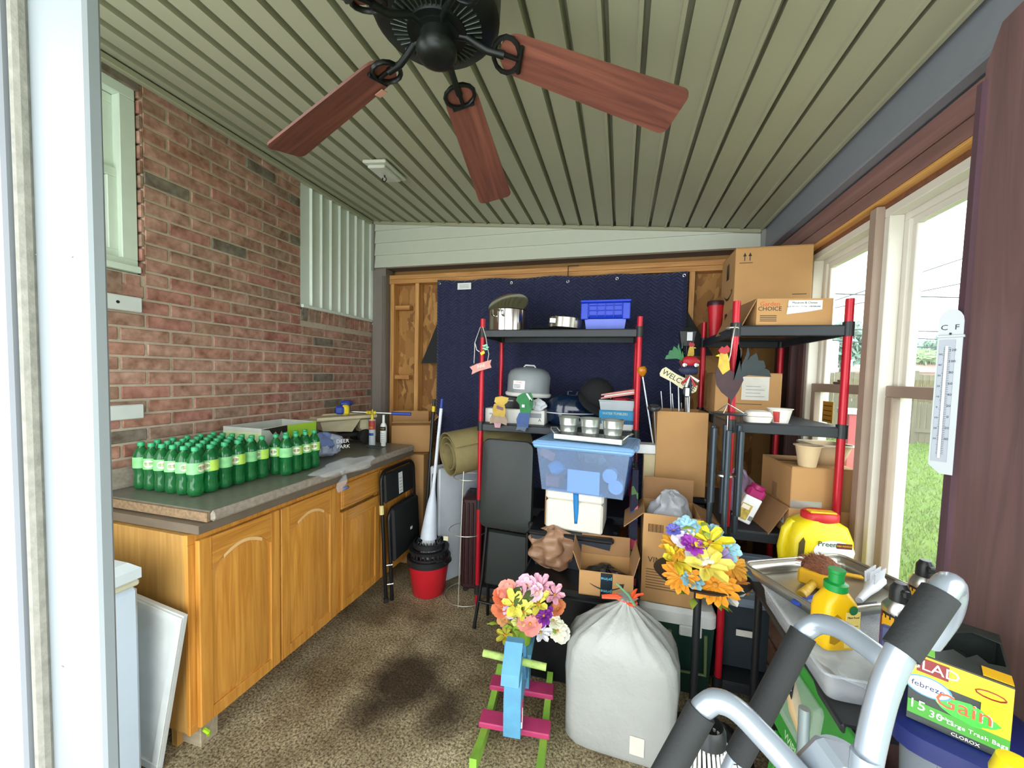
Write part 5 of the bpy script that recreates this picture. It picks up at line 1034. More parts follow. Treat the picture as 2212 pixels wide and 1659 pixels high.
t = thing('patriotic_ornament', 'red, white and blue starred ornament on a rod, right of the welcome sign', 'garden stake', (.39, YS_-.08, zs+.005)); L0 = Vector((.39, YS_-.08, zs+.005)); e = pp(1490, 800, YS_-.085); rod(t, (0, 0, 0), e-L0, .003, WH)
NVY = mat('navy_star_print', '#1c2444', .6, var=.5, scale=150)
MB().blob((e-L0+Vector((0, 0, .05))), (.09, .04, .06), 12, 8, .1, 3, 4).build('red_cap', mat('ornament_red', '#b3202e', .5), t, 40); MB().blob(e-L0+Vector((0, 0, 0)), (.1, .035, .06), 12, 8, .1, 3, 6).build('blue_body', NVY, t, 40)
for k in range(5): a = -.9+k*.5; MB().tube([e-L0+Vector((0, -.02, -.03)), e-L0+Vector((.05*math.sin(a), -.025, -.03-.07*math.cos(a)))], [.004, .008], 5).build('ribbon', (mat('ornament_red', '#b3202e', .5), WHITE, NVY)[k % 3], t)
for s_ in (-1, 1): MB().lathe([(0, .004), (.012, 0)], 12, Matrix.Translation(e-L0+Vector((s_*.03, -.022, .03))) @ Matrix.Rotation(FR, 4, 'X')).build('silver_disc', STEEL, t, 40)
t = thing('tagged_path_light', 'black oval solar light with a white tag hanging by the welcome sign', 'garden light', (.41, YS_-.06, zs+.005)); L0 = Vector((.41, YS_-.06, zs+.005)); e = pp(1484, 845, YS_-.09); rod(t, (0, 0, 0), e-L0, .004)
MB().lathe([(0, -.008), (.02, -.006), (.024, 0), (.02, .006), (0, .008)], 16, Matrix.Translation(e-L0) @ Matrix.Rotation(FR, 4, 'X'), sy=1.5).build('head', BKP, t, 40); MB().box((.0, -.014, -.005), (.02, .002, .045), 0, Matrix.Translation(e-L0)).build('tag', WHITE, t, 0)
for i, (px, py) in enumerate(((1428, 845), (1447, 800), (1452, 850), (1472, 870))):
    b0 = Vector((.30+.03*i, YS_+.02+.015*i, zs+.005)); e = pp(px, py, YS_); t = MB().tube([b0, e], .003, 6).build('stake_rod', SILV); tag(t, ['leftmost bare silver stake rod in the carton', 'tall bare silver rod just left of the welcome sign', 'bare silver rod below the welcome sign', 'short bare rod at the right of the stake carton'][i], 'rod', 'bare rods in the stake carton')
# ================================================================ right shelving unit
L2 = (1.80, 1.352, .845, .10); S2Y = 2.056
shelf_unit('red and black shelving unit beside the windows', .504, .944, S2Y, 2.80, L2, 1.912)
z = L2[0]+.001
# big smile carton
yb = 2.46; x0, x1 = ony(1585, 640, yb).x, .955; zt = ony(1590, 537, yb).z
bg_ = carton('smile_carton', 'large brown carton with smile arrow and two up-arrows on the right shelving unit', ((x0+x1)/2, yb+.15, z), .0, (x1-x0, .30, zt-z), CARD, CARDI)
w, h = x1-x0, zt-z; UPA = mat('print_black', '#2b221a', .6, var=0)
for k in (0, 1): xx = -w/2+.045+k*.026; front_box(MB(), xx-.002, xx+.002, h-.07, h-.03, -.1506).build('up_arrow', UPA, bg_, 0); MB().add([(xx-.009, -.1507, h-.045), (xx+.009, -.1507, h-.045), (xx, -.1507, h-.025)], [(0, 1, 2)]).build('up_arrow_head', UPA, bg_, 0)
front_box(MB(), -w/2+.02, -w/2+.085, h-.082, h-.079, -.1506).build('arrow_base', UPA, bg_, 0)
for k in range(6): front_box(MB(), -w/2+.02, -w/2+.07, .03+k*.022, .034+k*.022, -.1506).build('print_bar', UPA, bg_, 0)
for xx in (-w/2+.02, -w/2+.07): front_box(MB(), xx-.001, xx+.001, .02, .16, -.1506).build('print_bar', UPA, bg_, 0)
front_box(MB(), w*.26, w*.44, h*.45, h*.457, -.1506).build('corner_mark', UPA, bg_, 0)
MSd = T(-w/2-.0012, 0, 0, 0, 0, -FR)
smile_part(bg_, 0.02, h*.52, .16, .012, 0, 1, MSd)
for (zz, hh) in ((h*.80, .09), (h*.18, .10)): MB().box((0, 0, zz), (.05, .001, hh), 0, MSd).build('navy_label', TAPE, bg_, 0)
# garden choice carton
yb = 2.085; x0, x1 = ony(1640, 700, yb).x, ony(1812, 705, yb).x; zt = ony(1700, 645, yb).z
gc = carton('garden_choice_carton', 'low brown carton marked Garden CHOICE in front of the large carton', ((x0+x1)/2-.035, yb+.165, z), .10, (x1-x0, .33, zt-z), CARD, CARDI, (('x', 2.7), ('Y', 2.6)))
w, h = x1-x0, zt-z
text('Garden', .028, mat('orange_red_print', '#c4502f', .5, var=0), gc, ff(-w/2+.055, -.1656, h*.80)); text('CHOICE', .027, UPA, gc, ff(-w/2+.055, -.1656, h*.62))
for k in range(4): front_box(MB(), -w/2+.015, -w/2+.085, .02+k*.008, .023+k*.008, -.1656).build('small_print', UPA, gc, 0)
MB().add([(-w*.10, -.167, h*.42), (w*.20, -.169, h*.52), (w*.36, -.167, h*.60), (w*.36, -.167, h*.93), (-w*.08, -.167, h*.93)], [(0, 1, 2, 3, 4)]).build('torn_label', WHITE, gc, 0)
text('Macaroni & Cheese', .013, BLACK, gc, ff(w*.13, -.1678, h*.84)); text('ELBOW MACARONI / ORDERLINE', .009, BLACK, gc, ff(w*.12, -.1678, h*.70))
q = ony(1534, 690, 2.70); rc = thing('red_tumbler', 'tall red plastic tumbler with dark lid at the back of the right shelf', 'tumbler', (max(q.x, .545), 2.70, z))
MB().lathe([(0, 0), (.028, 0), (.045, .21), (.042, .21), (0, .01)], 20).build('cup', mat('red_tumbler_plastic', '#c0202c', .4), rc, 50); MB().lathe([(.049, .198), (.05, .212), (.046, .226), (0, .23)], 20).build('lid', mat('dark_red_lid', '#3a1d22', .4), rc, 50)
# second level
z = L2[1]+.001; yb = 2.40; x0, x1 = .508, ony(1688, 870, yb).x; zt = ony(1600, 806, yb).z
lb_ = carton('labelled_carton', 'brown carton with a pale square label on the middle right shelf', ((x0+x1)/2, yb+.13, z), -.03, (x1-x0, .26, zt-z), CARD, CARDI)
w, h = x1-x0, zt-z; front_box(MB(), -.03, .10, h*.38, h*.92, -.1308).build('paper_label', mat('pale_label', '#d6d2c6', .6), lb_, 0)
for k in range(4): front_box(MB(), -.01, .08-.02*(k % 2), h*.46+k*.018, h*.46+.003+k*.018, -.1316).build('label_print', mat('grey_print', '#8f969a', .5), lb_, 0)
front_box(MB(), -.06, .07, h*.28, h*.292, -.1306).build('corner_mark', UPA, lb_, 0)
q = onz(1690, 915, z); cu = thing('foil_cup', 'round white paper cup with red print on the middle right shelf', 'cup', (q.x, q.y+.04, z))
PC = mat('off_white_plastic', '#dedad0', .45); MB().lathe([(0, 0), (.036, 0), (.05, .062), (.055, .064), (.055, .067), (.048, .066), (.034, .003), (0, .003)], 24).build('cup', PC, cu, 50); MB().grid(6, 1, lambda u, v: ((.037+.012*v)*math.sin(-.9+.6*u), -(.037+.012*v)*math.cos(-.9+.6*u), .004+.05*v)).build('red_print', mat('red_print2', '#b8403c', .5), cu, 60)
q = onz(1642, 914, z); lc = thing('clamshell_container', 'small white clamshell container beside the round cup', 'container', (q.x, q.y+.045, z), .1)
MB().loft([rr(.05, .035, 0, .02), rr(.058, .042, .028, .02)]).build('base', PC, lc); MB().loft([rr(.058, .042, .030, .02), rr(.05, .035, .05, .02), rr(.03, .02, .056, .015)]).build('lid', PC, lc)
# third level: open tray carton with a taller carton in it
z = L2[2]+.001; lx0 = ony(1690, 1150, 2.06).x; lw = .30
lo = carton('tray_carton', 'open shallow brown carton under the taped carton, lower right shelf', (lx0+lw/2, 2.235, z), .10, (lw, .34, .125), CARD, CARDI, (('x', 2.6),))
MB().box((-lw/2-.0012, -.10, .07), (.001, .06, .06)).build('label', WHITE, lo, 0); MB().box((-lw/2-.0018, -.10, .07), (.001, .035, .035)).build('label_patch', CARD, lo, 0)
zt = ony(1700, 1010, 2.09).z
up_b = carton('taped_carton', 'brown carton patched with silver tape, inside the shallow open carton', (lx0+lw/2+.0, 2.24, z+.0055), .10, (lw-.03, .30, zt-z), CARD, CARDI)
w = lw-.03; front_box(MB(), -w/2+.0, -w/2+.13, .09, .15, -.151).build('silver_tape', mat('silver_tape', '#b7b4ae', .3, .5, bump=.6, bscale=30), up_b, 0); front_box(MB(), w/2-.09, w/2, .06, .12, -.1508).build('clear_tape', mat('glossy_tape', '#c49a63', .15), up_b, 0); MB().box((-w/2-.001, -.0, .16), (.001, .05, .07)).build('side_print', CARDI, up_b, 0)
q = ony(1735, 1010, 2.2); zt2 = z+.0055+zt-z+.003; PLP = mat('pulp_tan', '#cdb48c', .7, var=.05)
pz = thing('pulp_planter', 'tan moulded pulp planter pots joined in a tray on the taped carton', 'planter', (lx0+lw/2+.02, 2.19, zt2), .15)
def pot(mb, x, y, r0, r1, h): mb.lathe([(0, 0), (r0, 0), (r1, h), (r1+.008, h), (r1+.008, h+.004), (r1-.004, h+.002), (r0-.003, .004), (0, .004)], 20, c=(x, y, 0))
mb = MB(); pot(mb, -.075, -.06, .035, .05, .095); mb.build('round_pot', PLP, pz, 50)
mb = MB(); mb.loft([rr(.06, .06, 0, .03), rr(.085, .085, .095, .035)], T(.05, .03, 0), caps=False); mb.add(rr(.06, .06, .001, .03), [tuple(range(20))], T(.05, .03, 0)); mb.build('square_pot', PLP, pz, 40, solid=.003); MB().tube(rr(.088, .088, .095, .035), .005, 6, True, T(.05, .03, 0)).build('pot_rim', mat('pale_rim', '#ddd2bb', .5), pz, 50)
# seed carton leaning
q0, q1 = ony(1597, 1130, 2.10), ony(1637, 1058, 2.10); d = q1-q0; ang = math.atan2(d.x, d.z)
sd = thing('flower_seed_carton', 'white flower seed shaker carton with magenta cap leaning on the taped carton', 'carton', (q0.x+.005, 2.11, z+.028), rot=(0, ang, 0)); MG = mat('magenta_plastic', '#9c1f5c', .4)
MB().box((0, 0, .065), (.075, .05, .13), .004).build('carton', WHITE, sd); MB().box((0, 0, .15), (.079, .054, .05), .012).build('cap', MG, sd); MB().lathe([(.03, .17), (.032, .19), (0, .192)], 18).build('cap_top', MG, sd)
front_box(MB(), -.036, .012, .012, .09, -.0256).build('flower_print', mat('flower_print', '#c9a04c', .5, var=.9, scale=60), sd, 0); MB().box((-.015, -.0262, .075), (.035, .001, .02), 0).build('cream_band', CRM, sd, 0); mb = MB()
for k in range(9): mb.box((.018+k*.002, -.0262, .03), (.0009, .0006, .022))
mb.build('barcode', BLACK, sd, 0)
crumple('purple_bag', 'clear bag with purple packing beside the taped carton', (ony(1612, 1030, 2.3).x-.02, 2.34, z), (.13, .10, .26), 51, film('purple_clear', (.45, .33, .5), .6, .15), cat='plastic bag')
# ---- wind chime with rooster on the near pole
yc = 1.985; q = ony(1580, 715, yc); wcx = ony(1572, 905, yc).x
wch = thing('wind_chime', 'dark tube wind chime topped with a metal rooster, hung on the near red pole', 'wind chime', (wcx, yc, 0)); CHM = mat('slate_tube', '#3d464d', .35, .6)
def Q(px, py, dy=0): p = ony(px, py, yc+dy); return (p.x-wcx, dy, p.z)
MB().tube([Q(1590, 700, .045), Q(1586, 712), Q(1582, 735), Q(1578, 765), Q(1574, 780)], .003, 6).build('chain', GW, wch, 60); MB().tube([(Q(1588, 708)[0]+.026*math.cos(k*.5), .05+.03*math.sin(k*.5), Q(1588, 706)[2]) for k in range(12)], .003, 6).build('wire_loop', GW, wch, 60)
e = Vector(Q(1578, 815)); rooster(wch, Matrix.Translation(e) @ FXZ, .115, '#1f2b2c', '#3a2026')
zr = Q(1572, 893)[2]
for a in (0, 2.1, 4.2): MB().tube([Q(1572, 872), (.07*math.cos(a), .07*math.sin(a), zr)], .0025, 5).build('chain', GW, wch, 60)
MB().lathe([(.0, .004), (.075, .004), (.078, 0), (.075, -.004), (0, -.004)], 24, c=(0, 0, zr)).build('top_disc', CHM, wch, 40)
for k, L in enumerate((.50, .42, .56, .34, .46, .38)):
    a = k*1.047+.4; x, y = .062*math.cos(a), .062*math.sin(a); ztp = zr-.055-.004*k
    t_ = MB().lathe([(.0125, 0), (.0125, -L), (.0105, -L), (.0105, 0)], 14, c=(x, y, ztp)).build('chime_tube', CHM, wch, 50); MB().tube([(x, y, zr), (x, y, ztp-.005)], .0015, 4).build('cord', BLACK, t_)
MB().lathe([(0, .004), (.045, .004), (.045, -.004), (0, -.004)], 20, c=(0, 0, zr-.28)).build('striker', STEEL, wch, 40); MB().tube([(0, 0, zr), (0, 0, zr-.45)], .002, 5).build('striker_cord', GW, wch)
# ================================================================ under and in front of the right shelf
GT = mat('slate_blue_lid', '#7d8b98', .4, var=.04); GTB = mat('dark_grey_tote', '#2f383d', .45, trans=.0)
tt2 = thing('grey_tote', 'dark storage tote with slate blue lid under the right shelving unit', 'tote', (.72, 2.40, .12))
MB().loft([wall_ring(.19, .26, 0), wall_ring(.205, .285, .33)]).build('body', GTB, tt2); MB().loft([rr(.215, .30, .33, .03), rr(.22, .305, .345, .03), rr(.205, .29, .365, .03)]).build('lid', GT, tt2); MB().tube(rr(.15, .23, .366, .03), .006, 6, True).build('lid_ridge', GT, tt2); MB().box((-.1, -.30, .2), (.07, .004, .03)).build('label', mat('pale_label', '#d6d2c6', .6), tt2, 0)
rp = thing('red_tray_stack', 'stack of thin red plastic trays on the slate blue tote lid', 'trays', (.60, 2.45, .4865))
for k in range(4): MB().loft([rr(.08, .06, .012*k, .02), rr(.092, .072, .012*k+.010, .02)]).build('tray', mat('red_tray_plastic', '#a81c2a', .35), rp)
# ---- small table and things on it
ZT = .73
tb_ = thing('side_table', 'low black side table by the window holding the baking tray and bottles', 'table', (.745, 1.44, 0)); MB().box((0, 0, ZT-.012), (.41, .70, .024), .005).build('table_top', BKP, tb_)
for (x, y) in ((-.18, -.32), (.18, -.32), (-.18, .32), (.18, .32)): MB().cyl((x, y, 0), (x, y, ZT-.02), .014, 10).build('leg', BK, tb_, 60)
MB().box((0, 0, .2), (.36, .64, .02), .004).build('lower_shelf', BKP, tb_)
cb2 = thing('flat_clear_bin', 'flat clear plastic bin under the yellow bottle on the side table', 'bin', (.73, 1.405, ZT+.001)); CLB = film('clear_box', (.93, .95, .97), .22, .08)
mb = MB(); mb.loft([rr(.185, .235, .0, .02), rr(.195, .245, .072, .02)], caps=False); mb.add(rr(.185, .235, .001, .02), [tuple(range(20))]); mb.build('body', CLB, cb2, 30, solid=.002); MB().box((0, 0, .076), (.41, .51, .005), .002).build('lid', CLB, cb2); MB().tube(rr(.205, .255, .075, .02), .004, 6, True).build('rim', CLB, cb2)
crumple('white_packet', 'crumpled white and blue packet inside the flat clear bin', (.68, 1.31, ZT+.006), (.22, .20, .055), 61, mat('white_blue_packet', '#c9d0dc', .4, var=.5, scale=18), cat='packet')
ZF = ZT+.0815
ws = wood('brown_stick', '#8a4f28', '#b06f3c', 'x', 6); a, c = dep(1640, 1300, 1.50), dep(1750, 1302, 1.40)
# baking tray
tc_ = Vector((.742, 1.615, ZF)); ta = math.radians(27)
bt = thing('sheet_pan', 'aluminium sheet pan holding brushes and garden tools on the side table', 'sheet pan', tc_, ta); ALU = mat('aluminium_pan', '#b3aea2', .3, .85, var=.1)
mb = MB(); mb.loft([rr(.205, .135, .002, .03), rr(.205, .135, .004, .03)]); mb.loft([rr(.205, .135, .0, .03), rr(.225, .155, .045, .035)], caps=False); mb.build('pan', ALU, bt, 40, solid=.0015); MB().tube(rr(.228, .158, .046, .036), .005, 8, True).build('rolled_rim', ALU, bt, 50)
Mb = Matrix.Translation(tc_) @ Matrix.Rotation(ta, 4, 'Z')
def in_pan(name, lab, cat, x, y, rz=0, dz=.006): p = Mb @ Vector((x, y, dz)); return thing(name, lab, cat, p, ta+rz)
t = in_pan('round_brush', 'yellow-handled brush with round brown bristle head in the sheet pan', 'brush', -.03, .03, .45)
MB().blob((.04, 0, .05), (.13, .12, .095), 20, 12, .06, 5, 3).build('bristles', mat('brown_bristle', '#7a4a32', .9, var=.5, scale=120, bump=1, bscale=200), t, 40); MB().box((-.02, 0, .03), (.03, .10, .055), .008).build('ferrule', mat('amber_plastic', '#d9a41f', .4), t); MB().tube([(-.03, 0, .02), (-.06, 0, .018), (-.16, 0, .016)], [.014, .013, .016], 10).build('handle', mat('worn_yellow', '#c9a02a', .5, var=.4, scale=60), t, 60)
mb = MB(); rs_ = random.Random(4)
for k in range(160): a = rs_.uniform(0, 6.28); b_ = rs_.uniform(.1, 1.4); v = Vector((math.cos(a)*math.cos(b_)*.066, math.sin(a)*math.cos(b_)*.062, math.sin(b_)*.05)); mb.tube([v*.85+Vector((.04, 0, .05)), v*1.08+Vector((.04+.01*math.sin(a*3), .01, .05))], .0012, 3)
mb.build('loose_bristles', mat('brown_bristle_tip', '#8f5a3e', .9), t, 0, kind='stuff')
t = in_pan('scrub_brush', 'white scrub brush with upright white bristles in the sheet pan', 'brush', .12, -.045, .35, .008); WPL = mat('white_brush_plastic', '#d5d8de', .4); MB().tube([(-.12, 0, .008), (-.05, 0, .018), (.0, 0, .03), (.06, 0, .03)], [.010, .013, .022, .02], 10, flat=1.1).build('handle', WPL, t, 60); mb = MB()
for k in range(8):
    for j_ in (-1, 0, 1): mb.cyl((-.03+k*.012, j_*.012, .045), (-.03+k*.013, j_*.014, .08), .0028, 5)
mb.build('bristles', WPL, t, 50, kind='stuff')
t = in_pan('putty_knife', 'blue-handled putty knife lying in the sheet pan', 'putty knife', -.125, -.05, .12, .006); MB().box((-.04, 0, .009), (.12, .03, .016), .006).build('handle', BLU, t); MB().add([(.02, -.014, .008), (.10, -.035, .006), (.10, .035, .006), (.02, .014, .008), (.02, -.014, .006), (.10, -.035, .004), (.10, .035, .004), (.02, .014, .006)], [(0, 1, 2, 3), (7, 6, 5, 4), (0, 4, 5, 1), (1, 5, 6, 2), (2, 6, 7, 3), (3, 7, 4, 0)]).build('blade', STEEL, t, 0); MB().lathe([(0, .018), (.004, .0185)], 8, T(-.09, 0, 0)).build('rivet', STEEL, t)
t = in_pan('pruning_saw', 'dark toothed pruning saw blade along the front of the sheet pan', 'saw', -.075, -.10, .03, .006); MB().add([(-.13, -.012, 0), (.13, -.012, 0), (.15, .004, 0), (-.13, .014, 0), (-.13, -.012, .004), (.13, -.012, .004), (.15, .004, .004), (-.13, .014, .004)], [(3, 2, 1, 0), (4, 5, 6, 7), (0, 1, 5, 4), (1, 2, 6, 5), (2, 3, 7, 6), (3, 0, 4, 7)]).build('blade', mat('dark_steel', '#3c4046', .35, .6), t, 0); MB().add([v for k in range(16) for v in ((-.12+k*.015, -.012, .0005), (-.112+k*.015, -.02, .0005), (-.106+k*.015, -.012, .0005))], [(3*k, 3*k+1, 3*k+2) for k in range(16)]).build('teeth', STEEL, t, 0)
t = in_pan('yellow_scraper', 'yellow scraper strip at the back right of the sheet pan', 'scraper', .13, .075, -.6, .008); MB().box((0, 0, .008), (.14, .02, .012), .004).build('handle', mat('amber_plastic', '#d9a41f', .4), t); MB().box((-.08, 0, .006), (.03, .035, .004), .001).build('blade', STEEL, t)
# weed preventer jug on its crate
jx, jy = .825, 1.945; cr2 = thing('wooden_crate', 'dark wooden crate under the yellow jug beside the side table', 'crate', (jx, jy, 0)); DWD = wood('dark_crate', '#4b3526', '#6a4c36', 'x', 5)
mb = MB()
for k in range(6): MB().box((0, 0, .055+k*.124), (.25, .18, .108), .003).build('slat_ring', DWD, cr2)
MB().box((0, 0, .735), (.25, .18, .012), .002).build('top_board', DWD, cr2); MB().box((0, 0, .36), (.22, .15, .70)).build('liner', DWD, cr2)
JY = mat('yellow_jug_plastic', '#e2cb1c', .35, var=.04); jg = thing('weed_preventer_jug', 'large yellow Preen jug with red lid behind the sheet pan', 'jug', (jx, jy, .7425), .1)
MB().loft([rr(.115, .07, 0, .03), rr(.12, .075, .03, .03), rr(.118, .072, .15, .04), rr(.10, .062, .205, .04), rr(.06, .05, .228, .035)]).build('body', JY, jg, 40)
MB().tube([(-.118, 0, .02), (-.128, 0, .09), (-.115, 0, .17), (-.085, 0, .205)], .020, 10).build('handle', JY, jg, 60); MB().prism([(-.105, .03), (-.082, .03), (-.078, .15), (-.085, .165), (-.1, .14)], .002, Matrix(((1, 0, 0, 0), (0, 0, -1, -.0725), (0, 1, 0, 0), (0, 0, 0, 1)))).build('handle_opening_shade', mat('jug_shade', '#4a4012', .6), jg, 0)  # flat dark patch paints the shade inside the handle opening
MB().lathe([(.066, .222), (.07, .226), (.07, .250), (.062, .258), (0, .258)], 26, sy=.8, c=(.01, 0, 0)).build('lid', mat('red_lid', '#c0282c', .4), jg, 40); MB().box((.005, -.02, .261), (.10, .04, .008), .003).build('flip_spout', mat('yellow_lid', '#e0b01f', .4), jg)
MB().lathe([(0, 0), (.075, 0)], 24, T(.03, -.0745, .115, FR), sy=.62).build('label', WHITE, jg, 0); text('Preen', .030, mat('green_print', '#1f4a2c', .5, var=0), jg, ff(.003, -.0765, .145)); MB().box((.065, -.0762, .142), (.055, .001, .022), 0).build('maroon_panel', mat('maroon_print', '#6a2620', .5), jg, 0); text('WEED PREVENTER', .0075, YEL, jg, ff(.065, -.0772, .142))
# plant food bottle
YB_ = mat('golden_bottle', '#e3b512', .3, var=.04); p = dep(1797, 1395, 1.12); pf = thing('plant_food_bottle', 'golden yellow plant food bottle with green cap and grip hole', 'bottle', (p.x, p.y, ZF), .35)
MB().loft([rr(.046, .03, 0, .015), rr(.05, .034, .02, .018), rr(.05, .034, .10, .018), rr(.046, .032, .125, .018), rr(.03, .026, .15, .02), rr(.022, .022, .16, .02)]).build('body', YB_, pf, 40)
gh = MB(); gh.prism([(-.042, .025), (-.028, .02), (-.012, .03), (-.008, .07), (-.012, .095), (-.025, .105), (-.038, .095)], .002, Matrix(((1, 0, 0, 0), (0, 0, -1, -.0335), (0, 1, 0, 0), (0, 0, 0, 1)))); gh.build('grip_hole_shade', mat('bottle_recess_shade', '#a8820f', .5), pf, 0)  # darker yellow patch on the face, painted shade for the grip recess
MB().lathe([(.026, .156), (.028, .158), (.028, .176), (.018, .18), (.018, .205), (.02, .207), (.02, .215), (0, .216)], 22).build('cap', mat('green_screw_cap', '#158a3c', .4), pf, 40)
front_box(MB(), .002, .044, .01, .11, -.0345).build('label', mat('cream_bottle_label', '#e5d27a', .5), pf, 0); MB().lathe([(0, 0), (.013, 0)], 18, T(.022, -.0355, .115, FR)).build('green_round_logo', mat('logo_green', '#1d6b3f', .5), pf, 0); text('Plant Food', .008, BLACK, pf, ff(.023, -.0352, .095))
for k in range(6): front_box(MB(), .008, .038, .025+k*.009, .027+k*.009, -.0352).build('label_print', mat('olive_print', '#7a7a3a', .5), pf, 0)
# spray cans
def can(lab, px, py, D):
    p = dep(px, py, D); t = thing('spray_can', lab, 'spray can', (p.x, p.y, ZF), group='spray cans by the window')
    MB().lathe([(0, 0), (.032, 0), (.033, .004), (.033, .155)], 22).build('can', mat('can_red_yellow', '#7a1f1c', .35), t, 50); MB().lathe([(.0335, .145), (.034, .15), (.033, .16), (.022, .178), (0, .18)], 22).build('shoulder', STEEL, t, 50); MB().lathe([(.0, .225), (.012, .224), (.02, .21), (.021, .178), (.0, .178)], 16).build('trigger_cap', BKP, t, 50); MB().box((.0, -.022, .205), (.018, .02, .018), .004).build('nozzle', BKP, t)
    cyl_patch(.0335, -1.6, -.5, .005, .14).build('yellow_panel', mat('orange_yellow', '#dca31c', .4), t, 60); cyl_patch(.0338, -.2, .9, .03, .13).build('white_panel', mat('pale_label', '#d6d2c6', .6), t, 60); cyl_patch(.0337, -1.6, .9, .132, .15).build('black_band', BLACK, t, 60); return t
can('front black-capped red spray can on the flat clear bin', 1935, 1400, 1.03); can('rear black-capped spray can nearer the window', 1985, 1400, 1.17)
# kit pack leaning on the table edge
kp = thing('tool_kit_pack', 'green wiping kit pack in clear film leaning against the side table', 'kit pack', (.475, 1.20, .0), rot=(0, .10, .06)); GK = mat('kit_green', '#2f8a2c', .45)
MB().box((0, .02, .60), (.012, .36, .26), .002).build('card', GK, kp); MB().box((-.012, .06, .62), (.03, .20, .16), .012).build('clear_blister', CLB, kp); MB().tube([(-.014, .0, .57), (-.014, .06, .61), (-.014, .12, .66)], [.012, .022, .016], 8).build('tan_tool', mat('tan_plastic', '#c9ad80', .5), kp, 60); MB().box((-.029, .09, .66), (.001, .04, .05), 0).build('black_label', BLACK, kp, 0); text('WIPING KIT', .032, mat('pale_print', '#b9d8b0', .5, var=0), kp, Matrix(((0, 0, -1, -.0065), (-1, 0, 0, .03), (0, 1, 0, .495), (0, 0, 0, 1))))
text('BETTER', .014, WHITE, kp, Matrix(((0, 0, -1, -.0298), (-1, 0, 0, .09), (0, 1, 0, .66), (0, 0, 0, 1))), wide=.6)
for s_ in (-.12, .12): MB().box((0, .02+s_, .235), (.03, .03, .47), .003).build('stand_strut', GK, kp)
# ================================================================ flowers
def petal_flower(t, p, n, col, r, rnd, kind='daisy', nrm=None, ctr='#c98a2c'):
    """one flower head as a part with its petals, the centre a sub-part"""
    nrm = (nrm or Vector((rnd.uniform(-.5, .5), -1+rnd.uniform(0, .6), 1))).normalized(); M = Matrix.Translation(p) @ nrm.to_track_quat('Z', 'Y').to_matrix().to_4x4(); mb = MB()
    rows = {'daisy': ((n, 1, .12, .17), (n, .8, .25, .15)), 'lily': ((6, 1, .5, .26), (5, .7, .8, .22)), 'round': ((5, 1, .2, .55), (5, .6, .6, .4)), 'puff': ((9, 1, .15, .3), (8, .75, .5, .28), (6, .5, .85, .26))}[kind]
    for (m, sc, lift, wd) in rows:
        for k in range(m):
            a = 2*math.pi*k/m+rnd.uniform(-.12, .12)+sc; L = 1.18*r*sc*rnd.uniform(.88, 1.08); c_, s_ = math.cos(a), math.sin(a)
            def pt_(l, w, h): return (c_*l-s_*w, s_*l+c_*w, h)
            w = L*wd; mb.add([pt_(.08*L, 0, 0), pt_(.45*L, -w, L*lift*.55), pt_(.85*L, -w*.8, L*lift*.85), pt_(L, 0, L*lift*.75), pt_(.85*L, w*.8, L*lift*.85), pt_(.45*L, w, L*lift*.55), pt_(.5*L, 0, L*lift*.35)], [(0, 1, 6), (1, 2, 6), (2, 3, 6), (3, 4, 6), (4, 5, 6), (5, 0, 6)], M)
    o = mb.build('flower', mat('petal_'+col[1:], col, .65, var=.22, scale=40), t, 40)
    MB().lathe([(0, r*.16), (r*.14, r*.10), (r*.17, 0), (0, -r*.05)], 8, M).build('flower_centre', mat('flower_centre_'+ctr[1:], ctr, .8, var=.3, scale=80), o, 50)
def leaves(t, p, n, r, rnd, col='#6d8a2f'):
    for k in range(n):
        a = rnd.uniform(0, 6.28); d = Vector((math.cos(a), math.sin(a)*.8, rnd.uniform(-.3, .3))); u = d.cross(Vector((0, 0, 1))).normalized(); b = Vector(p)+d*r*.3; mb = MB()
        mb.add([b, b+d*r*.5+u*r*.28, b+d*r*1.05-Vector((0, 0, r*.2)), b+d*r*.5-u*r*.28, b+d*r*.55+Vector((0, 0, r*.1))], [(0, 1, 4), (1, 2, 4), (2, 3, 4), (3, 0, 4)]); mb.build('leaf', mat('leaf_'+col[1:], col, .6, var=.2), t, 40)
# plant stand with basket of silk flowers
zp = .70; pc = onz(1515, 1243, zp); ps = thing('plant_stand', 'black oval plant stand holding the yellow and orange flower arrangement', 'plant stand', (pc.x, pc.y, 0))
MB().lathe([(0, zp-.012), (.12, zp-.012), (.185, zp-.004), (.196, zp+.008), (.188, zp+.010), (.12, zp), (0, zp)], 32, sy=.85).build('plate', BKP, ps, 40); MB().cyl((-.01, 0, .02), (-.01, 0, zp-.01), .016, 12).build('pole', BKP, ps, 60); MB().lathe([(0, .025), (.03, .022), (.085, .008), (.09, 0), (0, 0)], 24, c=(-.01, 0, 0)).build('base', BKP, ps, 40)
MB().tube([(.12*math.cos(k*math.pi/10)+.03, .10*math.sin(k*math.pi/10), zp+.005+.13*math.sin(k*math.pi/10)*.6) for k in range(0, 11)], .005, 6).build('arched_rail', BKP, ps, 60)
fa_ = thing('flower_arrangement', 'yellow, orange and blue silk flower arrangement on the black plant stand', 'flowers', (pc.x-.005, pc.y-.01, zp+.009)); rnd = random.Random(11)
MB().blob((0, 0, .03), (.20, .16, .07), 16, 8, .08, 3, 2).build('moss_base', mat('moss_green', '#4a5a2c', .95, var=.3, bump=1), fa_, 40)
def FP(px, py, d=0): q = dep(px, py, (Vector((pc.x, pc.y, zp))-CAM).dot(fw)-.05+d); return q-fa_.location
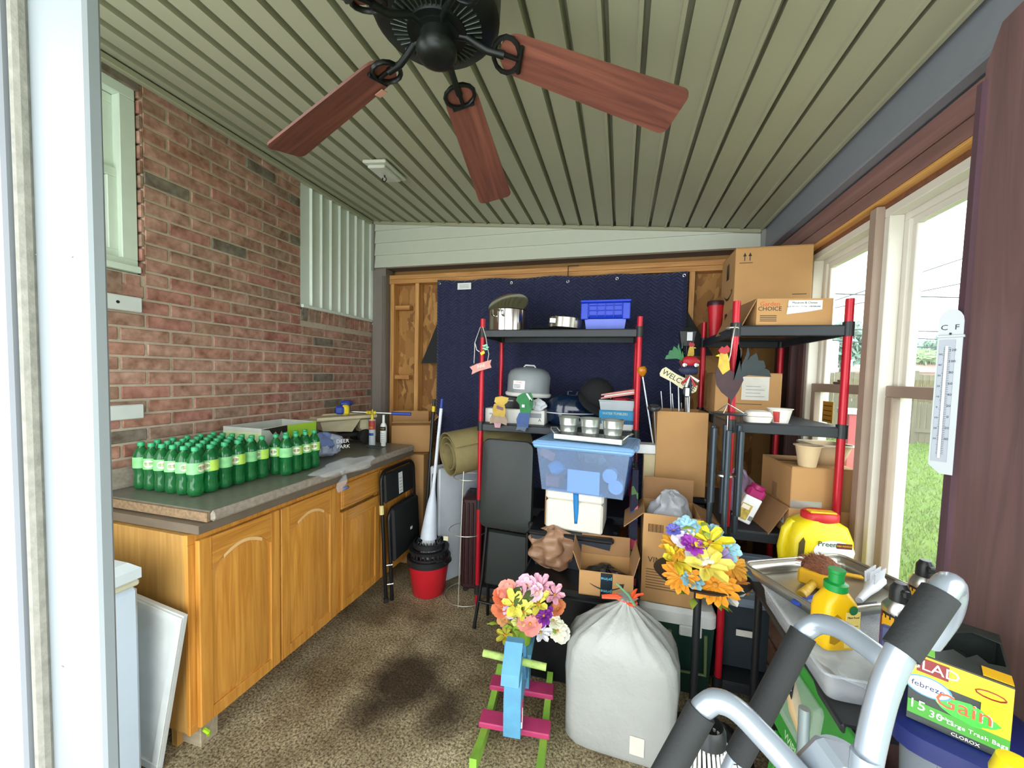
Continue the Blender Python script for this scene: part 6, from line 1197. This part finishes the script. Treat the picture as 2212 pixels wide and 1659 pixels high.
for (px, py, kind, col, r, d) in ((1462, 1182, 'daisy', '#e3a52e', .062, .03), (1458, 1210, 'lily', '#e2cf38', .065, 0), (1470, 1246, 'daisy', '#e8992b', .066, -.04), (1494, 1254, 'puff', '#8fc3d6', .042, -.06), (1527, 1223, 'lily', '#ead863', .08, -.05), (1545, 1264, 'daisy', '#ef9a24', .078, -.07), (1580, 1222, 'daisy', '#eda637', .058, -.02), (1590, 1262, 'daisy', '#d98a34', .052, -.02), (1483, 1140, 'puff', '#9cc9dc', .05, .06), (1500, 1160, 'puff', '#a9d0dd', .045, .04), (1537, 1150, 'puff', '#9fcbd8', .04, .06), (1495, 1178, 'puff', '#a23bb0', .046, -.02), (1533, 1172, 'lily', '#ecd52f', .075, .0), (1570, 1186, 'puff', '#a5d3e0', .05, .0), (1553, 1206, 'puff', '#a896cc', .045, -.03), (1476, 1164, 'round', '#e6dde8', .045, .02), (1510, 1200, 'round', '#e8e4dc', .05, -.02), (1568, 1282, 'lily', '#eeeadc', .055, -.06), (1510, 1168, 'round', '#ddd2e6', .04, .02), (1455, 1145, 'puff', '#6f6ec2', .03, .05)): petal_flower(fa_, FP(px, py, d), 13, col, r, rnd, kind)
for (px, py) in ((1450, 1225), (1500, 1285), (1540, 1292), (1510, 1140), (1590, 1240), (1480, 1210)): leaves(fa_, FP(px, py, -.0), 3, .06, rnd, '#8a9a34')
# ================================================================ rocking horse with flower pot
HB = mat('horse_blue', '#5f9dc0', .5, var=.12, scale=20); HG = mat('horse_lime', '#8fc048', .5, var=.15, scale=20); HP = mat('horse_pink', '#b83a68', .5, var=.12, scale=20)
rh = thing('rocking_horse', 'painted blue wooden rocking horse with lime rockers and pink crossbars', 'rocking horse', (-.385, 1.60, 0), .09)
def rocker(s):
    n = 14; a = [(s*(.125+.03*0), -.25+.50*k/n, .003+.045*((k/n-.5)*2)**2) for k in range(n+1)]; mb = MB()
    rings = [[(x-.014, y, z), (x+.014, y, z), (x+.014, y, z+.05), (x-.014, y, z+.05)] for x, y, z in a]; mb.loft(rings); return mb
for s_ in (-1, 1): rocker(s_).build('rocker', HG, rh, 25)
for (y, z) in ((-.04, .058), (.16, .06)): MB().box((0, y, z+.012), (.30, .075, .024), .004).build('crossbar', HP, rh)
MYZ = Matrix(((0, 0, 1, 0), (1, 0, 0, 0), (0, 1, 0, 0), (0, 0, 0, 1)))
MB().prism([(-.12, .083), (-.06, .083), (-.04, .20), (.12, .20), (.14, .083), (.20, .083), (.20, .25), (.22, .32), (.05, .31), (-.03, .33), (-.06, .42), (-.07, .47), (-.11, .475), (-.19, .40), (-.20, .36), (-.17, .345), (-.11, .36), (-.13, .25)], .07, MYZ @ T(0, 0, -.035)).build('body', HB, rh, 20)
MB().prism([(-.05, .40), (-.02, .34), (0, .28), (.0, .25), (-.05, .28), (-.09, .36), (-.085, .45)], .09, MYZ @ T(0, 0, -.045)).build('mane', mat('horse_mane', '#4d86ad', .5, var=.15), rh, 20)
MB().prism([(-.10, .11), (-.085, .11), (-.075, .20), (-.1, .24), (-.115, .18)], .004, MYZ @ T(0, 0, .0345)).build('pink_marking', HP, rh, 0); MB().prism([(-.11, .12), (-.10, .12), (-.09, .17), (-.1, .2)], .006, MYZ @ T(0, 0, .0345)).build('white_marking', WHITE, rh, 0)
MB().cyl((-.13, -.10, .405), (.13, -.10, .385), .014, 10).build('handle_dowel', mat('chipped_lime_dowel', '#a9c46a', .7, var=.35, scale=50), rh, 60); MB().cyl((.0, -.118, .435), (.037, -.118, .435), .006, 8).build('eye', BLACK, rh)
MB().box((0, .10, .327), (.11, .17, .018), .004).build('seat', HB, rh)
Mh = Matrix.Translation(rh.location) @ Matrix.Rotation(.09, 4, 'Z'); fp_ = Mh @ Vector((0, .10, .337))
fpt = thing('flower_pot', 'potted bunch of pink, yellow and purple silk flowers on the rocking horse seat', 'flowers', fp_); MB().lathe([(0, 0), (.04, 0), (.055, .09), (.06, .092), (.06, .105), (.05, .105), (0, .09)], 20).build('pot', mat('lime_pot', '#9ac23c', .5), fpt, 40)
DF = (fp_-CAM).dot(fw)
def FQ(px, py, d=0): return dep(px, py, DF-.03+d)-fp_
rnd = random.Random(5)
for (px, py, kind, col, r, d) in ((1145, 1348, 'round', '#e8948c', .050, -.06), (1110, 1305, 'lily', '#e6dc5c', .052, -.03), (1130, 1322, 'lily', '#e8e06a', .048, -.05), (1163, 1305, 'lily', '#e4da58', .055, -.03), (1175, 1330, 'puff', '#7a2a92', .042, -.04), (1085, 1290, 'round', '#e0704a', .04, 0), (1085, 1315, 'round', '#e08058', .042, 0), (1096, 1275, 'round', '#e89080', .042, .02), (1138, 1265, 'round', '#e9b6c8', .048, .03), (1170, 1266, 'lily', '#e6a9bd', .05, .03), (1155, 1280, 'round', '#edc3d0', .042, 0), (1118, 1280, 'round', '#e3a2b8', .042, .01), (1198, 1285, 'lily', '#dfa6b6', .045, .02), (1205, 1315, 'round', '#e28a5a', .038, .0), (1195, 1340, 'puff', '#e8e6cc', .036, -.03), (1205, 1362, 'puff', '#eeead0', .04, -.03), (1168, 1366, 'lily', '#e9eaee', .045, -.04), (1122, 1340, 'puff', '#dcd98a', .036, -.04), (1106, 1318, 'round', '#cdb6d6', .034, -.02), (1090, 1340, 'round', '#d9a06a', .032, .02), (1092, 1372, 'lily', '#b9b03a', .04, 0), (1215, 1370, 'round', '#efeedd', .036, -.02), (1145, 1300, 'puff', '#e9df8a', .034, -.01)): petal_flower(fpt, FQ(px, py, d), 10, col, r, rnd, kind)
for (px, py) in ((1100, 1360), (1115, 1350), (1085, 1350), (1150, 1380), (1190, 1355), (1120, 1300)): leaves(fpt, FQ(px, py, .0), 3, .055, rnd, '#8fa63c')
MB().blob((0, 0, .17), (.16, .14, .17), 14, 8, .08, 3, 2).build('foliage_core', mat('moss_green', '#4a5a2c', .95), fpt, 40)
# ================================================================ tied white rubbish bag
bgx0, bgx1 = -.175, .27; bcx, bcy = .045, 1.735
tb3 = thing('rubbish_bag', 'full white plastic rubbish bag tied with a red drawstring', 'rubbish bag', (bcx, bcy, .002), -.05)
def bagring(hx, hy, z, pw, amp, ph, n=56):
    r = []
    for k in range(n):
        a = 2*math.pi*k/n; c_, s_ = math.cos(a), math.sin(a); w = 1+amp*math.sin(14*a+ph)+amp*.6*math.sin(23*a+ph*2)
        r.append((math.copysign(abs(c_)**pw, c_)*hx*w, math.copysign(abs(s_)**pw, s_)*hy*w, z))
    return r
WB = mat('white_bag_film', '#b1b3af', .28, var=.06, scale=8, bump=.9, bscale=38, trans=.12)
R_ = [(.21, .135, 0, .36, .004), (.225, .145, .025, .36, .004), (.225, .145, .20, .36, .005), (.232, .145, .30, .42, .008), (.228, .142, .39, .5, .014), (.198, .13, .445, .7, .03), (.14, .11, .50, .9, .06), (.075, .06, .545, 1, .10), (.03, .026, .575, 1, .12), (.02, .018, .588, 1, .12), (.04, .036, .605, 1, .2)]
MB().loft([[(x+.02*max(0, z_-.4)*10*.3, y, z_+.008*math.sin(9*math.atan2(y, x))*(1 if .05 < z_ < .5 else 0)) for x, y, z_ in bagring(a, b, c, p_, am_, i*.7)] for i, (a, b, c, p_, am_) in enumerate(R_)]).build('film', WB, tb3, 60)
DR = mat('red_drawstring', '#e0512c', .35); MB().tube([(.03+.022*math.cos(k*.63), .02*math.sin(k*.63), .583) for k in range(10)], .007, 6, True).build('drawstring', DR, tb3)
for (e, w) in (((-.09, -.03, .60), .012), ((.05, -.02, .655), .014), ((.08, .0, .63), .012)): MB().tube([(.03, -.01, .585), (Vector((.03, -.01, .585))+Vector(e))/2+Vector((0, 0, .015)), e], [.008, w, .008], 6, flat=.35).build('drawstring_end', DR, tb3)
MB().tube([(.045, -.02, .585), (.02, -.05, .64), (-.03, -.09, .70)], [.006, .005, .003], 6).build('green_stem_tie', mat('green_tie', '#6fae86', .5), tb3, 60)
MB().box((.075, -.1475, .085), (.055, .002, .075), 0).build('package_label_inside', mat('pale_label', '#d6d2c6', .6), tb3, 0)
# ================================================================ near exercise machine
SW = mat('silver_white_tube', '#8f99a3', .22, .25, var=.03, coat=.4); FOB = mat('black_foam', '#212324', .75, var=.12, bump=.2, bscale=200)
em = thing('exercise_machine', 'silver tube exercise machine with black foam grips close to the camera', 'exercise machine', (.25, .62, 0)); E0 = Vector(em.location)
def D(px, py, d): return dep(px, py, d)-E0
def smooth_path(p, n=6):
    out = []; p = [Vector(q) for q in p]
    for i in range(len(p)-1):
        a, b, c, e = p[max(i-1, 0)], p[i], p[i+1], p[min(i+2, len(p)-1)]
        for k in range(n): t = k/n; out.append(.5*((2*b)+(c-a)*t+(2*a-5*b+4*c-e)*t*t+(3*b-a-3*c+e)*t**3))
    return out+[p[-1]]
foot = lambda v: Vector((v.x, v.y, .03))
a = D(1862, 1720, .44); MB().tube(smooth_path([foot(a), a*.5+foot(a)*.5, a, D(1873, 1650, .44), D(1892, 1560, .437), D(1916, 1475, .433), D(1952, 1398, .43), D(1998, 1328, .432), D(2032, 1282, .436), D(2052, 1262, .45), D(2054, 1290, .465), D(2040, 1335, .49), D(2005, 1385, .51)]), .0135, 14).build('main_tube', SW, em, 60)
MB().tube([D(1946, 1408, .428), D(2032, 1282, .435)], .0165, 16).build('foam_grip', FOB, em, 60)
b = D(1592, 1640, .70); MB().tube([b, D(1735, 1368, .72)], .0205, 16).build('foam_sleeve', FOB, em, 60)
MB().tube(smooth_path([D(1730, 1376, .72), D(1740, 1362, .72), D(1768, 1348, .71), D(1812, 1358, .68), D(1865, 1392, .64), D(1905, 1422, .61), D(1922, 1436, .60)]), .0165, 14).build('upper_handle_tube', SW, em, 60)
c = D(1425, 1700, .62); MB().tube([c, D(1515, 1535, .63)], .0215, 16).build('foam_sleeve', FOB, em, 60)
MB().tube(smooth_path([D(1511, 1541, .63), D(1519, 1529, .63), D(1547, 1514, .625), D(1590, 1532, .61), D(1650, 1592, .58), D(1730, 1680, .54), D(1800, 1760, .5)]), .0170, 14).build('lower_handle_tube', SW, em, 60)
MB().tube([foot(c), c], .0165, 12).build('left_post', SW, em, 60); MB().tube([foot(b), b*.5+foot(b)*.5, D(1578, 1668, .70), b], .0165, 12).build('right_post', SW, em, 60)
MB().tube([foot(D(1733, 1640, .95)), D(1733, 1640, .95), D(1738, 1530, .95)], .012, 10).build('rear_post', mat('grey_tube', '#8d9a9c', .4, .3), em, 60)
pt_ = D(1588, 1640, .682); text('T', .018, BLACK, em, Matrix.Translation(pt_+Vector((0, -.016, 0))) @ Matrix.Rotation(FR, 4, 'X') @ Matrix.Rotation(.3, 4, 'Z'))
k0 = D(1795, 1660, .55); MB().box((0, 0, 0), (.06, .05, .06), .008, Matrix.Translation(k0) @ Euler((.3, .4, .5)).to_matrix().to_4x4()).build('console', SW, em); MB().lathe([(0, -.01), (.028, -.01), (.032, 0), (.028, .01), (0, .01)], 24, Matrix.Translation(k0+Vector((.03, .04, -.015)))).build('console_disc', SW, em, 50)
for (p_, q_) in ((foot(a), foot(c)), (foot(c), foot(b)), (foot(a), foot(D(1733, 1640, .95)))): MB().tube([(p_.x, p_.y, .02), (q_.x, q_.y, .02)], .02, 10).build('base_tube', SW, em, 60)
# string mop behind it
p = dep(1528, 1590, .86); sm = thing('string_mop', 'white string mop head under a black collar behind the exercise machine', 'mop', (p.x, p.y, 0)); mb = MB(); zt = p.z
MB().cyl((0, 0, 0), (0, 0, zt), .011, 10).build('handle', BKP, sm, 60); MB().lathe([(.03, zt+.03), (.036, zt+.02), (.038, zt-.01), (0, zt-.012)], 20).build('collar', BKP, sm, 50)
for k in range(26): a_ = k*2*math.pi/26; mb.tube([(.036*math.cos(a_), .036*math.sin(a_), zt-.005), (.041*math.cos(a_+.1), .041*math.sin(a_+.1), zt-.05), (.039*math.cos(a_-.05), .039*math.sin(a_-.05), zt-.1), (.042*math.cos(a_+.12), .042*math.sin(a_+.12), zt-.17)], .0032, 5)
mb.build('strands', mat('white_strand', '#d6d6d2', .9), sm, 60)
# black bag with a label on the floor
q = onz(1600, 1600, .0); bb3 = thing('black_parcel_bag', 'black plastic parcel bag with a white label on the floor beneath the stand', 'bag', (.44, 1.62, 0), .2)
MB().blob((0, 0, .10), (.17, .20, .22), 20, 12, .07, 3, 8).build('bag', mat('black_bag', '#1a1b1d', .25), bb3, 25); MB().box((0, -.07, .196), (.05, .04, .002), 0, T(0, 0, 0, .35)).build('label', WHITE, bb3, 0)
# ================================================================ bin with bin-liner carton
zb = .93; A = onz(1958, 1548, zb); B = onz(2178, 1648, zb); ax = (B-A); ang = math.atan2(ax.y, ax.x); L = ax.length
hm = thing('laundry_bin', 'grey plastic bin with a deep blue rim at the lower right', 'bin', ((A.x+B.x)/2-.075*math.sin(ang)+.012, (A.y+B.y)/2+.075*math.cos(ang)+.004, 0), ang); hx, hy = L/2+.022, .10
MB().loft([rr(hx-.04, hy-.03, 0, .05), rr(hx-.005, hy-.005, zb-.03, .05)]).build('body', mat('bin_grey', '#6a727a', .4), hm, 40); RB = mat('deep_blue_plastic', '#15205a', .4); MB().loft([rr(hx, hy, zb-.05, .05), rr(hx+.012, hy+.012, zb-.045, .05), rr(hx+.012, hy+.012, zb-.012, .05), rr(hx, hy, zb-.002, .05)]).build('rim', RB, hm, 40)
MB().box((-hx-.012, .07, zb+.0), (.045, .012, .18), .004).build('propped_lid', mat('navy_lid', '#3a3f66', .45), hm); text('3', .03, WHITE, hm, ff(-hx-.014, .0625, zb+.05))
lx, ly, lz = L, .20, .125; Mg_ = Matrix.Translation(A) @ Matrix.Rotation(ang, 4, 'Z'); ctr = Mg_ @ Vector((lx/2, ly/2, .001))
gl = thing('bin_liner_carton', 'open yellow and black GLAD bin liner carton on the blue-rimmed bin', 'carton', ctr, ang); CB_ = mat('charcoal_print', '#2e3532', .4, var=.3, scale=40); YLP = mat('glad_yellow', '#dca91c', .4, var=.05)
mb = MB().box((0, 0, .002), (lx, ly, .003))
for s_ in (-1, 1): mb.box((s_*(lx/2-.001), 0, lz/2), (.003, ly, lz)); mb.box((0, s_*(ly/2-.001), lz/2), (lx, .003, lz))
mb.build('carton', CB_, gl, 0)
yf = -ly/2-.0008
front_box(MB(), -lx/2, lx/2, lz*.66, lz, yf).build('yellow_band', YLP, gl, 0); front_box(MB(), -lx/2, lx/2, lz*.10, lz*.30, yf).build('green_band', mat('band_green', '#3f8f2c', .4), gl, 0)
front_box(MB(), lx*.22, lx/2, lz*.30, lz*.66, yf-.0003).build('yellow_side', YLP, gl, 0)
front_box(MB(), -lx*.43, -lx*.10, lz*.76, lz*.97, yf-.0004).build('maroon_plaque', mat('glad_maroon', '#7a2222', .4), gl, 0); text('GLAD', .025, WHITE, gl, ff(-lx*.265, yf-.0012, lz*.865))
MB().lathe([(0, 0), (.030, 0)], 28, T(-lx*.30, yf-.0006, lz*.57, FR), sy=.62).build('blue_oval', mat('oval_blue', '#4f8ab4', .4), gl, 0); MB().lathe([(0, 0), (.027, 0)], 28, T(-lx*.30, yf-.0009, lz*.57, FR), sy=.60).build('white_oval', WHITE, gl, 0); text('febreze', .014, mat('navy_print', '#22305c', .5, var=0), gl, ff(-lx*.30, yf-.0014, lz*.57))
text('15', .024, WHITE, gl, ff(-lx*.40, yf-.001, lz*.25)); text('30', .018, WHITE, gl, ff(-lx*.20, yf-.001, lz*.20)); text('Gallon', .007, WHITE, gl, ff(-lx*.10, yf-.001, lz*.22)); text('Large Trash Bags', .010, WHITE, gl, ff(lx*.20, yf-.001, lz*.19))
text('Gain', .036, mat('gain_orange', '#e2552f', .4, var=0), gl, ff(lx*.06, yf-.0016, lz*.47)); text('Gain', .0375, WHITE, gl, ff(lx*.06, yf-.0010, lz*.47))
MB().blob((0, 0, 0), (.07, .002, .036), 14, 6, .15, 4, 3, T(lx*.12, yf-.0004, lz*.42), False).build('green_leaf_print', mat('leaf_print', '#3fae3c', .4), gl, 0); text('CLOROX', .008, WHITE, gl, ff(lx*.1, yf-.001, lz*.05))
MB().tube([(lx*.30+.012*math.cos(k*.6)*1.4, yf-.001, lz*.80+.006*math.sin(k*.6)) for k in range(11)], .0012, 4, True).build('red_tie_print', mat('glad_maroon', '#7a2222', .4), gl, 0)
# torn top
mb = MB(); pts = [(-lx/2, -ly/2), (lx/2, -ly/2), (lx/2, -ly*.16), (lx*.3, -ly*.22), (lx*.2, -ly*.12), (lx*.08, -ly*.26), (-lx*.05, -ly*.18), (-lx*.18, -ly*.30), (-lx*.3, -ly*.2), (-lx*.42, -ly*.28), (-lx/2, -ly*.20)]
mb.prism(pts, .002, T(0, 0, lz)).build('top_front_flap', CB_, gl, 0); MB().prism([(-lx/2, ly/2), (lx/2, ly/2), (lx/2, ly*.30), (lx*.2, ly*.36), (0, ly*.22), (-lx*.2, ly*.34), (-lx/2, ly*.25)][::-1], .002, T(0, 0, lz)).build('top_rear_flap', CB_, gl, 0)
front_t = MB().box((-lx*.33, -ly*.36, lz+.0028), (lx*.16, ly*.26, .001), 0).build('green_top_print', mat('band_lime', '#6fc03a', .4), gl, 0); MB().box((lx*.36, -ly*.4, lz+.003), (lx*.28, ly*.16, .001), 0).build('yellow_top_print', YLP, gl, 0); MB().box((-lx*.3, ly*.42, lz+.003), (lx*.12, ly*.14, .001), 0).build('green_rear_print', mat('band_green', '#3f8f2c', .4), gl, 0)
MB().blob((0, .0, .055), (lx*.92, ly*.86, .09), 20, 10, .05, 4, 9).build('rolled_liners', mat('black_bag', '#1a1b1d', .25), gl, 30)
p = dep(2195, 1652, .58); ysm = thing('yellow_spray_cap', 'rounded yellow plastic cap at the very bottom right corner', 'cap', (p.x, p.y, 0)); MB().lathe([(0, p.z+.012), (.02, p.z+.005), (.026, p.z-.02), (.02, p.z-.05), (.015, p.z-.06), (.015, 0), (0, 0)], 16).build('cap', JY, ysm, 40)
